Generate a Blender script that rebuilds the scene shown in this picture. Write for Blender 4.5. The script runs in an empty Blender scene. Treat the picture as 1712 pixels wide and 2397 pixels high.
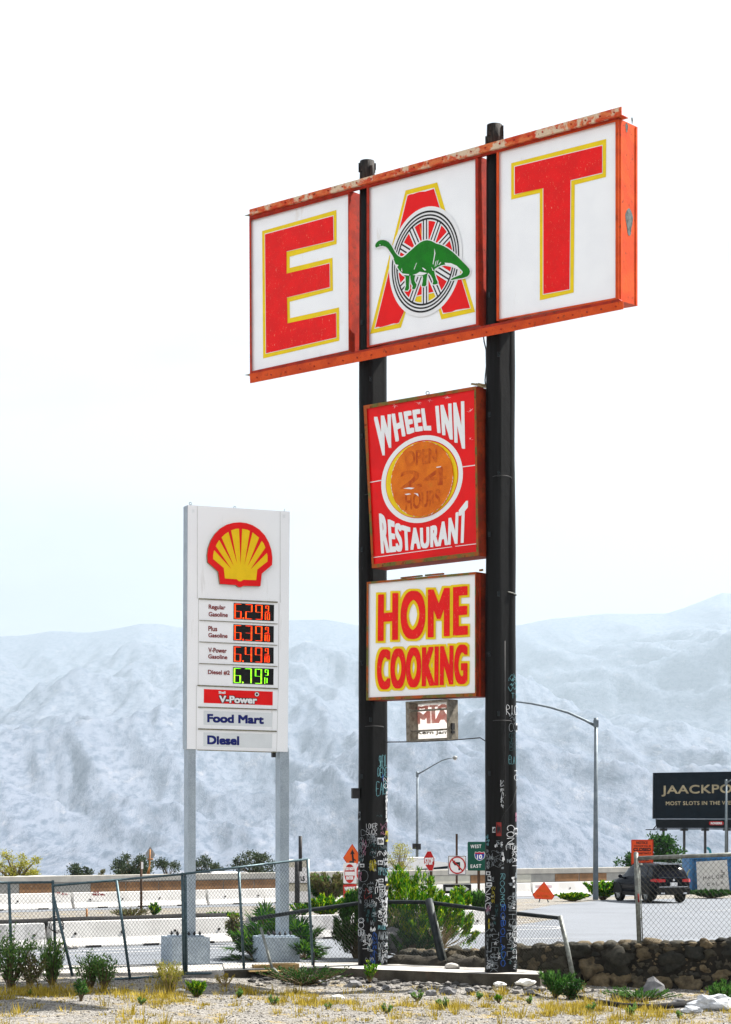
import bpy, bmesh, math, random
from mathutils import Vector, Matrix, noise

# ------------------------------------------------------------------ camera, world, sun, exposure
S = bpy.context.scene
COL = S.collection
F, CX, HY, CZ = 4800.0, 856.0, 1945.0, 3.0      # focal length and principal column / eye level of the 1712 x 2397 photograph, eye height
PW, PH = 1712.0, 2397.0
cd = bpy.data.cameras.new('camera')
cam = bpy.data.objects.new('camera', cd)
COL.objects.link(cam)
cam.location = (0, 0, CZ)
cam.rotation_euler = (math.radians(90), 0, 0)
cd.sensor_fit = 'VERTICAL'
cd.sensor_height = 36.0
cd.sensor_width = 36.0
cd.lens = F / PH * 36.0
cd.shift_y = (HY - PH / 2) / PH
cd.clip_start = 0.1
cd.clip_end = 60000
S.camera = cam

SUN_ELEV = math.radians(50.5)
SUN_AZ = math.radians(60)          # clockwise from +Y (the viewing direction): behind the signs, to the right
sd = Vector((math.sin(SUN_AZ) * math.cos(SUN_ELEV), math.cos(SUN_AZ) * math.cos(SUN_ELEV), math.sin(SUN_ELEV)))

world = bpy.data.worlds.new('World')
S.world = world
world.use_nodes = True
nt = world.node_tree
nt.nodes.clear()
wo = nt.nodes.new('ShaderNodeOutputWorld')
bg = nt.nodes.new('ShaderNodeBackground')
sky = nt.nodes.new('ShaderNodeTexSky')
sky.sky_type = 'NISHITA'
sky.sun_disc = False
sky.sun_elevation = SUN_ELEV
sky.sun_rotation = SUN_AZ
sky.air_density = 1.0
sky.dust_density = 4.0
sky.ozone_density = 1.0
# thin white overcast drawn over the blue: cloud brightness varies softly across the sky
tc = nt.nodes.new('ShaderNodeTexCoord')
mp = nt.nodes.new('ShaderNodeMapping')
mp.inputs['Scale'].default_value = (2.0, 2.0, 7.0)
nz = nt.nodes.new('ShaderNodeTexNoise')
nz.inputs['Scale'].default_value = 2.2
nz.inputs['Detail'].default_value = 5
nz.inputs['Roughness'].default_value = 0.5
rp = nt.nodes.new('ShaderNodeValToRGB')
rp.color_ramp.elements[0].position = 0.36
rp.color_ramp.elements[0].color = (2.62, 2.68, 2.78, 1)
rp.color_ramp.elements[1].position = 0.56
rp.color_ramp.elements[1].color = (3.2, 3.28, 3.4, 1)
mx = nt.nodes.new('ShaderNodeMix')
mx.data_type = 'RGBA'
mx.inputs[0].default_value = 0.97
nt.links.new(tc.outputs['Generated'], mp.inputs['Vector'])
nt.links.new(mp.outputs['Vector'], nz.inputs['Vector'])
nt.links.new(nz.outputs['Fac'], rp.inputs['Fac'])
nt.links.new(sky.outputs['Color'], mx.inputs[6])
nt.links.new(rp.outputs['Color'], mx.inputs[7])
nt.links.new(mx.outputs[2], bg.inputs['Color'])
bg.inputs['Strength'].default_value = 0.10
nt.links.new(bg.outputs['Background'], wo.inputs['Surface'])

sl = bpy.data.lights.new('sun', 'SUN')
sl.energy = 5.0
sl.angle = math.radians(0.6)
sl.color = (1.0, 0.95, 0.88)
so = bpy.data.objects.new('sun', sl)
COL.objects.link(so)
so.location = sd * 100
so.rotation_euler = sd.to_track_quat('Z', 'Y').to_euler()

S.view_settings.view_transform = 'Standard'
S.view_settings.look = 'None'
S.view_settings.gamma = 1.0
S.view_settings.exposure = 1.88
S.cycles.max_bounces = 6
S.cycles.diffuse_bounces = 3
S.cycles.glossy_bounces = 2
S.cycles.transmission_bounces = 4
S.cycles.volume_bounces = 0
S.cycles.transparent_max_bounces = 8
S.cycles.use_denoising = True

# ------------------------------------------------------------------ small helpers
R = random.Random(7)


def W(px, py, d):
    "the point at distance d seen at photograph position px, py"
    return Vector(((px - CX) * d / F, d, CZ - (py - HY) * d / F))


def G(px, py, z=0.0):
    "the point of the level z seen at px, py"
    return W(px, py, F * (CZ - z) / (py - HY))


WM = {}


def wm(o):
    return WM.get(o.name, Matrix.Identity(4))


def thing(name, label, cat, loc, rz=0.0, group=None):
    o = bpy.data.objects.new(name, None)
    COL.objects.link(o)
    o.empty_display_size = 0.2
    o.location = loc
    o.rotation_euler = (0, 0, rz)
    o['label'] = label
    o['category'] = cat
    if group:
        o['group'] = group
    WM[o.name] = Matrix.Translation(Vector(loc)) @ Matrix.Rotation(rz, 4, 'Z')
    return o


def tag(o, label, cat, group=None, kind=None):
    o['label'] = label
    o['category'] = cat
    if group:
        o['group'] = group
    if kind:
        o['kind'] = kind
    return o


def struct(o, kind='structure'):
    o['kind'] = kind
    return o


class MB:
    def __init__(s):
        s.v, s.f, s.m, s.s = [], [], [], []

    def add(s, vs, fs, mat=0, smooth=False):
        b = len(s.v)
        s.v.extend(Vector(v) for v in vs)
        for f in fs:
            s.f.append([b + i for i in f])
            s.m.append(mat)
            s.s.append(smooth)
        return s

    def poly(s, pts, mat=0):
        return s.add(pts, [list(range(len(pts)))], mat)

    def prism(s, pts, vec, mat=0, smooth_side=False):
        n = len(pts)
        vec = Vector(vec)
        a = [Vector(p) for p in pts]
        b = [p + vec for p in a]
        s.add(a + b, [list(range(n)), list(range(2 * n - 1, n - 1, -1))], mat)
        s.add(a + b, [[i, n + i, n + (i + 1) % n, (i + 1) % n] for i in range(n)], mat, smooth_side)
        return s

    def obox(s, c, ax, ay, az, mat=0):
        "box with centre c and half-axis vectors"
        c, ax, ay, az = Vector(c), Vector(ax), Vector(ay), Vector(az)
        vs = [c + ax * i + ay * j + az * k for k in (-1, 1) for j in (-1, 1) for i in (-1, 1)]
        return s.add(vs, [(0, 2, 3, 1), (4, 5, 7, 6), (0, 1, 5, 4), (2, 6, 7, 3), (0, 4, 6, 2), (1, 3, 7, 5)], mat)

    def box(s, c, size, rz=0.0, mat=0):
        cx, sx = math.cos(rz), math.sin(rz)
        return s.obox(c, Vector((cx, sx, 0)) * size[0] / 2, Vector((-sx, cx, 0)) * size[1] / 2, Vector((0, 0, size[2] / 2)), mat)

    def tube(s, pts, r, n=8, mat=0, smooth=True, cap=True):
        pts = [Vector(p) for p in pts]
        rs = r if isinstance(r, (list, tuple)) else [r] * len(pts)
        base = len(s.v)
        ref = None
        for i, p in enumerate(pts):
            t = (pts[min(i + 1, len(pts) - 1)] - pts[max(i - 1, 0)]).normalized()
            if ref is None:
                ref = Vector((0, 0, 1)) if abs(t.z) < 0.9 else Vector((1, 0, 0))
            a = (ref - t * ref.dot(t)).normalized()
            ref = a
            b = t.cross(a)
            for k in range(n):
                th = 2 * math.pi * k / n
                s.v.append(p + (a * math.cos(th) + b * math.sin(th)) * rs[i])
        for i in range(len(pts) - 1):
            for k in range(n):
                s.f.append([base + i * n + k, base + i * n + (k + 1) % n, base + (i + 1) * n + (k + 1) % n, base + (i + 1) * n + k])
                s.m.append(mat)
                s.s.append(smooth)
        if cap:
            for o in (0, (len(pts) - 1) * n):
                s.f.append([base + o + k for k in range(n)])
                s.m.append(mat)
                s.s.append(False)
        return s

    def stone(s, c, rad, seed, mat=0, flat=(1, 1, 0.75), lump=0.28, sub=2, smooth=True, rz=0.0):
        vs, fs = ICO[sub]
        c = Vector(c)
        cr, sr = math.cos(rz), math.sin(rz)
        out = []
        for v in vs:
            k = 1 + lump * noise.noise(v * 1.3 + Vector((seed * 3.1, seed * 1.7, seed))) + lump * 0.4 * noise.noise(v * 3.1 + Vector((seed, 0, seed * 2)))
            q = Vector((v.x * flat[0], v.y * flat[1], v.z * flat[2])) * rad * k
            out.append(c + Vector((q.x * cr - q.y * sr, q.x * sr + q.y * cr, q.z)))
        return s.add(out, fs, mat, smooth)

    def build(s, name, mats, parent=None, bevel=0.0, recalc=True, world=None):
        me = bpy.data.meshes.new(name)
        inv = wm(parent).inverted() if parent else (world.inverted() if world else None)
        vs = [inv @ v for v in s.v] if inv else s.v
        me.from_pydata([tuple(v) for v in vs], [], s.f)
        if not isinstance(mats, (list, tuple)):
            mats = [mats]
        for m in mats:
            me.materials.append(m)
        me.polygons.foreach_set('material_index', s.m)
        me.polygons.foreach_set('use_smooth', s.s)
        if recalc and len(s.f) < 60000:
            bm = bmesh.new()
            bm.from_mesh(me)
            bmesh.ops.recalc_face_normals(bm, faces=bm.faces)
            bm.to_mesh(me)
            bm.free()
        me.update()
        o = bpy.data.objects.new(name, me)
        COL.objects.link(o)
        if parent:
            o.parent = parent
            WM[o.name] = wm(parent)
        elif world:
            o.matrix_world = world
            WM[o.name] = world.copy()
        if bevel:
            b = o.modifiers.new('bevel', 'BEVEL')
            b.width = bevel
            b.segments = 2
            b.limit_method = 'ANGLE'
        return o


ICO = {}
for sub in (1, 2, 3):
    bm = bmesh.new()
    bmesh.ops.create_icosphere(bm, subdivisions=sub, radius=1.0)
    bm.verts.ensure_lookup_table()
    ICO[sub] = ([v.co.copy() for v in bm.verts], [[v.index for v in f.verts] for f in bm.faces])
    bm.free()


def copy_thing(o, loc, rz=None, scale=None, label=None):
    "a thing with copies of its parts and their sub-parts"
    c = o.copy()
    COL.objects.link(c)
    c.location = loc
    if rz is not None:
        c.rotation_euler = (0, 0, rz)
    if scale is not None:
        c.scale = (scale,) * 3 if not isinstance(scale, (tuple, list)) else scale
    if label:
        c['label'] = label
    for ch in list(o.children):
        d = ch.copy()
        COL.objects.link(d)
        d.parent = c
        for g in list(ch.children):
            e = g.copy()
            COL.objects.link(e)
            e.parent = d
    return c


# ------------------------------------------------------------------ sign planes
class SP:
    "a vertical plane through O along u (horizontal); n points to the viewer's side"

    def __init__(s, O, u):
        s.O = Vector((O[0], O[1], 0))
        s.u = Vector((u[0], u[1], 0)).normalized()
        s.n = Vector((s.u.y, -s.u.x, 0))
        if s.n.y > 0:
            s.n = -s.n

    def p(s, px, py, off=0.0):
        dr = Vector(((px - CX) / F, 1.0, -(py - HY) / F))
        C = Vector((0, 0, CZ))
        o = s.O + s.n * off
        k = (o - C).dot(s.n) / dr.dot(s.n)
        return C + dr * k

    def poly(s, pts, off=0.0):
        return [s.p(x, y, off) for x, y in pts]


def zz(ox, oy, k, pts):
    "points read off an enlargement of the photograph"
    return [(ox + x * k, oy + y * k) for x, y in pts]


def bil(q, a, b):
    "q = TL, TR, BR, BL; a to the right, b upward"
    tl, tr, br, bl = q
    x = (bl[0] * (1 - a) + br[0] * a) * (1 - b) + (tl[0] * (1 - a) + tr[0] * a) * b
    y = (bl[1] * (1 - a) + br[1] * a) * (1 - b) + (tl[1] * (1 - a) + tr[1] * a) * b
    return x, y


_T = {}


def text_geo(body, off=0.0, space=1.0):
    key = (body, off, space)
    if key in _T:
        return _T[key]
    cu = bpy.data.curves.new('lettering', 'FONT')
    cu.body = body
    cu.size = 1.0
    cu.offset = off
    cu.space_character = space
    cu.resolution_u = 6
    ob = bpy.data.objects.new('lettering', cu)
    COL.objects.link(ob)
    dg = bpy.context.evaluated_depsgraph_get()
    dg.update()
    me = bpy.data.meshes.new_from_object(ob.evaluated_get(dg))
    vs = [(v.co.x, v.co.y) for v in me.vertices]
    fs = [list(p.vertices) for p in me.polygons]
    bpy.data.objects.remove(ob)
    bpy.data.curves.remove(cu)
    bpy.data.meshes.remove(me)
    _T[key] = (vs, fs)
    return _T[key]


def text_on(mb, body, sp, q, off, bold=0.0, extra=0.0, mat=0, space=1.0):
    """writes body into the photograph quad q (or through a mapping function) on plane sp; bold thickens the strokes by that many
    photograph pixels on each side, extra adds more for an outline"""
    vs, fs = text_geo(body, 0.0, space)
    x0, x1 = min(v[0] for v in vs), max(v[0] for v in vs)
    y0, y1 = min(v[1] for v in vs), max(v[1] for v in vs)
    if not callable(q):
        (a, b), (c, d), (e, f), (g, h) = q
        q = [(a + bold, b + bold), (c - bold, d + bold), (e - bold, f - bold), (g + bold, h - bold)]
    pos = []
    for x, y in vs:
        a, b = (x - x0) / (x1 - x0), (y - y0) / (y1 - y0)
        pos.append(q(a, b) if callable(q) else bil(q, a, b))
    r = bold + extra
    m = 0 if r == 0 else (1 if r < 1.5 else 2 if r < 5 else 3)
    sh = [(0, 0)]
    for a in range(-m, m + 1):
        for b in range(-m, m + 1):
            if m and max(abs(a), abs(b)) == m or m and r > 2.5 and (a, b) != (0, 0) and (a + b) % 2 == 0:
                sh.append((r * a / m, r * b / m))
    for k, (dx, dy) in enumerate(sh):
        mb.add([sp.p(px + dx, py + dy, off + .0002 * k) for px, py in pos], fs, mat)


STROKES = {
    'A': [[(0, 0), (.5, 1), (1, 0)], [(.2, .4), (.8, .4)]], 'B': [[(0, 0), (0, 1), (.7, .9), (.7, .6), (0, .5), (.9, .4), (.8, .05), (0, 0)]],
    'C': [[(1, .85), (.6, 1), (.15, .8), (0, .45), (.2, .1), (.6, 0), (1, .15)]], 'D': [[(0, 0), (0, 1), (.6, .9), (1, .5), (.6, .1), (0, 0)]],
    'E': [[(1, 1), (0, 1), (0, 0), (1, 0)], [(0, .5), (.8, .5)]], 'F': [[(1, 1), (0, 1), (0, 0)], [(0, .55), (.7, .55)]],
    'H': [[(0, 0), (0, 1)], [(1, 0), (1, 1)], [(0, .5), (1, .5)]], 'I': [[(.5, 0), (.5, 1)]], 'K': [[(0, 0), (0, 1)], [(1, 1), (0, .45), (1, 0)]],
    'L': [[(0, 1), (0, 0), (1, 0)]], 'M': [[(0, 0), (.1, 1), (.5, .3), (.9, 1), (1, 0)]], 'N': [[(0, 0), (0, 1), (1, 0), (1, 1)]],
    'O': [[(.5, 1), (.1, .8), (0, .45), (.2, .1), (.5, 0), (.85, .15), (1, .5), (.85, .85), (.5, 1)]], 'P': [[(0, 0), (0, 1), (.8, .95), (.9, .65), (0, .5)]],
    'R': [[(0, 0), (0, 1), (.8, .95), (.9, .65), (0, .5), (1, 0)]], 'S': [[(1, .9), (.5, 1), (.05, .8), (.2, .55), (.8, .45), (1, .2), (.5, 0), (0, .12)]],
    'T': [[(.5, 0), (.5, 1)], [(0, 1), (1, 1)]], 'U': [[(0, 1), (.05, .2), (.5, 0), (.95, .2), (1, 1)]], 'V': [[(0, 1), (.5, 0), (1, 1)]],
    'Y': [[(0, 1), (.5, .5), (1, 1)], [(.5, .5), (.45, 0)]], 'Z': [[(0, 1), (1, 1), (0, 0), (1, 0)]], '2': [[(0, .8), (.4, 1), (.9, .8), (.7, .5), (0, 0), (1, 0)]],
    '(': [[(.8, 1), (.4, .7), (.35, .35), (.8, 0)]], ')': [[(.2, 1), (.6, .7), (.65, .35), (.2, 0)]], '1': [[(.3, .8), (.5, 1), (.5, 0)]], ' ': [],
}


def hand(body, gap=0.35, jit=0.0, rng=R):
    "handwritten strokes in a box 0..1 x 0..1"
    n = len(body)
    w = 1.0 / (n + gap * (n - 1))
    out = []
    for i, ch in enumerate(body):
        x0 = i * w * (1 + gap)
        dy = rng.uniform(-jit, jit)
        for st in STROKES.get(ch, []):
            out.append([(x0 + a * w + rng.uniform(-jit, jit) * .3 * w, b + dy) for a, b in st])
    return out


def smooth_path(pts, k=5):
    out = []
    n = len(pts)
    for i in range(n - 1):
        p0, p1, p2, p3 = pts[max(i - 1, 0)], pts[i], pts[i + 1], pts[min(i + 2, n - 1)]
        for j in range(k):
            t = j / k
            out.append(tuple(0.5 * ((2 * p1[c]) + (-p0[c] + p2[c]) * t + (2 * p0[c] - 5 * p1[c] + 4 * p2[c] - p3[c]) * t * t + (-p0[c] + 3 * p1[c] - 3 * p2[c] + p3[c]) * t ** 3) for c in (0, 1)))
    out.append(tuple(pts[-1]))
    return out


def ribbon2d(path, w):
    "two sides of a stroke of width w along a flat path"
    L, Rr = [], []
    for i, p in enumerate(path):
        a, b = path[max(i - 1, 0)], path[min(i + 1, len(path) - 1)]
        dx, dy = b[0] - a[0], b[1] - a[1]
        m = math.hypot(dx, dy) or 1
        L.append((p[0] - dy / m * w / 2, p[1] + dx / m * w / 2))
        Rr.append((p[0] + dy / m * w / 2, p[1] - dx / m * w / 2))
    return L, Rr


def ribbon_on(mb, path, w, fn, mat=0):
    L, Rr = ribbon2d(path, w)
    n = len(path)
    mb.add([fn(*p) for p in L] + [fn(*p) for p in Rr], [[i, i + 1, n + i + 1, n + i] for i in range(n - 1)], mat)


# ------------------------------------------------------------------ materials
def nodes(name):
    m = bpy.data.materials.new(name)
    m.use_nodes = True
    t = m.node_tree
    t.nodes.clear()
    o = t.nodes.new('ShaderNodeOutputMaterial')
    return m, t, o


def N(t, kind, **kw):
    n = t.nodes.new(kind)
    for k, v in kw.items():
        if k.startswith('i_'):
            n.inputs[k[2:].replace('_', ' ')].default_value = v
        else:
            setattr(n, k, v)
    return n


def rgba(c):
    return (c[0], c[1], c[2], 1.0)


def mixc(t, fac, a, b, blend='MIX'):
    m = t.nodes.new('ShaderNodeMix')
    m.data_type = 'RGBA'
    m.blend_type = blend
    for sock, val in ((0, fac), (6, a), (7, b)):
        if hasattr(val, 'links'):
            t.links.new(val, m.inputs[sock])
        elif sock == 0:
            m.inputs[0].default_value = val
        else:
            m.inputs[sock].default_value = rgba(val)
    return m.outputs[2]


def noise_fac(t, scale, lo, hi, detail=4, rough=0.55, stretch=(1, 1, 1), coord='Object'):
    tc = t.nodes.new('ShaderNodeTexCoord')
    mp = t.nodes.new('ShaderNodeMapping')
    mp.inputs['Scale'].default_value = stretch
    nz = t.nodes.new('ShaderNodeTexNoise')
    nz.inputs['Scale'].default_value = scale
    nz.inputs['Detail'].default_value = detail
    nz.inputs['Roughness'].default_value = rough
    mr = t.nodes.new('ShaderNodeMapRange')
    mr.inputs['From Min'].default_value = lo
    mr.inputs['From Max'].default_value = hi
    t.links.new(tc.outputs[coord], mp.inputs['Vector'])
    t.links.new(mp.outputs['Vector'], nz.inputs['Vector'])
    t.links.new(nz.outputs['Fac'], mr.inputs['Value'])
    return mr.outputs['Result'], nz.outputs['Fac']


def mat(name, col, col2=None, rough=0.6, metal=0.0, scale=6.0, lo=0.4, hi=0.6, bump=0.0, bscale=None, spots=None, spec=0.15,
        stretch=(1, 1, 1), fine=0.12, fscale=60.0, coat=0.0, emit=0.0, translucent=0.0):
    "spots = list of (colour, scale, lo, hi, stretch): wear and stains"
    m, t, o = nodes(name)
    b = t.nodes.new('ShaderNodeBsdfPrincipled')
    b.inputs['Roughness'].default_value = rough
    b.inputs['Metallic'].default_value = metal
    b.inputs['Specular IOR Level'].default_value = spec
    b.inputs['Coat Weight'].default_value = coat
    c2 = col2 if col2 else tuple(x * 0.8 for x in col)
    f, raw = noise_fac(t, scale, lo, hi, stretch=stretch)
    c = mixc(t, f, col, c2)
    for sp in spots or ():
        sc, slo, shi = sp[1], sp[2], sp[3]
        f2, _ = noise_fac(t, sc, slo, shi, detail=6, rough=0.65, stretch=sp[4] if len(sp) > 4 else (1, 1, 1))
        c = mixc(t, f2, c, sp[0])
    if fine:
        f3, _ = noise_fac(t, fscale, 0.3, 0.7, detail=2)
        g = t.nodes.new('ShaderNodeMapRange')
        g.inputs['To Min'].default_value = 1 - fine
        g.inputs['To Max'].default_value = 1 + fine
        t.links.new(f3, g.inputs['Value'])
        cc = t.nodes.new('ShaderNodeCombineColor')
        for k in range(3):
            t.links.new(g.outputs['Result'], cc.inputs[k])
        c = mixc(t, 1.0, c, cc.outputs['Color'], 'MULTIPLY')
    t.links.new(c, b.inputs['Base Color'])
    if emit:
        t.links.new(c, b.inputs['Emission Color'])
        b.inputs['Emission Strength'].default_value = emit
    if bump:
        _, raw2 = noise_fac(t, bscale or scale * 4, 0, 1, detail=5)
        bp = t.nodes.new('ShaderNodeBump')
        bp.inputs['Strength'].default_value = 1.0
        bp.inputs['Distance'].default_value = bump
        t.links.new(raw2, bp.inputs['Height'])
        t.links.new(bp.outputs['Normal'], b.inputs['Normal'])
    out = b.outputs['BSDF']
    if translucent:
        tr = t.nodes.new('ShaderNodeBsdfTranslucent')
        t.links.new(c, tr.inputs['Color'])
        mxs = t.nodes.new('ShaderNodeMixShader')
        mxs.inputs[0].default_value = translucent
        t.links.new(out, mxs.inputs[1])
        t.links.new(tr.outputs['BSDF'], mxs.inputs[2])
        out = mxs.outputs['Shader']
    t.links.new(out, o.inputs['Surface'])
    return m


def leafmat(name, dark, mid, light, translucent=0.35, rough=0.55, grain=False):
    m, t, o = nodes(name)
    g = t.nodes.new('ShaderNodeNewGeometry')
    r = t.nodes.new('ShaderNodeValToRGB')
    e = r.color_ramp.elements
    e[0].position, e[0].color = 0.0, rgba(dark)
    e[1].position, e[1].color = 1.0, rgba(light)
    k = e.new(0.55)
    k.color = rgba(mid)
    t.links.new(g.outputs['Random Per Island'], r.inputs['Fac'])
    b = t.nodes.new('ShaderNodeBsdfPrincipled')
    b.inputs['Roughness'].default_value = rough
    b.inputs['Specular IOR Level'].default_value = 0.12
    t.links.new(r.outputs['Color'], b.inputs['Base Color'])
    if grain:
        f, raw = noise_fac(t, 7.0, 0.3, 0.7, 6, 0.7)
        g2, _ = noise_fac(t, 40.0, 0.35, 0.65, 3)
        c = mixc(t, f, mixc(t, 1.0, r.outputs['Color'], (0.45, 0.45, 0.45), 'MULTIPLY'), mixc(t, 1.0, r.outputs['Color'], (1.7, 1.65, 1.5), 'MULTIPLY'))
        t.links.new(c, b.inputs['Base Color'])
        bp = t.nodes.new('ShaderNodeBump')
        bp.inputs['Distance'].default_value = 0.05
        t.links.new(raw, bp.inputs['Height'])
        t.links.new(bp.outputs['Normal'], b.inputs['Normal'])
    tr = t.nodes.new('ShaderNodeBsdfTranslucent')
    t.links.new(r.outputs['Color'], tr.inputs['Color'])
    ms = t.nodes.new('ShaderNodeMixShader')
    ms.inputs[0].default_value = translucent
    t.links.new(b.outputs['BSDF'], ms.inputs[1])
    t.links.new(tr.outputs['BSDF'], ms.inputs[2])
    t.links.new(ms.outputs['Shader'], o.inputs['Surface'])
    return m


RUST = (0.10, 0.022, 0.006)
M = {}
M['orange'] = mat('orange_sign_paint', (0.62, 0.075, 0.008), (0.50, 0.05, 0.006), rough=0.45, scale=3, bump=0.004, bscale=20,
                  spots=[(RUST, 9, 0.60, 0.72), ((0.35, 0.24, 0.17), 14, 0.70, 0.76)])
M['redframe'] = mat('dark_red_frame_paint', (0.42, 0.028, 0.008), (0.28, 0.02, 0.008), rough=0.5, scale=4, bump=0.003, spots=[(RUST, 12, 0.56, 0.7)])
M['peeling'] = mat('peeling_rail_paint', (0.52, 0.045, 0.012), (0.62, 0.16, 0.05), rough=0.6, scale=5, bump=0.004, stretch=(1, 1, 2),
                   spots=[((0.62, 0.48, 0.34), 2.1, 0.50, 0.56), ((0.16, 0.04, 0.02), 9, 0.62, 0.7)])
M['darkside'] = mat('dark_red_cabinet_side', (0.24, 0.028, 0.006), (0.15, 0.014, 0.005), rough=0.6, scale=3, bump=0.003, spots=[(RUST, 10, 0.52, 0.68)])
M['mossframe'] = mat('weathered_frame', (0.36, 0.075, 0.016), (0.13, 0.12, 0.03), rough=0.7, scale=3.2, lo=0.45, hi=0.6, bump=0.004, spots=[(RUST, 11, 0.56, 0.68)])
M['face'] = mat('white_acrylic', (0.88, 0.90, 0.93), (0.85, 0.87, 0.905), rough=0.25, scale=1.5, fine=0.015, spots=[((0.66, 0.63, 0.58), 2.5, 0.62, 0.8, (1, 1, .3))])
M['facestain'] = mat('stained_white_acrylic', (0.84, 0.85, 0.865), (0.80, 0.81, 0.825), rough=0.25, scale=1.5, fine=0.015, spots=[((0.62, 0.42, 0.22), 1.6, 0.66, 0.85)])
M['redv'] = mat('cracked_red_vinyl', (0.80, 0.006, 0.006), (0.72, 0.006, 0.006), rough=0.35, scale=3, fine=0.05,
                spots=[((0.80, 0.20, 0.11), 34, 0.625, 0.665, (1, 1, 0.4)), ((0.78, 0.46, 0.34), 16, 0.69, 0.71, (1, 1, .3)), ((0.78, 0.50, 0.38), 70, 0.68, 0.71)])
M['redflat'] = mat('red_vinyl', (0.80, 0.005, 0.006), (0.74, 0.005, 0.006), rough=0.3, scale=2, fine=0.02)
M['yellow'] = mat('yellow_vinyl', (0.82, 0.60, 0.006), (0.76, 0.55, 0.008), rough=0.35, scale=4, fine=0.04, spots=[((0.5, 0.42, 0.06), 5, 0.68, 0.8)])
M['blackv'] = mat('black_vinyl', (0.012, 0.012, 0.013), (0.018, 0.018, 0.02), rough=0.4)
M['green'] = mat('green_vinyl', (0.005, 0.19, 0.005), (0.004, 0.15, 0.005), rough=0.35, scale=5, fine=0.15, fscale=50)
M['whitev'] = mat('white_vinyl', (0.80, 0.81, 0.83), (0.78, 0.79, 0.81), rough=0.35, fine=0.02)
M['brown'] = mat('burnt_orange_disc', (0.74, 0.19, 0.007), (0.58, 0.11, 0.005), rough=0.4, scale=2.2, lo=0.35, hi=0.65, bump=0.01, bscale=5,
                 spots=[((0.55, 0.17, 0.01), 3.5, 0.60, 0.72)])
M['brownletter'] = mat('faded_brown_lettering', (0.42, 0.060, 0.005), (0.62, 0.13, 0.006), rough=0.5, scale=7)
M['redpanel'] = mat('weathered_red_panel', (0.78, 0.006, 0.007), (0.66, 0.006, 0.007), rough=0.3, scale=1.3, fine=0.03,
                    spots=[((0.78, 0.32, 0.22), 40, 0.70, 0.74)])
M['pole'] = mat('creosoted_timber', (0.005, 0.0052, 0.0056), (0.003, 0.003, 0.003), rough=0.5, scale=2.0, stretch=(9, 9, .35), bump=0.006, bscale=9, spec=0.12,
                fine=0.2, spots=[((0.03, 0.028, 0.026), 16, 0.68, 0.75, (1, 1, .25))])
M['sleeve'] = mat('creosoted_sleeve', (0.005, 0.0052, 0.0056), (0.003, 0.003, 0.003), rough=0.6, scale=2.0, stretch=(9, 9, .35), bump=0.004, bscale=9, spec=0.05)
M['poletop'] = mat('split_bare_timber', (0.035, 0.03, 0.026), (0.008, 0.008, 0.008), rough=0.8, scale=10, stretch=(3, 3, .3), bump=0.012)
M['steel'] = mat('galvanised_steel', (0.075, 0.115, 0.13), (0.045, 0.075, 0.09), rough=0.45, metal=0.35, scale=14, fine=0.15)
M['steel_light'] = mat('worn_galvanised_steel', (0.20, 0.215, 0.20), (0.12, 0.125, 0.115), rough=0.5, metal=0.3, scale=12, spots=[((0.16, 0.12, 0.09), 8, 0.62, 0.72)])
M['steel_dark'] = mat('dark_weathered_pipe', (0.012, 0.016, 0.018), (0.022, 0.027, 0.03), rough=0.5, metal=0.3, scale=10, spots=[((0.3, 0.3, 0.3), 14, 0.70, 0.76)])
M['wire'] = mat('fence_wire', (0.045, 0.055, 0.058), (0.035, 0.043, 0.046), rough=0.6, metal=0.0, spec=0.08, fine=0)
M['wire_warm'] = mat('old_fence_wire', (0.040, 0.038, 0.026), (0.030, 0.028, 0.020), rough=0.6, metal=0.0, spec=0.08, fine=0)
M['pricewhite'] = mat('price_sign_white', (0.89, 0.91, 0.94), (0.87, 0.89, 0.925), rough=0.3, scale=1.2, fine=0.015, spots=[((0.60, 0.60, 0.59), 5, 0.60, 0.85, (1, 1, .12)), ((0.5, 0.48, 0.45), 9, 0.72, 0.8, (1, 1, .3))])
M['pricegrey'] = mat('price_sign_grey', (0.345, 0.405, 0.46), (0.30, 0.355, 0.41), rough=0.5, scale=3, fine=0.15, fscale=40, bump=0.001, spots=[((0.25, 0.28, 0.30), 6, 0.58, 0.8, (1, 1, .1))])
M['trim'] = mat('aluminium_trim', (0.11, 0.105, 0.07), (0.25, 0.24, 0.17), rough=0.4, metal=0.3, scale=30)
M['panelgrey'] = mat('pale_grey_insert', (0.70, 0.74, 0.77), (0.67, 0.71, 0.74), rough=0.35, scale=3, fine=0.02)
M['seam'] = mat('panel_seam_line', (0.40, 0.41, 0.40), (0.30, 0.30, 0.28), rough=0.5)
M['navy'] = mat('navy_lettering', (0.012, 0.02, 0.16), (0.012, 0.018, 0.13), rough=0.4)
M['maroon'] = mat('maroon_lettering', (0.22, 0.008, 0.006), (0.18, 0.008, 0.006), rough=0.4)
M['screen'] = mat('black_display', (0.008, 0.008, 0.009), (0.006, 0.006, 0.006), rough=0.3)
M['led_red'] = mat('red_led', (0.85, 0.03, 0.004), (0.9, 0.09, 0.006), rough=0.5, scale=14, lo=.42, hi=.62, emit=0.5)
M['led_green'] = mat('green_led', (0.16, 0.85, 0.012), (0.40, 0.95, 0.03), rough=0.5, scale=14, lo=.42, hi=.62, emit=0.5)
M['gold'] = mat('gold_return', (0.25, 0.17, 0.05), (0.16, 0.11, 0.03), rough=0.35, metal=0.6)
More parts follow.
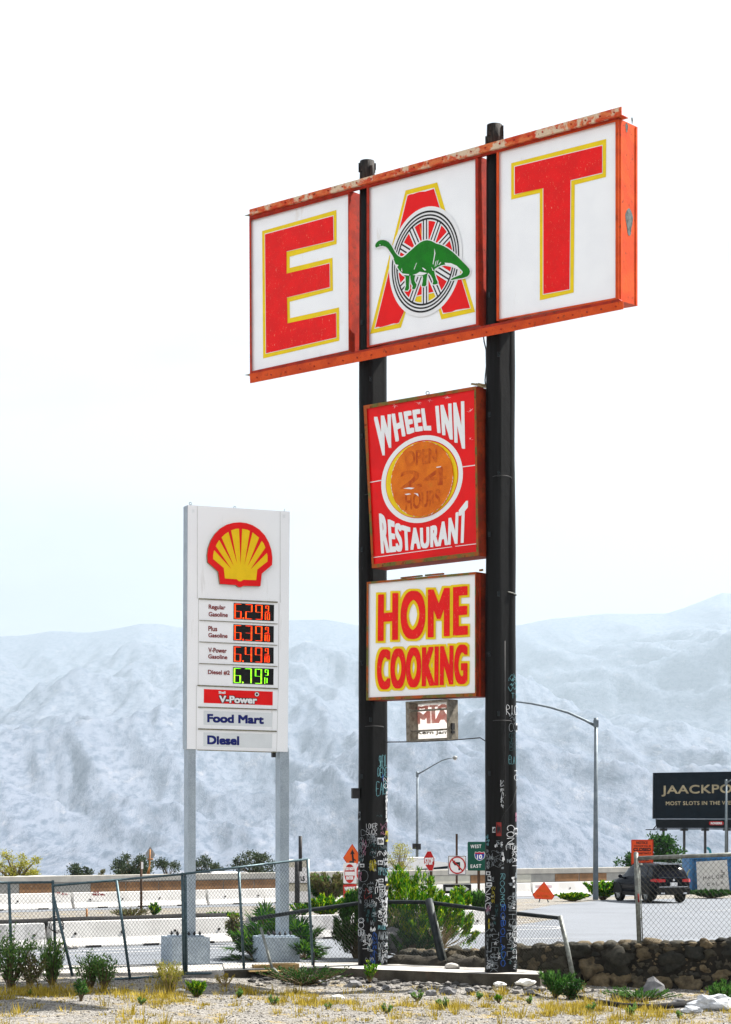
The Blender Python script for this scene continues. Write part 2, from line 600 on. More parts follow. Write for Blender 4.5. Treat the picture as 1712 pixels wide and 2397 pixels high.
M['concrete'] = mat('old_concrete', (0.42, 0.40, 0.37), (0.30, 0.29, 0.27), rough=0.9, scale=3, bump=0.006, bscale=40, fine=0.2,
                    spots=[((0.15, 0.13, 0.11), 4, 0.62, 0.8), ((0.2, 0.1, 0.07), 2.5, 0.66, 0.8)])
M['kerbface'] = mat('shaded_stained_kerb_face', (0.075, 0.066, 0.052), (0.042, 0.037, 0.028), rough=0.95, scale=2.2, bump=0.006, bscale=30, fine=0.2, spots=[((0.12, 0.045, 0.025), 1.4, 0.60, 0.72, (1, 1, .3)), ((0.04, 0.035, 0.028), 3.0, 0.56, 0.7)])  # dark base has the shade of the upright faces painted in, under real stains
M['blockgrey'] = mat('grey_painted_block', (0.33, 0.39, 0.45), (0.27, 0.325, 0.38), rough=0.85, scale=5, bump=0.003, fine=0.2, fscale=30)
M['krail'] = mat('white_concrete', (0.58, 0.57, 0.55), (0.50, 0.49, 0.47), rough=0.9, scale=1.6, bump=0.004, bscale=30, fine=0.1,
                 spots=[((0.22, 0.19, 0.16), 2.2, 0.64, 0.8), ((0.30, 0.27, 0.24), 9, 0.70, 0.78)])
M['kraildirty'] = mat('dirty_concrete', (0.40, 0.40, 0.40), (0.22, 0.22, 0.22), rough=0.9, scale=2.2, bump=0.004, bscale=30, fine=0.2,
                      spots=[((0.10, 0.09, 0.08), 3.2, 0.56, 0.7)])
M['greycap'] = mat('grey_barrier_concrete', (0.34, 0.325, 0.29), (0.28, 0.27, 0.245), rough=0.9, scale=2, fine=0.12)
M['brownpaint'] = mat('brown_overpaint', (0.25, 0.135, 0.065), (0.19, 0.105, 0.055), rough=0.9, scale=2, fine=0.2, spots=[((0.34, 0.28, 0.2), 6, 0.62, 0.75)])
M['asphalt'] = mat('sunbleached_asphalt', (0.145, 0.158, 0.178), (0.122, 0.133, 0.150), rough=0.85, scale=.35, lo=.3, hi=.7, bump=0.004, bscale=60, fine=0.22, fscale=22,
                   spots=[((0.105, 0.105, 0.105), 1.1, 0.62, 0.75, (.25, 1, 1)), ((0.25, 0.25, 0.25), 3, 0.66, 0.75)])
M['roadline'] = mat('worn_road_paint', (0.55, 0.55, 0.55), (0.40, 0.40, 0.40), rough=0.8, scale=5, spots=[((0.2, 0.2, 0.2), 8, 0.62, 0.7)])
M['asphaltedge'] = mat('black_asphalt_edge', (0.008, 0.008, 0.009), (0.014, 0.014, 0.013), rough=0.9, scale=8)
M['timber'] = mat('brown_timber_post', (0.075, 0.045, 0.028), (0.045, 0.028, 0.018), rough=0.85, scale=6, stretch=(5, 5, .5))
M['timber_light'] = mat('orange_timber', (0.34, 0.16, 0.055), (0.25, 0.11, 0.04), rough=0.8, scale=6, stretch=(5, 5, .5))
M['blacksteel'] = mat('black_steel', (0.018, 0.018, 0.019), (0.028, 0.028, 0.03), rough=0.55, scale=10)
M['signback'] = mat('bare_sign_back', (0.28, 0.29, 0.29), (0.22, 0.23, 0.23), rough=0.6, metal=0.3)
M['sgn_orange'] = mat('orange_roadwork_sheeting', (0.66, 0.10, 0.014), (0.60, 0.09, 0.014), rough=0.5, scale=4, fine=0.1)
M['sgn_orange2'] = mat('bright_orange_sheeting', (0.72, 0.07, 0.014), (0.66, 0.08, 0.016), rough=0.5, scale=4, fine=0.1)
M['sgn_red'] = mat('red_sign_sheeting', (0.42, 0.012, 0.014), (0.36, 0.012, 0.014), rough=0.5, scale=5, fine=0.12)
M['sgn_redfade'] = mat('faded_red_sheeting', (0.48, 0.035, 0.03), (0.40, 0.02, 0.02), rough=0.5, scale=9, fine=0.15, spots=[((0.6, 0.35, 0.3), 14, 0.64, 0.74)])
M['sgn_white'] = mat('white_sign_sheeting', (0.72, 0.72, 0.73), (0.68, 0.68, 0.69), rough=0.5, scale=5, fine=0.05)
M['sgn_green'] = mat('green_sign_sheeting', (0.006, 0.075, 0.05), (0.006, 0.06, 0.04), rough=0.5, scale=5, fine=0.1)
M['sgn_blue'] = mat('blue_sign_sheeting', (0.012, 0.04, 0.30), (0.012, 0.035, 0.25), rough=0.5, scale=5)
M['carpaint'] = mat('dark_navy_paint', (0.0025, 0.0035, 0.0075), (0.0022, 0.003, 0.0065), rough=0.16, coat=0.0, fine=0, spec=0.05)
M['carwhite'] = mat('white_car_paint', (0.72, 0.73, 0.75), (0.70, 0.71, 0.74), rough=0.2, coat=0.6, fine=0)
M['glass'] = mat('dark_car_glass', (0.013, 0.018, 0.027), (0.010, 0.014, 0.022), rough=0.10, fine=0, spec=0.10)
M['tyre'] = mat('tyre_rubber', (0.006, 0.006, 0.006), (0.009, 0.009, 0.009), rough=0.85)
M['rim'] = mat('alloy_rim', (0.32, 0.34, 0.37), (0.26, 0.28, 0.3), rough=0.3, metal=0.8)
M['chrome'] = mat('bright_metal', (0.6, 0.62, 0.65), (0.55, 0.57, 0.6), rough=0.15, metal=0.9, fine=0)
M['taillight'] = mat('red_lamp_lens', (0.45, 0.012, 0.014), (0.36, 0.01, 0.012), rough=0.15, coat=0.5, fine=0)
M['plastic'] = mat('black_plastic', (0.006, 0.006, 0.007), (0.005, 0.005, 0.006), rough=0.6)
M['board'] = mat('billboard_vinyl', (0.002, 0.006, 0.011), (0.002, 0.005, 0.009), rough=0.6, spec=0.03, scale=1, fine=0.25, fscale=6)
M['skirt'] = mat('billboard_skirt', (0.005, 0.007, 0.009), (0.004, 0.006, 0.008), rough=0.6, spec=0.05, scale=2)
M['goldtext'] = mat('gold_lettering', (0.34, 0.29, 0.18), (0.24, 0.205, 0.13), rough=0.5, scale=1.5, fine=0.15, fscale=12)
M['postgrey'] = mat('grey_steel_column', (0.05, 0.05, 0.052), (0.035, 0.035, 0.037), rough=0.7, scale=3)
M['containerblue'] = mat('blue_container_paint', (0.045, 0.155, 0.32), (0.03, 0.12, 0.26), rough=0.5, scale=3, fine=0.12, fscale=18)
M['lamppost'] = mat('galvanised_lamp_post', (0.15, 0.18, 0.20), (0.11, 0.135, 0.155), rough=0.5, metal=0.4, scale=4)
M['alu'] = mat('tarnished_aluminium', (0.24, 0.215, 0.175), (0.13, 0.115, 0.09), rough=0.5, metal=0.3, scale=7, spots=[((0.07, 0.06, 0.05), 12, 0.6, 0.7)])
M['fadedred'] = mat('sunfaded_red_letter', (0.82, 0.30, 0.25), (0.84, 0.48, 0.42), rough=0.5, scale=6)
M['acryl_pale'] = mat('pale_acrylic', (0.86, 0.85, 0.83), (0.82, 0.80, 0.78), rough=0.3, scale=3, translucent=0.65)
M['cream'] = mat('cream_cabinet', (0.50, 0.48, 0.40), (0.44, 0.42, 0.35), rough=0.6, scale=3)
M['teal'] = mat('teal_plastic', (0.02, 0.22, 0.28), (0.03, 0.16, 0.2), rough=0.5)
M['plasticbag'] = mat('white_plastic_bag', (0.55, 0.57, 0.60), (0.40, 0.42, 0.45), rough=0.35, scale=7, translucent=0.2)
M['paper'] = mat('scrap_paper', (0.70, 0.70, 0.68), (0.55, 0.54, 0.5), rough=0.8)
M['woodplank'] = mat('weathered_yellow_timber', (0.33, 0.22, 0.09), (0.22, 0.15, 0.07), rough=0.85, scale=5, stretch=(1, 6, 6))
M['stone_dark'] = leafmat('wall_stones', (0.020, 0.021, 0.020), (0.052, 0.048, 0.038), (0.125, 0.098, 0.062), translucent=0.0, rough=0.9, grain=True)
M['rubble'] = leafmat('dark_rubble', (0.02, 0.02, 0.02), (0.06, 0.058, 0.055), (0.20, 0.19, 0.18), translucent=0.0, rough=0.9)
M['mortar'] = mat('dark_mortar_soil', (0.022, 0.019, 0.015), (0.012, 0.011, 0.009), rough=0.95, scale=6, bump=0.02, bscale=10)
M['gravel'] = leafmat('gravel_stones', (0.05, 0.047, 0.043), (0.18, 0.17, 0.155), (0.36, 0.345, 0.32), translucent=0.0, rough=0.9)
M['rock'] = mat('grey_rock', (0.17, 0.17, 0.175), (0.10, 0.10, 0.105), rough=0.9, scale=5, bump=0.02, bscale=8)
M['stem'] = mat('woody_stem', (0.13, 0.095, 0.05), (0.075, 0.055, 0.03), rough=0.9, scale=9)
M['stem_pale'] = mat('pale_twig', (0.32, 0.25, 0.14), (0.2, 0.15, 0.08), rough=0.9, scale=9)
M['lf_bright'] = leafmat('bright_green_leaf', (0.009, 0.060, 0.003), (0.038, 0.165, 0.005), (0.29, 0.36, 0.010), 0.48)
M['lf_dark'] = leafmat('dark_green_leaf', (0.006, 0.026, 0.004), (0.014, 0.060, 0.008), (0.040, 0.11, 0.014), 0.30)
M['lf_mid'] = leafmat('mid_green_leaf', (0.010, 0.045, 0.006), (0.035, 0.115, 0.018), (0.10, 0.20, 0.040), 0.40)
M['lf_sage'] = leafmat('sage_green_leaf', (0.035, 0.085, 0.020), (0.095, 0.20, 0.045), (0.21, 0.33, 0.08), 0.55)
M['lf_far'] = leafmat('grey_green_leaf', (0.016, 0.032, 0.016), (0.038, 0.06, 0.032), (0.075, 0.09, 0.05), 0.25)
M['lf_yellow'] = leafmat('yellow_green_leaf', (0.12, 0.13, 0.015), (0.26, 0.26, 0.03), (0.42, 0.38, 0.06), 0.40)
M['lf_brown'] = leafmat('dry_brush_leaf', (0.05, 0.045, 0.018), (0.12, 0.10, 0.045), (0.10, 0.15, 0.03), 0.30)
M['lf_palm'] = leafmat('palm_leaf', (0.006, 0.028, 0.005), (0.014, 0.062, 0.008), (0.075, 0.17, 0.012), 0.30)
M['lf_dry'] = leafmat('dry_grass_blade', (0.12, 0.095, 0.010), (0.36, 0.265, 0.028), (0.46, 0.37, 0.075), 0.30, 0.8)
M['skid'] = mat('dark_soil', (0.05, 0.045, 0.035), (0.03, 0.027, 0.022), rough=0.95, scale=5, bump=0.02)
GR = {
    'w': mat('white_marker_paint', (0.62, 0.64, 0.66), (0.45, 0.47, 0.5), rough=0.5, scale=12),
    'g': mat('pale_grey_marker', (0.22, 0.25, 0.27), (0.14, 0.16, 0.18), rough=0.5, scale=12),
    'c': mat('cyan_marker', (0.12, 0.30, 0.33), (0.08, 0.20, 0.24), rough=0.5, scale=12),
    't': mat('dull_teal_marker', (0.02, 0.065, 0.07), (0.015, 0.045, 0.05), rough=0.5, scale=12),
    'b': mat('blue_marker', (0.012, 0.07, 0.30), (0.012, 0.05, 0.2), rough=0.5, scale=12),
    'y': mat('yellow_marker', (0.42, 0.36, 0.02), (0.3, 0.25, 0.02), rough=0.5, scale=12),
    'p': mat('pink_marker', (0.33, 0.16, 0.22), (0.22, 0.10, 0.16), rough=0.5, scale=12),
    'r': mat('red_marker', (0.24, 0.025, 0.02), (0.16, 0.02, 0.02), rough=0.5, scale=12),
}
GK = list(GR)

# ------------------------------------------------------------------ the ground
def lerp(a, b, t):
    return a + (b - a) * t


def sstep(a, b, x):
    t = min(1, max(0, (x - a) / (b - a)))
    return t * t * (3 - 2 * t)


def pw(x, pts):
    if x <= pts[0][0]:
        return pts[0][1]
    for (a, b), (c, d) in zip(pts, pts[1:]):
        if x <= c:
            return b + (d - b) * (x - a) / (c - a)
    return pts[-1][1]


KERB = [(-3.0, 43.6), (-0.9, 44.55), (0.5, 43.75), (2.45, 42.65), (3.62, 42.4)]
WALL = [(0.7, 46.2), (2.9, 44.75), (4.45, 43.6), (7.7, 42.7), (9.8, 42.2)]


def front_line(x):
    if x < 3.62:
        return pw(x, KERB)
    return pw(x, [(3.62, 43.9)] + WALL[2:]) + 0.15


def low(x):
    return pw(x, [(-7.5, -0.04), (-4.2, -0.06), (-1.6, -0.24), (3, -0.32), (6, -0.38), (9, -0.40)])


BN = Vector((-0.6, 0.8, 0))
BA = Vector((-14.3, 78.0, 0))


def gh(x, y):
    fl = front_line(x)
    z = low(x)
    z += 0.035 * noise.noise(Vector((x * .8, y * .8, 3))) + 0.018 * noise.noise(Vector((x * 2.6, y * 2.6, 7)))
    bank = sstep(1.6, 0.2, fl - y) * 0.07 * sstep(-5, -1, x)
    z += bank
    k = sstep(fl + 0.1, fl + 0.35, y)
    z = lerp(z, 0.0, k)
    q = (Vector((x, y, 0)) - BA).dot(BN) - 15
    if q > 0 and y > 60:
        z -= 2.6 * sstep(0, 8, q) + 0.045 * min(1500, max(0, q - 4)) + 0.02 * max(0, q - 1504)
    return z


def axis(lo, hi, step, far_lo, far_hi, grow):
    a = []
    x = lo
    while x <= hi + 1e-6:
        a.append(x)
        x += step
    s, x = step, hi
    while x < far_hi:
        s *= grow
        x += s
        a.append(x)
    s, x = step, lo
    while x > far_lo:
        s *= grow
        x -= s
        a.insert(0, x)
    return a


gx = axis(-9.0, 10.0, 0.11, -13000, 13000, 1.22)
gy = axis(33.0, 46.5, 0.11, -60, 19000, 1.12)
mb = MB()
mb.v = [Vector((x, y, gh(x, y))) for y in gy for x in gx]
nx = len(gx)
for j in range(len(gy) - 1):
    for i in range(nx - 1):
        mb.f.append([j * nx + i, j * nx + i + 1, (j + 1) * nx + i + 1, (j + 1) * nx + i])
        mb.m.append(0)
        mb.s.append(True)


def ground_mat():
    m, t, o = nodes('dry_gravelly_dirt')
    b = N(t, 'ShaderNodeBsdfPrincipled')
    b.inputs['Roughness'].default_value = 0.95
    b.inputs['Specular IOR Level'].default_value = 0.15
    f1, _ = noise_fac(t, 0.9, 0.35, 0.65, 5)
    c = mixc(t, f1, (0.225, 0.213, 0.195), (0.155, 0.146, 0.132))
    f2, _ = noise_fac(t, 15.0, 0.47, 0.58, 5, 0.75, stretch=(1, .5, 1))
    c = mixc(t, f2, c, (0.075, 0.070, 0.062))
    f3, _ = noise_fac(t, 30.0, 0.57, 0.64, 3, 0.6)
    c = mixc(t, f3, c, (0.40, 0.39, 0.37))
    f4, _ = noise_fac(t, 1.7, 0.54, 0.66, 5, 0.6)
    f4b, _ = noise_fac(t, 9.0, 0.42, 0.58, 5, 0.6)
    mm = N(t, 'ShaderNodeMath', operation='MULTIPLY')
    t.links.new(f4, mm.inputs[0])
    t.links.new(f4b, mm.inputs[1])
    c = mixc(t, mm.outputs[0], c, (0.27, 0.20, 0.075))
    t.links.new(c, b.inputs['Base Color'])
    _, raw = noise_fac(t, 24, 0, 1, 6, 0.7)
    bp = N(t, 'ShaderNodeBump')
    bp.inputs['Distance'].default_value = 0.035
    bp.inputs['Strength'].default_value = 1.0
    t.links.new(raw, bp.inputs['Height'])
    t.links.new(bp.outputs['Normal'], b.inputs['Normal'])
    t.links.new(b.outputs['BSDF'], o.inputs['Surface'])
    return m


M['dirt'] = ground_mat()
struct(mb.build('ground', M['dirt'], recalc=False))


# road sheets: strips on the flat ground between two lines that run with the road (36.9 degrees)
RD = Vector((0.8, 0.6, 0))


def along(p, s, z):
    q = Vector((p[0], p[1], 0)) + RD * s
    return (q.x, q.y, z)


def sheet(name, pts, z, m):
    return struct(MB().poly([(p[0], p[1], z) for p in pts]).build(name, m))


# forecourt road between the sign and the near barrier, and the exit road where the car is driving
sheet('road', [(-30, 45.4), (-8, 45.6), (-3.4, 46.2), (-0.5, 47.0), (2.0, 47.5), (2.9, 45.6), (4.4, 44.4), (9.6, 43.4), (26, 40), (44, 62),
                         (30, 88), (17.5, 91.8), (10.6, 89.5), (7.6, 83.0), (5.5, 75.5), (6.6, 70.0), (4.6, 64.5), (0.8, 60.1), (-1.14, 58.3), (-8.6, 52.9), (-20, 44.6), (-30, 40)], 0.006, M['asphalt'])
sheet('road', [along((-15.0, 74.0), -30, 0), along((-15.0, 74.0), 45, 0), along((-14.6, 92.5), 45, 0), along((-14.6, 92.5), -30, 0)], 0.005, M['asphalt'])
mbl = MB()
for p, s0, s1, w in (((-8.3, 50.2), -8, 9, .11), ((-8.0, 49.0), -8, 6.5, .10)):
    a, b = Vector(along(p, s0, 0.011)), Vector(along(p, s1, 0.011))
    nn = Vector((-.6, .8, 0)) * w / 2
    mbl.poly([a - nn, b - nn, b + nn, a + nn])
struct(mbl.build('road_edge_lines', M['roadline']))
mbl = MB()
# worn turn arrow and stop line on the exit road
c0 = G(1285, 2172)
path = [(c0.x - 1.6 + 2.0 * math.cos(a), c0.y + 1.35 * math.sin(a)) for a in [math.pi * k / 14 - math.pi / 2 for k in range(15)]]
ribbon_on(mbl, path, 0.16, lambda x, y: (x, y, 0.012))
for py, x0, x1 in ((2199, 1180, 1330), (2160, 1150, 1240)):
    a, b = G(x0, py, .012), G(x1, py - 3, .012)
    mbl.poly([a, b, b + Vector((0, .12, 0)), a + Vector((0, .12, 0))])
for px, py in ((1560, 2133), (1640, 2131), (1700, 2129)):
    a = G(px, py, .012)
    mbl.poly([a, a + Vector((1.0, 0.05, 0)), a + Vector((1.0, 0.15, 0)), a + Vector((0, .1, 0))])
struct(mbl.build('road_markings', M['roadline']))


mbl = MB()
rc = random.Random(77)
for px, py, n_, l_ in ((1400, 2180, 14, .5), (1560, 2150, 12, .6), (1260, 2190, 10, .5), (1650, 2178, 12, .5), (300, 2236, 12, .4), (560, 2240, 9, .4), (200, 2250, 9, .35), (1330, 2135, 10, .8), (1480, 2190, 12, .4)):
    c = G(px, py, .012)
    a = rc.uniform(-.4, .6)
    path = [(c.x, c.y)]
    for _ in range(n_):
        a += rc.uniform(-.35, .35)
        path.append((path[-1][0] + math.cos(a) * l_ * .5, path[-1][1] + math.sin(a) * l_ * .5))
    ribbon_on(mbl, smooth_path(path, 3), rc.uniform(.02, .045), lambda x, y: (x, y, 0.016))
struct(mbl.build('road', mat('tar_crack', (0.07, 0.07, 0.072), (0.05, 0.05, 0.05), rough=.7)))


# ------------------------------------------------------------------ the mountains
CREST = [(-700, 1500), (-200, 1492), (0, 1490), (50, 1488), (120, 1478), (160, 1479), (210, 1481), (255, 1475), (290, 1468), (330, 1460), (372, 1461), (430, 1470), (560, 1464),
         (680, 1451), (760, 1449), (836, 1464), (900, 1470), (1000, 1474), (1120, 1471), (1210, 1464), (1290, 1448), (1340, 1444), (1420, 1437), (1500, 1437), (1560, 1437), (1600, 1425),
         (1640, 1408), (1690, 1387), (1720, 1389), (1800, 1420), (1950, 1455), (2400, 1470)]


def mountain_mat():
    m, t, o = nodes('scrub_covered_mountainside')
    b = N(t, 'ShaderNodeBsdfPrincipled')
    b.inputs['Roughness'].default_value = 1.0
    b.inputs['Specular IOR Level'].default_value = 0.0
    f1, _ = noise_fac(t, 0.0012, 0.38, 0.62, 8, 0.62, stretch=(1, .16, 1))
    c = mixc(t, f1, (0.145, 0.162, 0.205), (0.12, 0.137, 0.178))  # bluish base: distant haze tint mixed into the rock colours
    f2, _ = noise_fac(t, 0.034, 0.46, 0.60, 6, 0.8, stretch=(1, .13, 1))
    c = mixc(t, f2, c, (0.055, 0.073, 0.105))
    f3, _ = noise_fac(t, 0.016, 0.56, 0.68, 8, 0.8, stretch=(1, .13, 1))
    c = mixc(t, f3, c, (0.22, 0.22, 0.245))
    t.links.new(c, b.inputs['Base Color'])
    _, raw = noise_fac(t, 0.012, 0, 1, 9, 0.72, stretch=(1, .13, 1))
    bp = N(t, 'ShaderNodeBump')
    bp.inputs['Distance'].default_value = 13.0
    bp.inputs['Strength'].default_value = 1.0
    t.links.new(raw, bp.inputs['Height'])
    t.links.new(bp.outputs['Normal'], b.inputs['Normal'])
    t.links.new(b.outputs['BSDF'], o.inputs['Surface'])
    return m


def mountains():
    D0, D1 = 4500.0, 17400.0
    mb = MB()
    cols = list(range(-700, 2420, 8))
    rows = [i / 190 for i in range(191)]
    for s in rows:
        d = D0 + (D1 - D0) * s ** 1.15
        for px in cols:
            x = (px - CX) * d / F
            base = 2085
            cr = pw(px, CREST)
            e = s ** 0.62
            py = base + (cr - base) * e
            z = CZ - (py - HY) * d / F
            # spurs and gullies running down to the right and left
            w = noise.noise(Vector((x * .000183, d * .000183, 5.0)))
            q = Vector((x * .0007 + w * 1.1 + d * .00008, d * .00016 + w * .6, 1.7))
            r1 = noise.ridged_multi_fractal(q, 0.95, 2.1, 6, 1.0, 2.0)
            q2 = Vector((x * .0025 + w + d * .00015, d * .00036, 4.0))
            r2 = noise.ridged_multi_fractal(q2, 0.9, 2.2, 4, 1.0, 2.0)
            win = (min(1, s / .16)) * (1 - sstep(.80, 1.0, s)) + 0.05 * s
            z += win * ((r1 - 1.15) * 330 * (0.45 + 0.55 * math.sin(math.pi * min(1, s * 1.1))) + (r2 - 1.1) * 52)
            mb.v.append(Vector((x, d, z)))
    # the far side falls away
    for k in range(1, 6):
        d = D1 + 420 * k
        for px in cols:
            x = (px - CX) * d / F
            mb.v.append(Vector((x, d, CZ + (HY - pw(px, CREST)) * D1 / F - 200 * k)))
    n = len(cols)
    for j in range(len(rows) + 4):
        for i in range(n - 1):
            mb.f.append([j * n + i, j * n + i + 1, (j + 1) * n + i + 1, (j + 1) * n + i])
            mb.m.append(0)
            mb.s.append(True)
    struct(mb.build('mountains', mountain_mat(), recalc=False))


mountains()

# the air that pales the mountains
hz = MB().box((0, 9800, 700), (28000, 20000, 2850)).build('haze', [])
hz['kind'] = 'stuff'
hm, ht, ho = nodes('haze')
pv = N(ht, 'ShaderNodeVolumePrincipled')
pv.inputs['Color'].default_value = (0.44, 0.54, 0.635, 1)
pv.inputs['Density'].default_value = 0.000080
pv.inputs['Density Attribute'].default_value = ''
pv.inputs['Anisotropy'].default_value = 0.25
ht.links.new(pv.outputs['Volume'], ho.inputs['Volume'])
hz.data.materials.append(hm)
hz.display_type = 'WIRE'


# ------------------------------------------------------------------ kerb slab, wall, barriers
pts = [(x, y) for x, y in KERB]
back = [(3.75, 43.2), (3.0, 44.4), (0.6, 46.0), (-0.9, 46.3), (-3.2, 46.0)]
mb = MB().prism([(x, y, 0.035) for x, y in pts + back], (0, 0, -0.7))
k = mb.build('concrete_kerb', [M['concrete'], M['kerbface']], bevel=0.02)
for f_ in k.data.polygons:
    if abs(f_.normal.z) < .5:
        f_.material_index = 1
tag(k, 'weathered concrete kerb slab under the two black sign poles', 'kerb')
# stain-marked joint letter on the kerb face
mb = MB().prism([(-11, 42.35, 0.012), (-3.0, 43.58, 0.012), (-3.2, 45.9, 0.012), (-11, 44.9, 0.012)], (0, 0, -.3))
k = mb.build('pavement', M['concrete'])
struct(k)


def stone_wall():
    t = thing('stone_wall', 'low retaining wall of dark rounded field stones on the right', 'wall', (5, 43.4, -.4))
    core = MB()
    seg = WALL
    top = [(0.7, 0.22), (2.9, 0.40), (4.45, 0.56), (7.7, 0.68), (9.8, 0.70)]
    Fp = [Vector((x, y, 0)) for x, y in seg]
    for a, b in zip(Fp, Fp[1:]):
        za, zb = pw(a.x, top), pw(b.x, top)
        off = Vector((.25, .6, 0))
        vs = [a + Vector((0, 0, -.8)), b + Vector((0, 0, -.8)), b + Vector((0, 0, zb)), a + Vector((0, 0, za))]
        vs += [v + off for v in vs]
        core.add(vs, [(0, 1, 2, 3), (7, 6, 5, 4), (3, 2, 6, 7), (0, 4, 5, 1)])
    core.build('mortar', M['mortar'], t)
    st = MB()
    rng = random.Random(11)
    placed = []
    x = 0
    tries = 0
    while tries < 9000 and len(placed) < 330:
        tries += 1
        X = rng.uniform(0.9, 9.4)
        zt = pw(X, top)
        zlo = low(X) - .05
        z = rng.uniform(zlo, zt - .03)
        r = rng.choice((.11, .15, .20, .25, .30, .34)) * rng.uniform(.85, 1.1)
        if tries > 1800:
            r = rng.uniform(.045, .10)
        if z + r * .7 > zt + .05:
            continue
        if any((X - a) ** 2 + ((z - b) * 1.25) ** 2 < (r + c) ** 2 * .78 for a, b, c in placed):
            continue
        placed.append((X, z, r))
        y = pw(X, WALL)
        st.stone((X, y + .03, z), r, rng.uniform(0, 50), flat=(rng.uniform(1.0, 1.35), .55, rng.uniform(.72, .98)), lump=.8, sub=3, rz=rng.uniform(-.3, .3) - .3)
    X = 0.8
    while X < 9.6:       # the uneven top course
        r = rng.uniform(.10, .19)
        y = pw(X, WALL)
        st.stone((X + r, y + .2, pw(X, top) + rng.uniform(-.03, .035)), r, rng.uniform(0, 50), flat=(1.2, 1.5, .62), lump=.4, rz=-.3)
        st.stone((X + r, y + .02, pw(X, top) - .04), r * .8, rng.uniform(0, 50), flat=(1.2, .8, .7), lump=.4, rz=-.3)
        X += r * rng.uniform(1.5, 2.1)
    st.build('field_stones', M['stone_dark'], t, recalc=False)
    return t


stone_wall()


def krail(name, label, a, b, h, m, base_w=0.6, z0=0.0, ends=(0, 0), group=None, parts=None):
    "one length of concrete barrier with the sloped safety profile, from a to b"
    a, b = Vector((a[0], a[1], z0)), Vector((b[0], b[1], z0))
    u = (b - a).normalized()
    n = Vector((-u.y, u.x, 0))
    prof = [(-.5, 0), (.5, 0), (.5, .09), (.30, .38), (.20, 1), (-.20, 1), (-.30, .38), (-.5, .09)]
    t = thing(name, label, 'barrier', (a + b) / 2, 0, group)
    mb = MB()
    ra = [a + n * (p[0] * base_w) + Vector((0, 0, p[1] * h)) + u * ends[0] * p[1] for p in prof]
    rb = [b + n * (p[0] * base_w) + Vector((0, 0, p[1] * h)) - u * ends[1] * p[1] for p in prof]
    k = len(prof)
    mb.add(ra + rb, [list(range(k)), list(range(2 * k - 1, k - 1, -1))] + [[i, k + i, k + (i + 1) % k, (i + 1) % k] for i in range(k)])
    mb.build('barrier_body', m, t, bevel=.015)
    ln = (b - a).length
    for f in (.2, .5, .8):
        c = a + u * ln * f - n * (base_w * .46) + Vector((0, 0, .05 * h))
        MB().obox(c, u * .22, n * .05, (0, 0, .05 * h)).build('drain_slot', M['blacksteel'], t)
    for f in (.12, .36, .64, .88):
        c = a + u * ln * f - n * (base_w * .262) + Vector((0, 0, .55 * h))
        MB().tube([c, c - n * .03], .035, 8).build('lifting_hole', M['mortar'], t)
    if parts:
        parts(t, a, u, n, h, base_w)
    return t


def near_pt(px, py):
    g = G(px, py)
    return (g.x, g.y)


A1, A2, A3, A4, A5 = near_pt(-140, 2231), near_pt(104, 2221), near_pt(556, 2205), near_pt(800, 2195.5), near_pt(1150, 2184)


def rub(t, a, u, n, h, w):
    mb = MB()
    rng = random.Random(3)
    for i in range(7):
        c = a + u * rng.uniform(.2, .6) - n * (w * .53) + Vector((0, 0, .06))
        mb.stone(c - n * rng.uniform(.05, .3), rng.uniform(.04, .10), i, lump=.4)
    mb.build('broken_concrete', M['concrete'], t)


krail('concrete_barrier', 'dirty grey concrete barrier length at the far left behind the fence', A1, (A2[0] - .03, A2[1] - .02), .66, M['kraildirty'], ends=(0, .02))
krail('concrete_barrier', 'white concrete barrier length with broken end behind the price sign legs', (A2[0] + .1, A2[1] + .05), A3, .68, M['krail'], ends=(.02, .32), parts=rub)
krail('concrete_barrier', 'concrete barrier length behind the palm clump', (A3[0] + .28, A3[1] + .2), A4, .66, M['kraildirty'])
krail('concrete_barrier', 'white concrete barrier length behind the bushes between the sign poles', (A4[0] + .06, A4[1] + .04), A5, .68, M['krail'])
# dark strip running along the back of the near barrier
mb = MB()
a, b = Vector((A1[0], A1[1], 0)), Vector((A3[0], A3[1], 0))
n = Vector((-.6, .8, 0))
c0, c1 = a + n * .62 + Vector((0, 0, .62)), b + n * .62 + Vector((0, 0, .65))
mb.tube([c0 + (c1 - c0) * i / 8 + Vector((0, 0, .012 * math.sin(i * 2.1))) for i in range(9)], .125, 8)
o = thing('drain_pipe', 'long black pipe lying on the bank behind the near concrete barrier', 'pipe', (c0 + c1) / 2)
mb.build('pipe_run', M['asphaltedge'], o)
for i in range(1, 8):
    q = c0 + (c1 - c0) * i / 8
    MB().obox(q + Vector((0, 0, -.42)), (.05, 0, 0), (0, .05, 0), (0, 0, .36)).build('pipe_support', M['timber'], o)

# far white barriers along the ramp
fb = [near_pt(-200, 2137), near_pt(130, 2126.5), near_pt(470, 2117.5), near_pt(800, 2108.5), near_pt(1325, 2096)]
fb = [Vector((p[0], p[1], 0)) for p in fb]
u = (fb[-1] - fb[0]).normalized()
far_lab = ['long white far barrier length at the left edge beyond the ramp', 'white far barrier length with red spray writing beyond the ramp', 'white far barrier length between the price sign legs',
           'white far barrier length beyond the road signs', 'white far barrier length behind the orange trucks sign']
L0 = fb[0]
ln = (fb[-1] - fb[0]).length
cuts = [0.0, pw(130, [(-200, 0), (1325, 1)]) * ln * .80, .40 * ln, .62 * ln, .90 * ln, 1.08 * ln]
pxs = [-200, 165, 480, 800, 1240, 1480]


def on_far(px):
    "point of the far barrier's foot line in column px"
    k = (px - CX) / F
    tt = (k * L0.y - L0.x) / (u.x - k * u.y)
    return L0 + u * tt


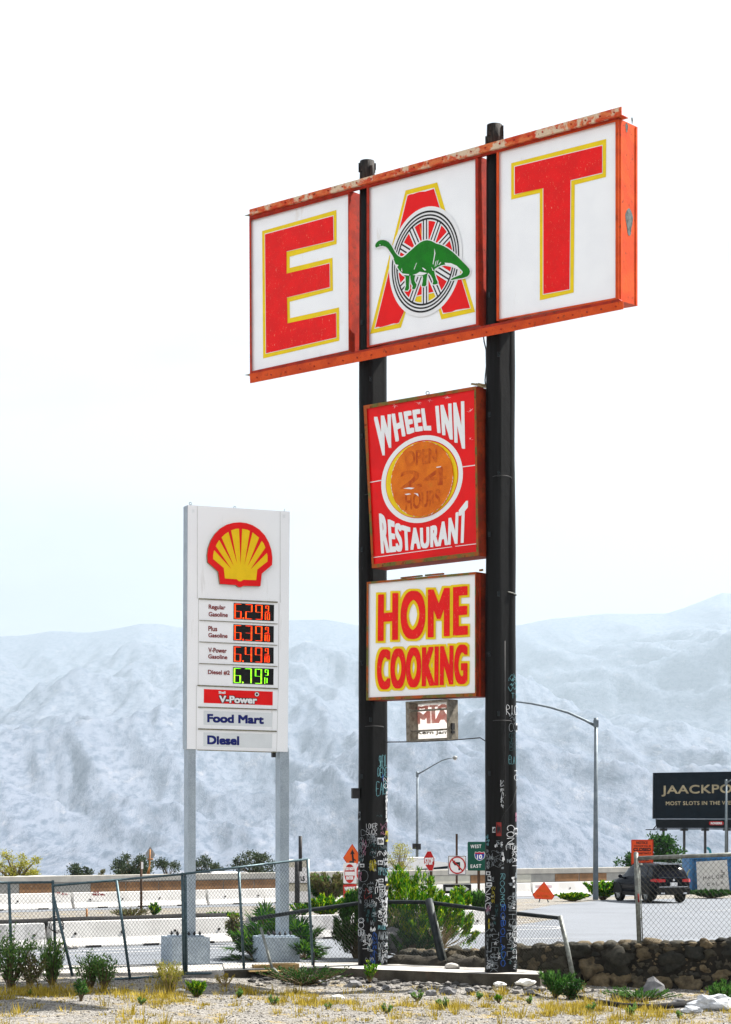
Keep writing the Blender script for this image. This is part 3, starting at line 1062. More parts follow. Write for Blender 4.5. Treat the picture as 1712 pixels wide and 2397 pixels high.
far = []
for i in range(5):
    p, q = on_far(pxs[i]), on_far(pxs[i + 1])
    gap = u * .06
    far.append(krail('concrete_barrier', far_lab[i], (p + gap).to_tuple(), (q - gap).to_tuple(), .62, M['krail'], base_w=.55))
# red spray writing on the far barrier
sp = SP(on_far(180) - Vector((-.6, .8, 0)) * .16, u)
for words, x0, x1, y0, y1 in (('NOR', 131, 142, 2088, 2092), ('2LSA', 145, 158, 2090, 2095), ('NATE', 219, 233, 2086, 2091), ('HELOA', 219, 246, 2092, 2096)):
    mb = MB()
    for st in hand(words, jit=.08):
        ribbon_on(mb, st, .14, lambda x, y: sp.p(lerp(x0, x1, x), lerp(y1, y0, y), .03))
    mb.build('red_writing', GR['r'], far[0] if x0 < 165 else far[1])

# grey freeway barrier with brown painted-over panels behind
def bridge_rail():
    n = Vector((-u.y, u.x, 0))
    o = thing('freeway_barrier', 'long grey freeway barrier with brown painted over panels below its cap', 'barrier', on_far(600) + n * 11)
    off = 11.0

    def pt(px, z=0, d=0):
        k = (px - CX) / F
        P = L0 + n * (off + d)
        tt = (k * P.y - P.x) / (u.x - k * u.y)
        q = P + u * tt
        return Vector((q.x, q.y, z))
    a, b = pt(-260), pt(1500)
    mb = MB()
    mb.obox((a + b) / 2 + Vector((0, 0, .36)), (b - a) / 2, n * .15, (0, 0, .37))
    mb.build('barrier_body', M['greycap'], o)
    mb = MB()
    mb.obox((a + b) / 2 + Vector((0, 0, .86)), (b - a) / 2, n * .22, (0, 0, .145))
    mb.build('barrier_cap', M['greycap'], o, bevel=.02)
    cols = [-240, 45, 122, 212, 295, 372, 455, 523, 595, 690]
    for i in range(len(cols) - 1):
        if i in (0, 2):
            continue
        a, b = pt(cols[i] + 1, 0, -.17), pt(cols[i + 1] - 1, 0, -.17)
        MB().obox((a + b) / 2 + Vector((0, 0, .47)), (b - a) / 2, n * .012, (0, 0, .21)).build('painted_panel', M['brownpaint'], o)
    for a, b in ((980, 1100), (1102, 1180), (1182, 1243), (1300, 1355), (1357, 1420)):
        p, q = pt(a, 0, -.17), pt(b, 0, -.17)
        MB().obox((p + q) / 2 + Vector((0, 0, .50)), (q - p) / 2, n * .012, (0, 0, .2)).build('painted_panel', M['cream'] if a in (980, 1182) else M['brownpaint'], o)
    return o


bridge_rail()

# ------------------------------------------------------------------ the two black sign poles
U = Vector((math.cos(math.radians(41)), -math.sin(math.radians(41)), 0))
POLE_R = Vector((2.705, 43.0, 0))
POLE_L = Vector((0.0375, 45.32, 0))
SIGN = SP(POLE_R, U)
BACK = -SIGN.n


def pole(base, label, seed, bulge):
    t = thing('sign_pole', label, 'pole', base)
    rng = random.Random(seed)

    def post(c, top, r0, r1, name, m, cap=True):
        mb = MB()
        nseg = 40
        zs = [-.35 + (top + .35) * i / nseg for i in range(nseg + 1)]
        mb.tube([(c.x + .012 * noise.noise(Vector((z * .5, seed, 1))), c.y + .012 * noise.noise(Vector((z * .5, seed, 9))), z) for z in zs],
                [lerp(r0, r1, i / nseg) * (1 + .02 * noise.noise(Vector((zs[i] * 1.7, seed * 3, 2)))) for i in range(nseg + 1)], 28)
        return mb.build(name, m, t)
    post(base, 17.3, .205, .170, 'front_post', M['pole'])
    mb = MB()      # split bare top
    mb.tube([base + Vector((0, 0, z)) for z in (17.28, 17.5, 17.80)], [.172, .167, .160], 22)
    for k in range(9):
        a = rng.uniform(0, 6.28)
        mb.obox(base + Vector((math.cos(a) * .165, math.sin(a) * .165, rng.uniform(17.4, 17.74))), (.03, 0, 0), (0, .03, 0), (0, 0, rng.uniform(.05, .12)))
    mb.build('post_top', M['poletop'], t)
    rear = base + BACK * .33 + U * .045
    post(rear, 14.6, .205 + bulge, .185, 'rear_post', M['pole'])
    ax = Vector((rear.x - base.x, rear.y - base.y, 0))
    pr = Vector((ax.y, -ax.x, 0)).normalized()
    for sgn, nm in ((1, 'seam_infill'), (-1, 'seam_infill')):  # infill added to cover the sunlit seam between the two posts
        mb = MB()
        n_ = 24
        for k in range(n_ + 1):
            z = lerp(-.3, 14.55, k / n_)
            r_ = lerp(.207, .176, (z + .3) / 17.3) + .006 * noise.noise(Vector((z * 1.3, seed, sgn)))
            mb.v += [Vector((base.x, base.y, z)) + pr * r_ * sgn, Vector((rear.x, rear.y, z)) + pr * r_ * sgn]
        for k in range(n_):
            mb.f.append([2 * k, 2 * k + 1, 2 * k + 3, 2 * k + 2])
            mb.m.append(0)
            mb.s.append(False)
        mb.build(nm, M['pole'], t, recalc=False)
    if bulge:
        mb = MB()
        ring = [rear + Vector((math.cos(a) * .222, math.sin(a) * .222, 8.02 - .05 * math.cos(a))) for a in [2 * math.pi * i / 24 for i in range(25)]]
        mb.tube(ring, .014, 6)
        mb.build('steel_strap', M['steel_light'], t)
    for z in (5.3, 10.4):
        mb = MB()
        ring = [base.lerp(rear, .5) + Vector((0, 0, z)) + Vector((math.cos(a) * .24, math.sin(a) * .41, 0)) for a in [2 * math.pi * i / 24 for i in range(25)]]
        mb.tube(ring, .010, 6)
        mb.build('wire_lashing', M['blacksteel'], t)
    mb = MB()
    for k in range(9):
        z = 4.2 + k * 1.25
        a = -1.2 if k % 2 else -2.2
        c = base + Vector((math.cos(a) * .19, math.sin(a) * .19, z))
        d = Vector((math.cos(a), math.sin(a), 0))
        if k in (2, 5, 7):
            mb.tube([c, c + d * .10], .012, 6)
        mb.obox(c + d * .012, Vector((-d.y, d.x, 0)) * .028, d * .012, (0, 0, .05))
    mb.build('steps_and_plates', M['steel_dark'], t)
    return t, base, rear


TL_, FL_, RL_ = pole(POLE_L, 'left black double timber pole covered in graffiti and stickers', 3, 0.0)
TR_, FR_, RR_ = pole(POLE_R, 'right black double timber pole with steel strap and vertical graffiti', 5, 0.035)


def on_pole(c1, c2, r):
    "maps photograph positions onto the outside of a double post (two rounds and the flat infill between them)"
    ax = Vector((c2.x - c1.x, c2.y - c1.y))
    ln = ax.length
    ax = ax / ln
    pr = Vector((ax.y, -ax.x))

    def fn(px, py, lift=.006):
        R_ = r + lift
        d = Vector(((px - CX) / F, 1.0))

        def circ(c):
            c = Vector((c.x, c.y))
            A_, B_, C_ = d.dot(d), -2 * d.dot(c), c.dot(c) - R_ * R_
            D_ = B_ * B_ - 4 * A_ * C_
            if D_ < 0:
                k = d.dot(c) / A_            # grazing: nearest point of the silhouette
                q = d * k
                return c + (q - c).normalized() * R_
            return d * ((-B_ - math.sqrt(D_)) / (2 * A_))
        q = circ(c1)
        s1 = (q - Vector((c1.x, c1.y))).dot(ax)
        if s1 > 0:
            den = d.dot(pr)
            k = (Vector((c1.x, c1.y)) + pr * R_).dot(pr) / den if abs(den) > 1e-6 else 0
            q2 = d * k
            s2 = (q2 - Vector((c1.x, c1.y))).dot(ax)
            if s2 <= 0:
                pass
            elif s2 <= ln:
                q = q2
            else:
                q = circ(c2)
        return Vector((q.x, q.y, CZ - (py - HY) * q.y / F))
    return fn


_l, _r = on_pole(FL_, RL_, .208), on_pole(FR_, RR_, .212)
PF = {'LF': _l, 'LR': _l, 'RF': _r, 'RR': on_pole(FR_, RR_, .236)}


def seg_path(p, step=2.5):
    out = [p[0]]
    for a, b in zip(p, p[1:]):
        n = max(1, int(math.hypot(b[0] - a[0], b[1] - a[1]) / step))
        for i in range(1, n + 1):
            out.append((lerp(a[0], b[0], i / n), lerp(a[1], b[1], i / n)))
    return out


def scribble(rng, x0, y0, x1, y1, n):
    pts = []
    for i in range(n):
        f = i / (n - 1)
        pts.append((lerp(x0, x1, f) + rng.uniform(-.25, .25) * (x1 - x0), (y0 if i % 2 else y1) + rng.uniform(-.3, .3) * (y1 - y0)))
    return [(min(max(a, min(x0, x1)), max(x0, x1)), b) for a, b in smooth_path(pts, 5)]


def graffiti(t, specs, seed, limits):
    rng = random.Random(seed)
    mb = MB()
    for sp_ in specs:
        post, x0, y0, x1, y1, col, kind = sp_[:7]
        w = sp_[7] if len(sp_) > 7 else 1.6
        fn = PF[post]
        wm_ = w * .62     # width in photograph pixels

        def draw(path):
            ribbon_on(mb, seg_path(path), wm_, lambda x, y: fn(x, y, .005 + .004 * rng.random()), GK.index(col))
        if kind == 'box':
            mb2 = MB()
            nseg = 5
            vs = [fn(lerp(x0, x1, i / nseg), y, .008) for y in (y0, y1) for i in range(nseg + 1)]
            mb2.add(vs, [[i, i + 1, nseg + 2 + i, nseg + 1 + i] for i in range(nseg)])
            mb2.build('sticker', GR[col], t)
            for _ in range(3):
                p = scribble(rng, lerp(x0, x1, .15), lerp(y0, y1, .25), lerp(x0, x1, .85), lerp(y0, y1, .75), 5)
                ribbon_on(mb, seg_path(p), 1.0, lambda x, y: fn(x, y, .014), len(GK))
            continue
        if kind == 'scr':
            rows = max(1, int(abs(y1 - y0) / 9))
            for r in range(rows):
                a, b = lerp(y0, y1, r / rows), lerp(y0, y1, (r + .8) / rows)
                draw(scribble(rng, x0 + rng.uniform(0, 3), a, x1 - rng.uniform(0, 3), b, rng.randint(5, 9)))
            continue
        vertical = kind.startswith('|')
        word = kind[1:] if vertical else kind
        for st in hand(word, gap=.25, jit=.06, rng=rng):
            if vertical:      # reads downward: the line's direction is down, the letters' tops face right
                pth = [(lerp(x0, x1, b), lerp(y0, y1, a)) for a, b in st]
            else:
                pth = [(lerp(x0, x1, a), lerp(y1, y0, b)) for a, b in st]
            draw(smooth_path(pth, 3) if len(pth) > 3 else pth)
    front, rearp = limits
    for _ in range(75):
        rear_ = rng.random() < .5
        pf, xa, xb = (rearp if rear_ else front)
        y0 = 2262 - 320 * rng.random() ** 1.35
        w_, h_ = rng.uniform(5, 14), rng.uniform(4, 9)
        x0 = rng.uniform(xa, xb - 4)
        col = rng.choice('wggggggggt')
        path = scribble(rng, x0, y0, min(xb, x0 + w_), y0 + h_, rng.randint(4, 10))
        if rng.random() < .4:
            path = [(x0 + (y - y0) * .8, y0 + (x - x0) * 1.1) for x, y in path]
            path = [(min(max(a, xa), xb), b) for a, b in path]
        ribbon_on(mb, seg_path(path), rng.uniform(.5, .95), lambda x, y: PF[pf](x, y, .005 + .003 * rng.random()), GK.index(col))
    mb.build('graffiti', [GR[k] for k in GK] + [M['blackv']], t, recalc=False)


left_specs = [
    ('LR', 888, 1768, 905, 1794, 'c', 'SHEIL', 1.7), ('LR', 885, 1798, 907, 1818, 'c', 'DEDE', 1.8), ('LR', 894, 1814, 900, 1828, 'b', 'scr', 1.2), ('LR', 882, 1830, 905, 1860, 'c', 'EAB', 1.8),
    ('LR', 899, 1820, 908, 1845, 'w', '|ZO', 1.8), ('LR', 902, 1852, 908, 1925, 'w', 'scr', 1.7), ('LR', 890, 1926, 907, 1955, 'p', 'scr', 1.1), ('LR', 903, 1945, 909, 1970, 'y', 'box'),
    ('LF', 846, 1942, 858, 1956, 'g', 'D', 1.2), ('LF', 858, 1928, 883, 1940, 'w', 'LONER', 1.1), ('LF', 858, 1942, 883, 1954, 'w', 'SUCK', 1.1), ('LF', 860, 1955, 883, 1967, 'g', 'DICE', 1.1),
    ('LF', 862, 1966, 882, 1975, 'g', 'THO', 1.1), ('LF', 839, 1960, 852, 2020, 'g', 'scr', 1.0), ('LF', 848, 1968, 860, 2002, 'p', 'scr', 1.0), ('LF', 864, 1975, 884, 2005, 't', 'scr', 1.1),
    ('LR', 884, 1961, 899, 1977, 'w', 'box'), ('LR', 886, 1978, 905, 1990, 't', 'CRO', 1.2), ('LR', 884, 1992, 908, 2005, 'w', 'scr', 1.4), ('LR', 885, 2014, 896, 2024, 'w', 'box'),
    ('LR', 898, 2008, 908, 2028, 'w', 'scr', 1.3), ('LR', 885, 2032, 908, 2049, 'c', 'TPOS', 1.5), ('LF', 865, 2014, 881, 2038, 'y', '(HAZ)', 1.4), ('LF', 839, 2017, 843, 2040, 'w', 'box'), ('LF', 843, 2022, 853, 2030, 'w', 'box'),
    ('LF', 840, 2036, 862, 2064, 'g', 'O', 1.0), ('LF', 848, 2068, 868, 2085, 'g', 'CS', 1.0), ('LF', 841, 2040, 848, 2062, 'p', 'scr', 1.1), ('LF', 850, 2082, 872, 2106, 'r', 'scr', .9),
    ('LR', 887, 2057, 898, 2065, 'w', 'box'), ('LR', 900, 2054, 908, 2068, 'w', 'scr', 1.3), ('LR', 887, 2069, 898, 2077, 'w', 'box'), ('LR', 905, 2069, 910, 2085, 'y', 'box'),
    ('LR', 880, 2060, 890, 2110, 'w', '|KEY', 1.6), ('LR', 889, 2082, 900, 2112, 'w', '|BDA', 1.6), ('LR', 900, 2080, 909, 2116, 'w', 'scr', 1.3), ('LF', 854, 2106, 876, 2114, 'g', 'CLUB', 1.2),
    ('LF', 854, 2116, 878, 2124, 'g', 'SMOS', 1.2), ('LF', 839, 2122, 852, 2160, 'w', '|GXO', 1.7), ('LF', 839, 2158, 852, 2192, 'w', '|OB', 1.7), ('LF', 857, 2130, 866, 2160, 't', 'scr', 1.2),
    ('LF', 870, 2126, 882, 2160, 't', 'scr', 1.2), ('LR', 895, 2108, 907, 2124, 'w', 'box'), ('LR', 886, 2128, 896, 2160, 'w', '|VOY', 1.6), ('LR', 897, 2124, 908, 2170, 'w', 'scr', 1.4),
    ('LR', 886, 2166, 904, 2176, 'c', 'MIOR', 1.5), ('LR', 886, 2181, 909, 2200, 'g', 'AHOR', 1.4), ('LR', 886, 2206, 909, 2222, 'g', 'DOSS', 1.5), ('LR', 893, 2224, 909, 2254, 'w', 'scr', 1.4),
    ('LF', 849, 2190, 862, 2226, 'w', '|EAT', 1.3), ('LF', 860, 2186, 870, 2216, 'w', 'scr', 1.0), ('LF', 870, 2182, 884, 2235, 'b', 'scr', .9), ('LF', 866, 2235, 880, 2256, 'b', 'scr', .9),
    ('LR', 886, 2228, 893, 2250, 'g', 'scr', 1.1), ('LF', 839, 2075, 848, 2115, 'g', 'scr', 1.0), ('LF', 838, 1900, 844, 1920, 'g', 'box'), ('LF', 880, 1908, 898, 1913, 't', 'scr', 1.0),
]
right_specs = [
    ('RR', 1190, 1578, 1212, 1618, 'c', 'scr', 1.2), ('RR', 1198, 1622, 1212, 1634, 'c', 'TY', 1.3), ('RR', 1186, 1650, 1212, 1672, 'w', 'RIO', 1.3), ('RR', 1190, 1668, 1212, 1686, 'g', 'scr', 1.3),
    ('RR', 1192, 1692, 1212, 1712, 'g', 'CO', 1.2), ('RR', 1208, 1693, 1213, 1712, 'w', 'box'), ('RR', 1192, 1716, 1212, 1738, 't', 'SES', 1.2), ('RR', 1194, 1740, 1212, 1756, 't', 'BO', 1.2),
    ('RR', 1192, 1770, 1211, 1788, 'c', 'ELAI', 1.2), ('RR', 1205, 1798, 1213, 1842, 'w', '|TOX', 1.5), ('RF', 1171, 1826, 1183, 1892, 'w', 'scr', 1.2), ('RF', 1180, 1774, 1183, 1796, 'w', 'scr', 1.0),
    ('RR', 1205, 1902, 1212, 1926, 'p', 'scr', 1.1), ('RR', 1187, 1932, 1204, 1990, 'w', '|CONE', 1.8), ('RR', 1205, 1938, 1212, 1953, 'w', 'box'), ('RR', 1200, 1980, 1212, 2032, 'w', '|SKAT', 1.7),
    ('RF', 1153, 1936, 1160, 1949, 'w', 'box'), ('RF', 1162, 1925, 1174, 1957, 'r', 'box'), ('RF', 1137, 1955, 1147, 1982, 'c', 'scr', 1.1), ('RF', 1136, 1988, 1147, 2035, 'g', 'scr', 1.2),
    ('RF', 1150, 1990, 1180, 2030, 'g', 'scr', .7), ('RF', 1174, 1994, 1182, 2018, 'w', 'scr', 1.3), ('RF', 1138, 2040, 1148, 2048, 'w', 'box'), ('RF', 1142, 2050, 1150, 2062, 'w', 'box'),
    ('RF', 1139, 2066, 1152, 2075, 'w', 'box'), ('RF', 1136, 2078, 1148, 2128, 'w', '|NAC', 2.0), ('RF', 1150, 2076, 1160, 2114, 'y', 'scr', .8), ('RF', 1157, 2116, 1168, 2150, 't', 'scr', 1.0),
    ('RF', 1172, 2046, 1182, 2122, 'c', '|ROOMO', 1.4), ('RR', 1201, 2060, 1206, 2078, 'w', 'box'), ('RF', 1173, 2118, 1183, 2262, 'b', '|ROBOLADO', 2.0), ('RR', 1191, 2098, 1209, 2166, 'g', '|FATHS', 1.5),
    ('RR', 1188, 2172, 1199, 2252, 'g', '|IEMILY', 1.4), ('RR', 1201, 2168, 1210, 2246, 'w', '|NEPACT', 1.5), ('RF', 1152, 2182, 1168, 2228, 'g', '|TYLE', 1.5), ('RF', 1149, 2234, 1166, 2274, 'g', '|HPAEK', 1.5),
    ('RF', 1136, 2174, 1164, 2184, 'g', 'scr', 1.4), ('RF', 1138, 2186, 1145, 2250, 'g', 'scr', .9), ('RF', 1142, 2152, 1148, 2175, 'y', 'scr', 1.0), ('RF', 1137, 2122, 1150, 2136, 'p', 'scr', 1.1),
    ('RR', 1206, 2040, 1212, 2110, 'g', 'scr', 1.0),
]
graffiti(TL_, left_specs, 21, (('LF', 839, 882), ('LR', 885, 908)))
graffiti(TR_, right_specs, 22, (('RF', 1137, 1181), ('RR', 1187, 1212)))
# small box and conduit
mb = MB()
c = PF['LF'](840, 1857) + Vector((-.07, -.02, 0))
mb.box(c, (.16, .14, .23), .3)
mb.build('junction_box', M['blacksteel'], TL_, bevel=.01)
mb = MB()
mb.tube([PF['RF'](1181, 1930, .02), PF['RF'](1182, 1700, .02), PF['RF'](1182, 1500, .02)], .012, 6)
mb.tube([PF['RF'](1172, 1925, .03), PF['RF'](1180, 1905, .03), PF['RR'](1200, 1880, .02), PF['RR'](1211, 1840, .02)], .006, 6)
mb.build('conduit', M['blacksteel'], TR_)

# ------------------------------------------------------------------ the tall EAT sign
K1 = (560, 230, .30788)
K2 = (1000, 230, .32020)
KD = (860, 420, .16626)


def z1(*p):
    return zz(*K1, p)


def z2(*p):
    return zz(*K2, p)


def zd(*p):
    return zz(*KD, p)


OFF = .27
ctr = POLE_L.lerp(POLE_R, .5)
EAT = thing('lettered_sign', 'tall sign of three white orange framed boxes spelling EAT between the pole tops', 'sign', (ctr.x, ctr.y, 11.9))


def sign_box(frame, face, depth, m_side, label, m_face=None):
    "a sign cabinet: rim around a set-back face"
    mb = MB()
    fo = SIGN.poly(frame, OFF)
    fi = SIGN.poly(face, OFF)
    fd = SIGN.poly(face, OFF - .05)
    back = [p + BACK * depth for p in fo]
    mb.add(fo + fi, [[i, (i + 1) % 4, 4 + (i + 1) % 4, 4 + i] for i in range(4)])
    mb.add(fi + fd, [[i, (i + 1) % 4, 4 + (i + 1) % 4, 4 + i] for i in range(4)])
    mb.add(fo + back, [[i, (i + 1) % 4, 4 + (i + 1) % 4, 4 + i] for i in range(4)] + [[4, 5, 6, 7]])
    b = mb.build('sign_box', m_side, EAT)
    if label:
        b['label'] = label
    mb = MB().prism([p + BACK * .002 for p in fd], BACK * .02)
    mb.build('sign_face', m_face or M['face'], b)
    return b


LO = OFF - .05 + .004
E = sign_box(z1((77, 915), (838, 700), (838, 1925), (82, 2090)), z1((92, 930), (828, 730), (832, 1915), (97, 2075)), .68, M['redframe'], 'box with the letter E')
A = sign_box([z1((970, 668))[0], z2((372, 420))[0], z2((376, 1660))[0], z1((972, 1895))[0]], [z1((991, 680))[0], z2((352, 445))[0], z2((357, 1650))[0], z1((991, 1880))[0]], .68, M['redframe'], 'box with the letter A')
T = sign_box(z2((508, 385), (1400, 146), (1400, 1470), (508, 1628)), z2((527, 395), (1377, 172), (1377, 1458), (527, 1615)), .68, M['orange'], 'box with the letter T')


def layer(pts, off, m, name, parent):
    return MB().poly(SIGN.poly(pts, off)).build(name, m, parent)


layer(z1((175, 1010), (740, 849), (742, 1108), (385, 1205), (385, 1290), (710, 1212), (714, 1462), (385, 1547), (387, 1672), (760, 1590), (762, 1843), (183, 1978)), LO, M['yellow'], 'letter_border', E)
layer(z1((194, 1030), (719, 889), (722, 1084), (357, 1168), (357, 1338), (690, 1250), (693, 1440), (361, 1517), (364, 1716), (740, 1628), (742, 1822), (202, 1944)), LO + .004, M['whitev'], 'letter_edging', E)
layer(z1((197, 1035), (715, 895), (718, 1080), (361, 1164), (361, 1333), (687, 1256), (689, 1436), (365, 1514), (368, 1711), (737, 1633), (739, 1818), (205, 1939)), LO + .008, M['redv'], 'letter', E)
layer(z2((615, 475), (1310, 297), (1308, 575), (1080, 632), (1072, 1420), (850, 1471), (824, 1475), (824, 692), (615, 740)), LO, M['yellow'], 'letter_border', T)
layer(z2((636, 497), (1284, 340), (1284, 549), (1054, 603), (1046, 1400), (846, 1437), (846, 652), (636, 706)), LO + .004, M['whitev'], 'letter_edging', T)
layer(z2((641, 501), (1280, 346), (1280, 544), (1049, 599), (1041, 1396), (850, 1431), (850, 657), (641, 701)), LO + .008, M['redv'], 'letter', T)
layer(zd((40, 2175), (540, 155), (985, 42), (1518, 1865), (1045, 1970), (960, 1690), (570, 1775), (475, 2085)), LO, M['yellow'], 'letter_border', A)
layer(zd((100, 2105), (560, 215), (945, 115), (1460, 1815), (1062, 1895), (965, 1590), (600, 1672), (450, 2025)), LO + .004, M['whitev'], 'letter_edging', A)
rng = random.Random(4)
def torn(a, b, n, amp):
    return [(lerp(a[0], b[0], i / n), lerp(a[1], b[1], i / n) + (rng.uniform(-amp, amp) if 0 < i < n else 0)) for i in range(n)]


layer(zd(*(torn((112, 2090), (568, 228), 2, 0) + torn((568, 228), (938, 130), 9, 10) + torn((938, 130), (1448, 1808), 2, 0) + torn((1448, 1808), (1070, 1878), 9, 9) +
           [(1070, 1878), (960, 1575), (610, 1655)] + torn((447, 2015), (112, 2090), 9, 9))), LO + .008, M['redflat'], 'letter', A)
layer(zd((735, 640), (748, 690), (782, 835), (768, 825)), LO + .011, M['yellow'], 'letter_counter', A)
# wagon wheel with a dinosaur over the A
wc = SIGN.p(*zd((820, 1160))[0], LO)
RX = abs((SIGN.p(*zd((1293, 1100))[0], LO) - SIGN.p(*zd((345, 1230))[0], LO)).dot(U)) / 2
RZ = (SIGN.p(*zd((880, 435))[0], LO).z - SIGN.p(*zd((745, 1885))[0], LO).z) / 2


def wp(r, a, off):
    return wc + U * (RX * r * math.cos(a)) + Vector((0, 0, RZ * r * math.sin(a))) + SIGN.n * (off - 0)


def ring(r0, r1, off, n=72):
    mb = MB()
    vs = [wp(r0, 2 * math.pi * i / n, off) for i in range(n)] + [wp(r1, 2 * math.pi * i / n, off) for i in range(n)]
    mb.add(vs, [[i, (i + 1) % n, n + (i + 1) % n, n + i] for i in range(n)])
    return mb


wheel = ring(.80, 1.085, .011)


def bar2(ang, w, r0, r1, off, mb, mi=0):
    d = Vector((math.cos(ang), math.sin(ang)))
    s = Vector((-d.y, d.x)) * w / 2
    ps = [d * r0 - s, d * r1 - s, d * r1 + s, d * r0 + s]
    mb.add([wc + U * RX * p.x + Vector((0, 0, RZ * p.y)) + SIGN.n * off for p in ps], [[0, 1, 2, 3]], mi)


for k in range(12):
    a = math.radians(90 + 30 * k)
    bar2(a, .20, 0, .82, .0125 + .0001 * k, wheel, 0)
hub = [wp(.3, 2 * math.pi * i / 24, .0145) for i in range(24)]
wheel.add(hub, [list(range(24))], 0)
for r0, r1 in ((.966, 1.003), (.898, .930), (.826, .864)):
    rr = ring(r0, r1, .016)
    wheel.add(rr.v, rr.f, 1)
for k in range(12):
    a = math.radians(90 + 30 * k)
    d = Vector((math.cos(a), math.sin(a)))
    s = Vector((-d.y, d.x))
    for o_ in (-.046, .046):
        ps = [d * .1 + s * (o_ - .016), d * .84 + s * (o_ - .016), d * .84 + s * (o_ + .016), d * .1 + s * (o_ + .016)]
        wheel.add([wc + U * RX * p.x + Vector((0, 0, RZ * p.y)) + SIGN.n * .0165 for p in ps], [[0, 1, 2, 3]], 1)
wheel.build('wheel_emblem', [M['whitev'], M['blackv']], A)
DINO = [(112, 925), (125, 895), (150, 870), (185, 853), (225, 851), (265, 860), (300, 880), (330, 915), (350, 945), (370, 985), (395, 1030), (420, 1060), (450, 1085), (480, 1097), (510, 1090), (545, 1062), (590, 1020),
        (640, 975), (690, 930), (740, 890), (790, 865), (840, 855), (890, 862), (930, 880), (970, 903), (1030, 918), (1080, 940), (1140, 975), (1200, 1020), (1250, 1065), (1300, 1115), (1350, 1165), (1400, 1215),
        (1435, 1255), (1447, 1295), (1438, 1335), (1410, 1365), (1360, 1385), (1300, 1395), (1240, 1405), (1190, 1418), (1175, 1408), (1210, 1385), (1270, 1360), (1320, 1340), (1345, 1310), (1340, 1290), (1290, 1260),
        (1230, 1232), (1160, 1212), (1090, 1200), (1040, 1210), (990, 1235), (950, 1262), (945, 1300), (955, 1350), (970, 1400), (990, 1440), (990, 1470), (960, 1478), (925, 1480), (920, 1460), (930, 1440), (920, 1400),
        (895, 1350), (860, 1315), (850, 1330), (840, 1380), (835, 1430), (832, 1490), (800, 1508), (770, 1500), (770, 1480), (780, 1440), (785, 1390), (780, 1355), (720, 1356), (690, 1352), (680, 1346), (670, 1375),
        (665, 1420), (680, 1455), (695, 1475), (690, 1510), (670, 1545), (640, 1550), (632, 1530), (640, 1500), (620, 1455), (610, 1400), (605, 1352), (596, 1360), (590, 1420), (587, 1480), (592, 1535), (570, 1565),
        (530, 1565), (530, 1545), (545, 1500), (540, 1420), (540, 1365), (500, 1340), (460, 1295), (430, 1245), (400, 1195), (375, 1130), (340, 1070), (300, 1000), (260, 950), (220, 936), (180, 941), (150, 950), (125, 962), (114, 946)]
dz = MB()
dpts = [Vector((p[0], p[1], 0)) for p in DINO]
ccx, ccy = 780, 1160
# white halo just outside the outline, then the green body
halo = []
nD = len(DINO)
area = sum(DINO[i][0] * DINO[(i + 1) % nD][1] - DINO[(i + 1) % nD][0] * DINO[i][1] for i in range(nD))
sg = 1 if area > 0 else -1
for i in range(nD):
    a, b, c_ = Vector(DINO[i - 1]), Vector(DINO[i]), Vector(DINO[(i + 1) % nD])
    t_ = ((b - a).normalized() + (c_ - b).normalized())
    t_ = t_.normalized() if t_.length > .2 else (c_ - b).normalized()
    nn = Vector((t_.y, -t_.x)) * sg
    halo.append(tuple(b + nn * 15))
dz.poly(SIGN.poly(zd(*halo), LO + .018), 0)
dz.poly(SIGN.poly(zd(*DINO), LO + .022), 1)
marks = [[(945, 970), (960, 1040), (945, 1120), (930, 1200), (922, 1190), (935, 1110), (945, 1040)], [(640, 1345), (690, 1330), (740, 1300), (845, 1318), (790, 1345), (700, 1352)], [(700, 1170), (665, 1265), (655, 1268), (690, 1180)],
         [(780, 1238), (832, 1275), (812, 1285), (775, 1250)], [(430, 1262), (500, 1325), (590, 1335), (585, 1352), (510, 1345), (440, 1285)], [(400, 1195), (440, 1205), (420, 1240)], [(255, 940), (290, 975), (355, 1070), (380, 1120), (370, 1120), (300, 1000)],
         [(485, 1240), (495, 1300), (480, 1290)], [(975, 1140), (960, 1220), (950, 1235), (962, 1160)], [(1005, 1128), (985, 1200), (972, 1225), (990, 1150)], [(905, 1230), (940, 1290), (920, 1282)], [(1090, 1172), (1180, 1180), (1260, 1215), (1340, 1290), (1230, 1232), (1100, 1200)],
         [(180, 910), (188, 925), (178, 932), (174, 915)], [(1035, 1160), (1040, 1172), (1010, 1206), (1005, 1196)]]
for mk in marks:
    dz.poly(SIGN.poly(zd(*mk), LO + .025), 0)
dz.build('dinosaur_emblem', [M['whitev'], M['green']], A)

# rails: angle irons above and below, run past the front of both poles
def rail(a0, a1, b0, b1, name, m, tip):
    "front web between photograph points a0-a1 (top edge) and b0-b1 (lower edge)"
    o_ = OFF + .09
    mb = MB()
    q = [SIGN.p(*a0, o_), SIGN.p(*a1, o_), SIGN.p(*b1, o_), SIGN.p(*b0, o_)]
    mb.prism(q, BACK * .015)
    k = q[3], q[2]
    zt = Vector((0, 0, .008))
    fl = [k[0], k[1], k[1] + BACK * .24, k[0] + BACK * .24] if tip > 0 else [q[0], q[1], q[1] + BACK * .24, q[0] + BACK * .24]
    mb.prism([p + BACK * .016 for p in fl], zt * 1.6)
    return mb.build(name, m, EAT)


rail(z1((78, 846))[0], z2((1421, 60))[0], z1((80, 886))[0], z2((1421, 122))[0], 'upper_rail', M['peeling'], 1)
rail(z1((80, 2098))[0], z2((1433, 1484))[0], z1((84, 2167))[0], z2((1433, 1541))[0], 'lower_rail', M['orange'], -1)
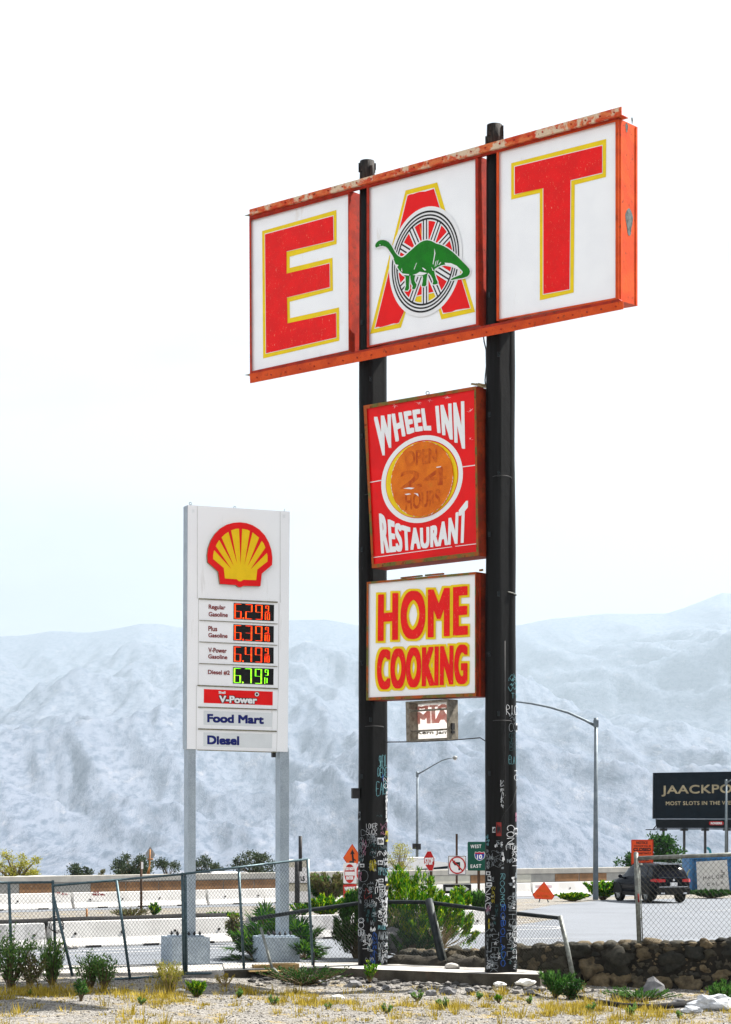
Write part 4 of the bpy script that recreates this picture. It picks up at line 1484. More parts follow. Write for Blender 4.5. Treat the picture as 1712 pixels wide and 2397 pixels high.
# filler strip between rail and boxes
for name, q in (('upper_filler', [z1((78, 884))[0], z2((1405, 121))[0], z2((1400, 150))[0], z1((78, 918))[0]]), ('lower_filler', [z1((82, 2085))[0], z2((1400, 1466))[0], z2((1430, 1487))[0], z1((80, 2102))[0]])):
    MB().prism(SIGN.poly(q, OFF + .02), BACK * .05).build(name, M['redframe'], EAT)
for q, nm in ((((40, 892), (82, 878), (120, 900), (82, 896)), 'rail_tip'), (((40, 2104), (82, 2094), (120, 2110), (82, 2112)), 'rail_tip')):
    MB().prism(SIGN.poly(z1(*q), OFF - .2), BACK * .04).build(nm, M['trim'], EAT)
# bolts, the hole in the side and its edging
mb = MB()
for i in range(26):
    f = (i + .5) / 26
    x, y = lerp(z1((80, 866))[0][0], z2((1421, 90))[0][0], f), lerp(z1((80, 866))[0][1], z2((1421, 90))[0][1], f)
    c = SIGN.p(x, y, OFF + .09)
    mb.tube([c, c + SIGN.n * .02], .018, 6)
    x, y = lerp(z1((82, 2135))[0][0], z2((1433, 1512))[0][0], f), lerp(z1((82, 2135))[0][1], z2((1433, 1512))[0][1], f)
    c = SIGN.p(x, y, OFF + .09)
    mb.tube([c, c + SIGN.n * .02], .018, 6)
mb.build('bolts', M['redframe'], EAT)
side0 = SIGN.p(*z2((1400, 800))[0], OFF)
mb = MB()
for f, z_, s in ((.55, 0, 1), (.42, 1.86, .35), (.70, 2.05, .25)):
    c = side0 + BACK * (.68 * f) + U * .004 + Vector((0, 0, -.2 + z_))
    mb.poly([c + BACK * (.12 * s * math.cos(a)) * (1 + .3 * math.sin(3 * a)) + Vector((0, 0, .28 * s * math.sin(a))) for a in [2 * math.pi * i / 14 for i in range(14)]])
mb.build('torn_hole', mat('torn_hole_grey', (0.12, 0.14, 0.14), (0.05, 0.06, 0.06), rough=.8, scale=12), T)
mb = MB()
e0, e1 = SIGN.p(*z2((1400, 150))[0], OFF), SIGN.p(*z2((1400, 1466))[0], OFF)
for dd in (.07, .61):
    mb.obox((e0 + e1) / 2 + BACK * dd + U * .008, U * .008, BACK * .012, (0, 0, (e0.z - e1.z) / 2))
mb.build('side_seam', M['orange'], T)

# ------------------------------------------------------------------ signs hung between the poles
KW = (820, 880, .26478)
KH = (820, 1300, .26478)


def zw(*p):
    return zz(*KW, p)


def zh(*p):
    return zz(*KH, p)


def mid(a, b, n, amp, rng):
    return [(lerp(a[0], b[0], i / n), lerp(a[1], b[1], i / n) + (rng.uniform(-amp, amp) if 0 < i < n else 0)) for i in range(n)]


def cabinet(name, label, frame, face, off, depth, m_frame, m_face, m_side):
    c = sum((SIGN.p(x, y, off) for x, y in frame), Vector()) / 4
    low_ = min(SIGN.p(x, y, off).z for x, y in frame)
    t = thing(name, label, 'sign', (c.x, c.y, low_))
    fo, fi, fd = SIGN.poly(frame, off), SIGN.poly(face, off), SIGN.poly(face, off - .03)
    back = [p + BACK * depth for p in fo]
    q4 = [[i, (i + 1) % 4, 4 + (i + 1) % 4, 4 + i] for i in range(4)]
    MB().add(fo + fi, q4).add(fi + fd, q4).build('frame', m_frame, t)
    MB().add([p + BACK * .004 for p in fo] + back, q4 + [[4, 5, 6, 7]]).build('cabinet', m_side, t)
    MB().prism([p + BACK * .002 for p in fd], BACK * .015).build('sign_face', m_face, t)
    return t


WO = .40
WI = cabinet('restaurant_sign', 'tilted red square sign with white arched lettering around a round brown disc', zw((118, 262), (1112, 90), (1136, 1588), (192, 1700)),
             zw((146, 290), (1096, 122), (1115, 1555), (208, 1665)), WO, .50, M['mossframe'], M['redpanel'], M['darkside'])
WL = WO - .03 + .003
top_arch = [(0, 735), (.14, 612), (.26, 535), (.38, 492), (.52, 475), (.62, 475), (.68, 488), (.80, 530), (.91, 585), (1, 640)]


def wheel_map(a, b):
    t_ = (220 + 780 * a, 372 - 140 * a)
    b_ = (262 + 745 * a, pw(a, top_arch))
    return zw((lerp(b_[0], t_[0], b), lerp(b_[1], t_[1], b)))[0]


low_arch = [(0, 1218), (.10, 1272), (.22, 1315), (.34, 1345), (.46, 1350), (.58, 1338), (.72, 1296), (.83, 1248), (.93, 1180), (1, 1104)]


def rest_map(a, b):
    t_ = (262 + 773 * a, pw(a, low_arch))
    b_ = (282 + 740 * a, 1566 - 98 * a)
    return zw((lerp(b_[0], t_[0], b), lerp(b_[1], t_[1], b)))[0]


mb = MB()
text_on(mb, 'WHEEL INN', SIGN, wheel_map, WL, 2.4, space=1.22)
mb.build('lettering', M['whitev'], WI)
mb = MB()
text_on(mb, 'RESTAURANT', SIGN, rest_map, WL, 2.0, space=1.12)
mb.build('lettering', M['whitev'], WI)


def ell(cx, cy, rx, ry, sh=-.14, n=64, wob=0):
    return [(cx + rx * math.cos(a), cy + ry * math.sin(a) + sh * rx * math.cos(a) + (R.uniform(-wob, wob))) for a in [2 * math.pi * i / n for i in range(n)]]


o1, i1 = SIGN.poly(zw(*ell(636, 912, 361, 385)), WL), SIGN.poly(zw(*ell(636, 912, 322, 343)), WL)
MB().add(o1 + i1, [[i, (i + 1) % 64, 64 + (i + 1) % 64, 64 + i] for i in range(64)]).build('white_ring', M['whitev'], WI)
MB().poly(SIGN.poly(zw(*ell(634, 914, 316, 335)), WL)).build('yellow_disc', M['yellow'], WI)
d2 = ell(634, 912, 273, 330, -.13, 64, 3)
MB().prism(SIGN.poly(zw(*d2), WL + .035), BACK * .03).build('brown_disc', M['brown'], WI)
mb = MB()
for i in range(0, 64, 1):
    if R.random() < .55:
        a, b = d2[i], d2[(i + 1) % 64]
        mb.add([SIGN.p(*zw(a)[0], WL + .038), SIGN.p(*zw(b)[0], WL + .038), SIGN.p(*zw((b[0] + 5, b[1] + R.uniform(-7, 7)))[0], WL + .038)], [[0, 1, 2]])
for p in ([(470, 995), (520, 985), (570, 990), (540, 1002)], [(480, 1045), (520, 1038), (540, 1045), (500, 1052)], [(560, 1035), (600, 1040), (605, 1065), (580, 1045)], [(760, 805), (805, 798), (800, 806), (765, 812)]):
    mb.poly(SIGN.poly(zw(*p), WL + .041))
mb.build('peeled_edge', M['whitev'], WI)
mb = MB()
for body, q in (('OPEN', ((485, 668), (770, 630), (768, 765), (488, 805))), ('24', ((440, 845), (850, 800), (850, 960), (440, 1000))), ('HOURS', ((485, 1045), (795, 1000), (792, 1140), (488, 1190)))):
    mb = MB()
    text_on(mb, body, SIGN, zw(*q), WL + .038, 1.0)
    mb.build('disc_lettering', M['brownletter'], WI)
mb = MB()
for q in (((175, 938), (275, 919), (275, 927), (175, 945)), ((994, 800), (1106, 785), (1106, 793), (994, 808)), ((207, 1602), (900, 1508), (900, 1513), (207, 1608)), ((930, 1504), (1114, 1481), (1114, 1487), (930, 1509))):
    MB().poly(SIGN.poly(zw(*q), WL)).build('panel_joint', M['whitev'], WI)
mb = MB()
rng = random.Random(9)
for cx_, cy_, n_, s_ in ((865, 190, 16, 55), (610, 235, 12, 50), (395, 262, 11, 55), (1075, 300, 9, 60), (1060, 560, 6, 60), (700, 215, 6, 40)):
    for _ in range(n_):
        a, l = rng.uniform(0, 6.28), rng.uniform(.2, 1) * s_
        x, y = cx_ + math.cos(a) * l * .15, cy_ + math.sin(a) * l * .1
        x2, y2 = min(1090, cx_ + math.cos(a) * l), max(cy_ + math.sin(a) * l * .55, 300 - cx_ * .15)
        mb.add([SIGN.p(*zw(p)[0], WL + .002) for p in ((x - 1.4, y), (x + 1.4, y + 1.5), (x2, y2))], [[0, 1, 2]])
mb.build('cracks', M['whitev'], WI)
mb = MB()
p = SIGN.p(*zw((685, 165))[0], WO - .1)
mb.tube([p + Vector((.035 * math.cos(a), 0, .035 + .035 * math.sin(a))) for a in [2 * math.pi * i / 12 for i in range(13)]], .008, 5)
mb.build('lifting_eye', M['blacksteel'], WI)
mb = MB()
p = SIGN.p(*zw((1160, 95))[0], WO - .25)
for _ in range(12):
    mb.obox(p + Vector((rng.uniform(-.12, .10), rng.uniform(-.1, .1), rng.uniform(-.02, .07))), (rng.uniform(.05, .15), rng.uniform(-.03, .03), rng.uniform(-.03, .03)), (0, .012, 0), (0, 0, .012))
k = mb.build('bird_nest', M['stem_pale'])
tag(k, 'small twig nest on the top corner of the red restaurant sign', 'nest')

HO = .32
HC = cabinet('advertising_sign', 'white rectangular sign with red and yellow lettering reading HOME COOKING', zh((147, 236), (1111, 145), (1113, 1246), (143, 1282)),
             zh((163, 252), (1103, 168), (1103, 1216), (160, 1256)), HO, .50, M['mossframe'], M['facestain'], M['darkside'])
HL = HO - .03 + .003
for body, q, bold, ext in (('HOME', ((247, 342), (1040, 266), (1040, 706), (243, 762)), 3.5, 5.0), ('COOKING', ((238, 833), (1040, 785), (1036, 1136), (236, 1190)), 3.0, 5.0)):
    mb = MB()
    text_on(mb, body, SIGN, zh(*q), HL, bold, ext, space=1.12)
    mb.build('lettering_outline', M['yellow'], HC)
    mb = MB()
    text_on(mb, body, SIGN, zh(*q), HL + .012, bold, space=1.12)
    mb.build('lettering', M['redv'], HC)
mb = MB()
for a, b, h in (((445, 205), (630, 185), 12), ((660, 183), (820, 168), 14), ((1140, 140), (1165, 135), 16)):
    MB().prism(SIGN.poly(zh(a, b, (b[0], b[1] - h), (a[0], a[1] - h)), HO - .06), BACK * .05).build('top_clip', M['mossframe'], HC)
mb = MB()
c0, c1 = SIGN.p(*zh((1113, 160))[0], HO), SIGN.p(*zh((1113, 1244))[0], HO)
mb.obox((c0 + c1) / 2 + BACK * .13 + U * .006, U * .006, BACK * .01, (0, 0, (c0.z - c1.z) / 2))
mb.build('side_seam', M['redframe'], HC)

# message box under it: an open aluminium case with a sun-bleached notice
MO = .24
mbx = thing('notice_case', 'small open aluminium case with faded red MIA notice hanging below the HOME COOKING sign', 'notice case', SIGN.p(*zh((690, 1640))[0], MO))
case = zh((490, 1294), (859, 1270), (863, 1628), (497, 1645))
inner = zh((520, 1306), (852, 1284), (855, 1612), (524, 1628))
q4 = [[i, (i + 1) % 4, 4 + (i + 1) % 4, 4 + i] for i in range(4)]
fo, fi = SIGN.poly(case, MO), SIGN.poly(inner, MO)
mb = MB().add(fo + fi, q4)
mb.add(fi + [p + BACK * .34 for p in fi], q4)
mb.add(fo + [p + BACK * .36 for p in fo], q4)
mb.build('case', M['alu'], mbx)
pi = [p + BACK * .30 for p in fi]
MB().prism(pi, BACK * .02).build('notice_sheet', M['acryl_pale'], mbx)
NO = MO - .29
mb = MB()
text_on(mb, 'MIA', SIGN, zh((582, 1385), (880, 1362), (884, 1478), (584, 1492)), NO, 2.6)
mb.build('notice_lettering', M['fadedred'], mbx)
mb = MB()
text_on(mb, 'MTA', SIGN, zh((582, 1335), (880, 1312), (880, 1350), (584, 1366)), NO, 2.0)
mb.build('notice_lettering', M['fadedred'], mbx)
mb = MB()
text_on(mb, 'Kern Jam', SIGN, zh((590, 1552), (868, 1545), (868, 1590), (590, 1592)), NO, .5)
mb.build('notice_lettering', M['alu'], mbx)
mb = MB()
for y in (1372, 1552):
    a, b = SIGN.p(*zh((530, y + 5))[0], MO - .03), SIGN.p(*zh((852, y - 14))[0], MO - .03)
    mb = MB()
    mb.tube([a, b], .022, 8)
    mb.obox(a, U * .035, BACK * .03, (0, 0, .045))
    mb.build('crossbar', M['alu'], mbx)
mb = MB()
for y in (1510, 1560):
    c = SIGN.p(*zh((862, y))[0], MO) + BACK * .16 + U * .01
    MB().obox(c, U * .025, BACK * .045, (0, 0, .07 if y == 1510 else .03)).build('latch', M['blacksteel'], mbx)
# cable slung between the poles
mb = MB()
a, b = PF['LR'](905, 1737, .0), PF['RF'](1137, 1735, .0)
pp = SIGN.p(*zh((570, 1648))[0], MO - .2), SIGN.p(*zh((920, 1632))[0], MO - .2), SIGN.p(*zh((1150, 1612))[0], MO - .2)
mb.tube([a, pp[0], pp[1], pp[2], b], .012, 6)
tag(mb.build('cable', M['blacksteel']), 'thin black cable slung between the two poles under the notice case', 'cable')
mb = MB()
q = [SIGN.p(*z2((x, y))[0], .1) for x, y in ((412, 1735), (418, 1780), (432, 1840), (434, 1960), (424, 2060), (428, 2100))]
mb.tube(q, .014, 6)
tag(mb.build('cable', M['blacksteel']), 'loose black wire hanging from the EAT sign along the right pole', 'cable')

# ------------------------------------------------------------------ the fuel price sign
V = Vector((math.cos(math.radians(23)), math.sin(math.radians(23)), 0))
PS = SP(W(560, 2258, 46.6), V)
PB = -PS.n
K5 = (400, 1150, .19089)
K6 = (400, 1400, .19089)


def z5(*p):
    return zz(*K5, p)


def z6(*p):
    return zz(*K6, p)


FP = thing('price_sign', 'tall white fuel price sign with red and yellow scallop emblem on two grey legs', 'sign', W(560, 2258, 46.6))
fr = [(440, 1182), (679, 1197.5), (674, 1760), (438, 1753)]
fq = PS.poly(fr, .16)
MB().prism(fq, PB * .30).build('cabinet', M['pricewhite'], FP, bevel=.006)
# left end face: its shade is put in as a grey strip
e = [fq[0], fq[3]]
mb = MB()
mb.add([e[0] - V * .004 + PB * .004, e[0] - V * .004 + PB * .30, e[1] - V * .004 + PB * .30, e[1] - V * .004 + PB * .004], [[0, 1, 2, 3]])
mb.build('shaded_end', M['pricegrey'], FP)


def fl(pts, off, m, name, parent=FP):
    return MB().poly(PS.poly(pts, off)).build(name, m, parent)


# centre panel, seams
FO = .164
mb = MB()
for pts in (((324, 180), (328, 180), (328, 1316), (324, 1316)), ((1340, 250), (1344, 250), (1344, 1365), (1340, 1365))):
    MB().poly(PS.poly(z5(*pts), FO)).build('panel_seam', M['seam'], FP)
for pts in (((340, 10), (344, 10), (338, 1065), (334, 1065)), ((1326, 60), (1330, 60), (1322, 1105), (1318, 1105)), ((312, 1066), (316, 1066), (314, 1858), (310, 1858)), ((1318, 1105), (1321, 1105), (1300, 1885), (1297, 1885))):
    MB().poly(PS.poly(z6(*pts), FO)).build('panel_seam', M['seam'], FP)
mb = MB()
for x0, y0, x1, y1, w in ((345, 0, 1313, 43, 15), (354, 268, 1313, 313, 7), (352, 532, 1308, 575, 7), (352, 797, 1308, 834, 8), (330, 1064, 1316, 1104, 14), (338, 1330, 1302, 1363, 12), (338, 1597, 1300, 1627, 14), (330, 1858, 1300, 1886, 10)):
    MB().prism(PS.poly(z6((x0, y0), (x1, y1), (x1, y1 + w), (x0, y0 + w)), FO + .02), PB * .019).build('trim_strip', M['trim'], FP)
for q in (((404, 1380), (1250, 1408), (1244, 1580), (402, 1553)), ((402, 1645), (1246, 1668), (1242, 1843), (400, 1817))):
    fl(z6(*q), FO, M['panelgrey'], 'insert_panel')
fl(z6((407, 1115), (1252, 1147), (1250, 1316), (405, 1285)), FO, M['sgn_red'] if False else M['redflat'], 'banner_panel')


def tq(x0, y0, x1, y1, sl=.034):
    "a text box with top left x0,y0 and bottom right x1,y1, its lines sloping"
    d = (x1 - x0) * sl
    return z6((x0, y0), (x1, y0 + d), (x1, y1), (x0, y1 - d))


def label_text(items, name, m, bold=.0, off=FO + .004):
    for body, q in items:
        mb = MB()
        text_on(mb, body, PS, q, off, bold)
        mb.build(name, m, FP)


label_text([('Regular', tq(465, 78, 672, 158, .045)), ('Gasoline', tq(465, 168, 700, 234, .045))], 'price_lettering', M['maroon'], .32)
label_text([('Plus', tq(462, 342, 570, 408, .045)), ('Gasoline', tq(462, 427, 697, 490, .045))], 'price_lettering', M['maroon'], .32)
label_text([('V-Power', tq(462, 607, 686, 675, .045)), ('Gasoline', tq(460, 688, 694, 751, .045))], 'price_lettering', M['maroon'], .32)
label_text([('Diesel #2', tq(457, 878, 725, 948, .04))], 'price_lettering', M['maroon'], .32)
label_text([('Food Mart', tq(448, 1420, 1142, 1545, .03))], 'banner_lettering', M['navy'], 1.25)
label_text([('Diesel', tq(448, 1683, 840, 1805, .03))], 'banner_lettering', M['navy'], 1.25)
mb = MB()
text_on(mb, 'V-Power', PS, tq(594, 1194, 1058, 1297, .035), FO + .004, 1.2, 1.2)
mb.build('banner_outline', M['blackv'], FP)
label_text([('V-Power', tq(594, 1194, 1058, 1297, .035))], 'banner_lettering', M['whitev'], .9, FO + .010)
label_text([('Shell', tq(588, 1140, 672, 1174, .035))], 'banner_lettering', M['whitev'], .35, FO + .010)
mb = MB()
for r, m_, o_ in ((30, 1, .005), (26, 0, .008), (15, 1, .011)):
    mb.poly(PS.poly(z6(*[(1057 + r * math.cos(a), 1180 + r * math.sin(a)) for a in [2 * math.pi * i / 20 for i in range(20)]]), FO + o_), m_)
mb.build('banner_roundel', [M['whitev'], M['blackv']], FP)

# seven segment digits
SEG = {'0': 'abcdef', '1': 'bc', '2': 'abged', '3': 'abgcd', '4': 'fgbc', '5': 'afgcd', '6': 'afgedc', '7': 'abc', '8': 'abcdefg', '9': 'abfgcd'}


def seg_digit(mb, ch, q, a0, a1, b0, b1, w, off):
    h = b1 - b0
    wy = w * .50
    xs = {'l': (a0, a0 + w), 'r': (a1 - w, a1)}
    m = (b0 + b1) / 2
    bars = {'a': (a0, b1 - wy, a1, b1), 'd': (a0, b0, a1, b0 + wy), 'g': (a0, m - wy / 2, a1, m + wy / 2),
            'f': (*[xs['l'][0]], m, xs['l'][1], b1), 'b': (xs['r'][0], m, xs['r'][1], b1), 'e': (xs['l'][0], b0, xs['l'][1], m), 'c': (xs['r'][0], b0, xs['r'][1], m)}
    c = w * .85
    k = 0
    for s in SEG[ch]:
        x0, y0, x1, y1 = bars[s]
        if s in 'ad':          # rounded outer corners
            yy = (y0, y1)
            pts = [(x0, y0 + (c if s == 'd' else 0)), (x0 + c, y0), (x1 - c, y0), (x1, y0 + (c if s == 'd' else 0)), (x1, y1 - (c if s == 'a' else 0)), (x1 - c, y1), (x0 + c, y1), (x0, y1 - (c if s == 'a' else 0))] if True else None
        elif s == 'g':
            pts = [(x0 + w * .5, y0), (x1 - w * .5, y0), (x1 - w * .5, y1), (x0 + w * .5, y1)]
        else:
            lo_, hi_ = (y0 + (wy * .5 if y0 == b0 else 0), y1 - (wy * .5 if y1 == b1 else 0))
            pts = [(x0, lo_), (x1, lo_), (x1, hi_), (x0, hi_)]
        mb.poly(PS.poly([bil(q, *p) for p in pts], off + .0004 * k))
        k += 1


for q, price, m_, frac in ((((772, 58), (1268, 83), (1265, 283), (770, 258)), '629', 'led_red', '910'), (((770, 320), (1265, 345), (1263, 545), (767, 520)), '639', 'led_red', '910'),
                     (((767, 585), (1263, 606), (1262, 804), (765, 785)), '649', 'led_red', '910'), (((764, 848), (1262, 866), (1260, 1066), (762, 1046)), '679', 'led_green', '911')):
    q = z6(*q)
    d = fl(q, FO + .003, M['screen'], 'price_display')
    d['label'] = 'black display with price %s.%s' % (price[0], price[1:]) + (' in green' if m_ == 'led_green' else ' in red')
    mb = MB()
    for ch, a0 in zip(price, (.022, .290, .540)):
        seg_digit(mb, ch, q, a0, a0 + .175, .05, .95, .032, FO + .007)
    cx_, cy_ = .245, .08
    mb.poly(PS.poly([bil(q, cx_ + .019 * math.cos(a), cy_ + .055 * math.sin(a)) for a in [2 * math.pi * i / 10 for i in range(10)]], FO + .0105))
    seg_digit(mb, frac[0], q, .785, .875, .57, .93, .024, FO + .007)
    if m_ == 'led_red':
        mb.poly(PS.poly([bil(q, *p) for p in ((.77, .50), (.90, .50), (.90, .525), (.77, .525))], FO + .0105))
    mb.poly(PS.poly([bil(q, *p) for p in ((.775, .06), (.797, .06), (.797, .45), (.775, .45))], FO + .0105))
    if frac[2] == '0':
        seg_digit(mb, '0', q, .825, .90, .06, .45, .022, FO + .0115)
    else:
        mb.poly(PS.poly([bil(q, *p) for p in ((.83, .10), (.85, .10), (.85, .42), (.83, .42))], FO + .0105))
    mb.build('price_digits', M[m_], d)

# scallop emblem
out = [(455, 870), (449, 780), (462, 690), (495, 600), (545, 520), (610, 455), (690, 408), (770, 386), (850, 380), (930, 390), (1010, 418), (1090, 470), (1155, 540), (1205, 630), (1235, 720), (1247, 810), (1243, 905),
       (1118, 1008), (1101, 1163), (890, 1160), (870, 1172), (850, 1176), (828, 1172), (802, 1150), (605, 1135), (585, 985)]
out = [(x, y) for x, y in out]
yel = [(520, 830), (521, 780), (535, 715), (565, 645), (600, 590), (660, 530), (735, 480), (800, 460), (870, 460), (940, 472), (1010, 508), (1090, 575), (1140, 640), (1170, 710), (1187, 790), (1187, 860),
       (1062, 960), (1048, 1090), (890, 1085), (870, 1100), (852, 1105), (832, 1100), (810, 1078), (665, 1068), (650, 940)]
ps = PS.poly(z5(*out), FO + .07)
em = MB().prism(ps, PB * .07).build('scallop_emblem', M['gold'], FP)
fl(z5(*out), FO + .073, M['redflat'], 'emblem_red', em)
fl(z5(*yel), FO + .077, M['yellow'], 'emblem_yellow', em)
M['shellyellow'] = mat('scallop_yellow', (0.86, 0.56, 0.004), (0.82, 0.53, 0.004), rough=0.3, fine=0.02)
bpy.data.objects[em.children[-1].name].data.materials[0] = M['shellyellow']
mb = MB()
for tip, a, b in (((858, 905), (838, 446), (876, 446)), ((818, 900), (703, 478), (738, 462)), ((903, 908), (974, 476), (1006, 492)), ((778, 922), (592, 590), (620, 556)), ((942, 922), (1088, 560), (1122, 598)), ((746, 955), (528, 716), (546, 664)), ((975, 962), (1164, 688), (1184, 752))):
    MB().poly(PS.poly(z5(tip, a, b), FO + .081)).build('emblem_rib', M['redflat'], em)
# lifting eyes and vents
mb = MB()
for x, y in ((242, 150), (786, 200)):
    p = PS.p(*z5((x, y))[0], .02)
    mb = MB()
    mb.tube([p + V * (.028 * math.cos(a)) + Vector((0, 0, .028 * math.sin(a))) for a in [2 * math.pi * i / 12 for i in range(13)]], .007, 5)
    mb.tube([p + Vector((0, 0, -.12)), p + Vector((0, 0, -.028))], .007, 5)
    mb.build('lifting_eye', M['steel'], FP)
p = PS.p(*z5((1394, 225))[0], .02)
mb = MB()
mb.tube([p + Vector((0, 0, -.12)), p + Vector((0, 0, .02))], .007, 5)
mb.build('lifting_eye', M['steel'], FP)
mb = MB()
for x0, y0 in ((262, 222), (1376, 285)):
    for k in range(3):
        mb.poly(PS.poly(z5((x0 + k * 11, y0), (x0 + k * 11 + 5, y0), (x0 + k * 11 + 5, y0 + 40), (x0 + k * 11, y0 + 40)), FO))
mb.build('vent_slots', M['panelgrey'], FP)
# legs
legL0, legL1 = 441, 458
for x0, x1, yb in ((441, 458.5, 2191), (656, 677, 2191)):
    q = PS.poly([(x0, 1750), (x1, 1750), (x1, 2195), (x0, 2195)], .13)
    MB().prism(q, PB * .30).build('leg', M['pricegrey'], FP, bevel=.012)
for (x0, x1, y0, y1), lab in (((404, 492, 2194, 2262), 'base'), ((622, 702, 2194, 2246), 'base')):
    q = PS.poly([(x0, y0), (x1, y0), (x1, y1), (x0, y1)], .42)
    for p in q[2:]:
        p.z = -.15
    MB().prism(q, PB * .85).build('concrete_base', M['blockgrey'], FP, bevel=.015)
    c = (q[0] + q[1]) / 2 + PB * .40
    mb = MB()
    for i in range(5):
        for j in (-1, 1):
            pp = c + V * (i - 2) * .13 + PB * j * .22
            mb = MB()
            mb.tube([pp, pp + Vector((0, 0, .12))], .018, 6)
            mb.tube([pp + Vector((0, 0, .05)), pp + Vector((0, 0, .085))], .032, 6)
            mb.build('anchor_bolt', M['blacksteel'], FP)
    mb = MB()
    mb.obox(c + Vector((0, 0, .016)), V * .34, PB * .30, (0, 0, .015))
    mb.build('base_plate', M['pricegrey'], FP)
mb = MB()
mb.obox(PS.p(*z6((1262, 1912))[0], .05), V * .035, PB * .06, (0, 0, .075))
mb.build('cable_box', M['blacksteel'], FP)

# ------------------------------------------------------------------ chain link fences
def mesh_wire(mb, bl, br, tr, tl, pitch=.085, r=.0031, keep=None):
    "diamond mesh of thin wires filling a quad"
    Lx = (br - bl).length
    H = ((tl - bl).length + (tr - br).length) / 2

    def P(s, h):
        a, b = s / Lx, h / H
        return bl.lerp(br, a).lerp(tl.lerp(tr, a), b)
    k = 1.15           # diamonds taller than wide
    c = -H / k
    while c < Lx + H / k:
        for sg in (1, -1):
            # s = c + sg*h/k (offset for the mirrored family)
            s0, s1 = (c, c + H / k) if sg > 0 else (c + H / k, c)
            h0, h1 = 0.0, H
            def clip(s0, h0, s1, h1):
                if s0 > s1:
                    s0, h0, s1, h1 = s1, h1, s0, h0
                if s1 <= 0 or s0 >= Lx:
                    return None
                if s0 < 0:
                    h0 += (h1 - h0) * (0 - s0) / (s1 - s0)
                    s0 = 0
                if s1 > Lx:
                    h1 = h0 + (h1 - h0) * (Lx - s0) / (s1 - s0)
                    s1 = Lx
                return s0, h0, s1, h1
            q = clip(s0, h0, s1, h1)
            if q and abs(q[0] - q[2]) > .02:
                n = 4
                pts = [P(lerp(q[0], q[2], i / n), lerp(q[1], q[3], i / n)) + Vector((0, sg * .003, 0)) for i in range(n + 1)]
                mb.tube(pts, r, 3, cap=False)
        c += pitch
    return mb


def fence(label, quads, posts, rails, m, mw, pr=.030, extra=None, pitch=.085, r=.0031):
    t = thing('chain_link_fence', label, 'fence', posts[0][1])
    for a, b in posts:
        mb = MB()
        mb.tube([b, a], pr, 10)
        mb.stone(a, pr * 1.05, 1, flat=(1, 1, .6), lump=0, sub=1)
        mb.build('post', m, t)
    for pts in rails:
        MB().tube(pts, pr * .85, 8).build('rail', m, t)
    for q in quads:
        mesh_wire(MB(), *q, pitch=pitch, r=r).build('wire_mesh', mw, t, recalc=False)
    if extra:
        extra(t)
    return t


def w3(a, b):
    return [W(*p) for p in (a, b)]


dA, dB, dC, dD, dE = 40.6, 41.3, 42.0, 43.2, 45.2
fence('chain link fence panel at the far left with level top rail', [(W(-160, 2262, 40.2), W(122, 2268, dB), W(122, 2068, dB), W(-160, 2070, 40.2))],
      [w3((21, 2066, dA + .1), (28, 2262, dA + .1)), w3((124, 2062, dB), (131, 2268, dB)), w3((-160, 2066, 40.2), (-156, 2262, 40.2))], [w3((-160, 2068, 40.2), (124, 2065, dB))], M['steel'], M['wire'])


def coil(t):
    mb = MB()
    c = W(131, 2162, 41.15)
    for k in range(3):
        rr = .16 - .02 * k
        mb.tube([c + Vector((rr * math.cos(a) + .02 * k, -.05 + .01 * k, rr * .9 * math.sin(a) - .04 * k)) for a in [2 * math.pi * i / 20 for i in range(21)]], .008, 5)
    mb.build('cable_loop', M['blacksteel'], t)


fence('leaning chain link fence panel with tilted posts before the near barrier', [(W(132, 2285, 41.2), W(428, 2280, dD), W(426, 2050, dD), W(126, 2074, 41.2))],
      [w3((126, 2100, 41.15), (170, 2284, 40.9)), w3((273, 2062, 42.1), (305, 2292, 42.0))], [w3((124, 2073, 41.2), (430, 2046, dD)), w3((270, 2292, 42.0), (428, 2282, dD))], M['steel'], M['wire'], extra=coil)
fence('tall chain link fence panel with rising top rail between the price sign legs', [(W(430, 2280, dD), W(731, 2266, dE), W(719, 2014, dE), W(428, 2048, dD))],
      [w3((427, 2044, dD), (431, 2282, dD)), w3((434, 2050, dD + .05), (437, 2282, dD + .05)), w3((559, 2030, 44.1), (572, 2278, 44.0)), w3((720, 2010, dE), (733, 2268, dE))],
      [w3((428, 2046, dD), (721, 2011, dE)), w3((571, 2277, 44.0), (733, 2266, dE)), w3((433, 2279, dD), (571, 2277, 44))], M['steel'], M['wire'])


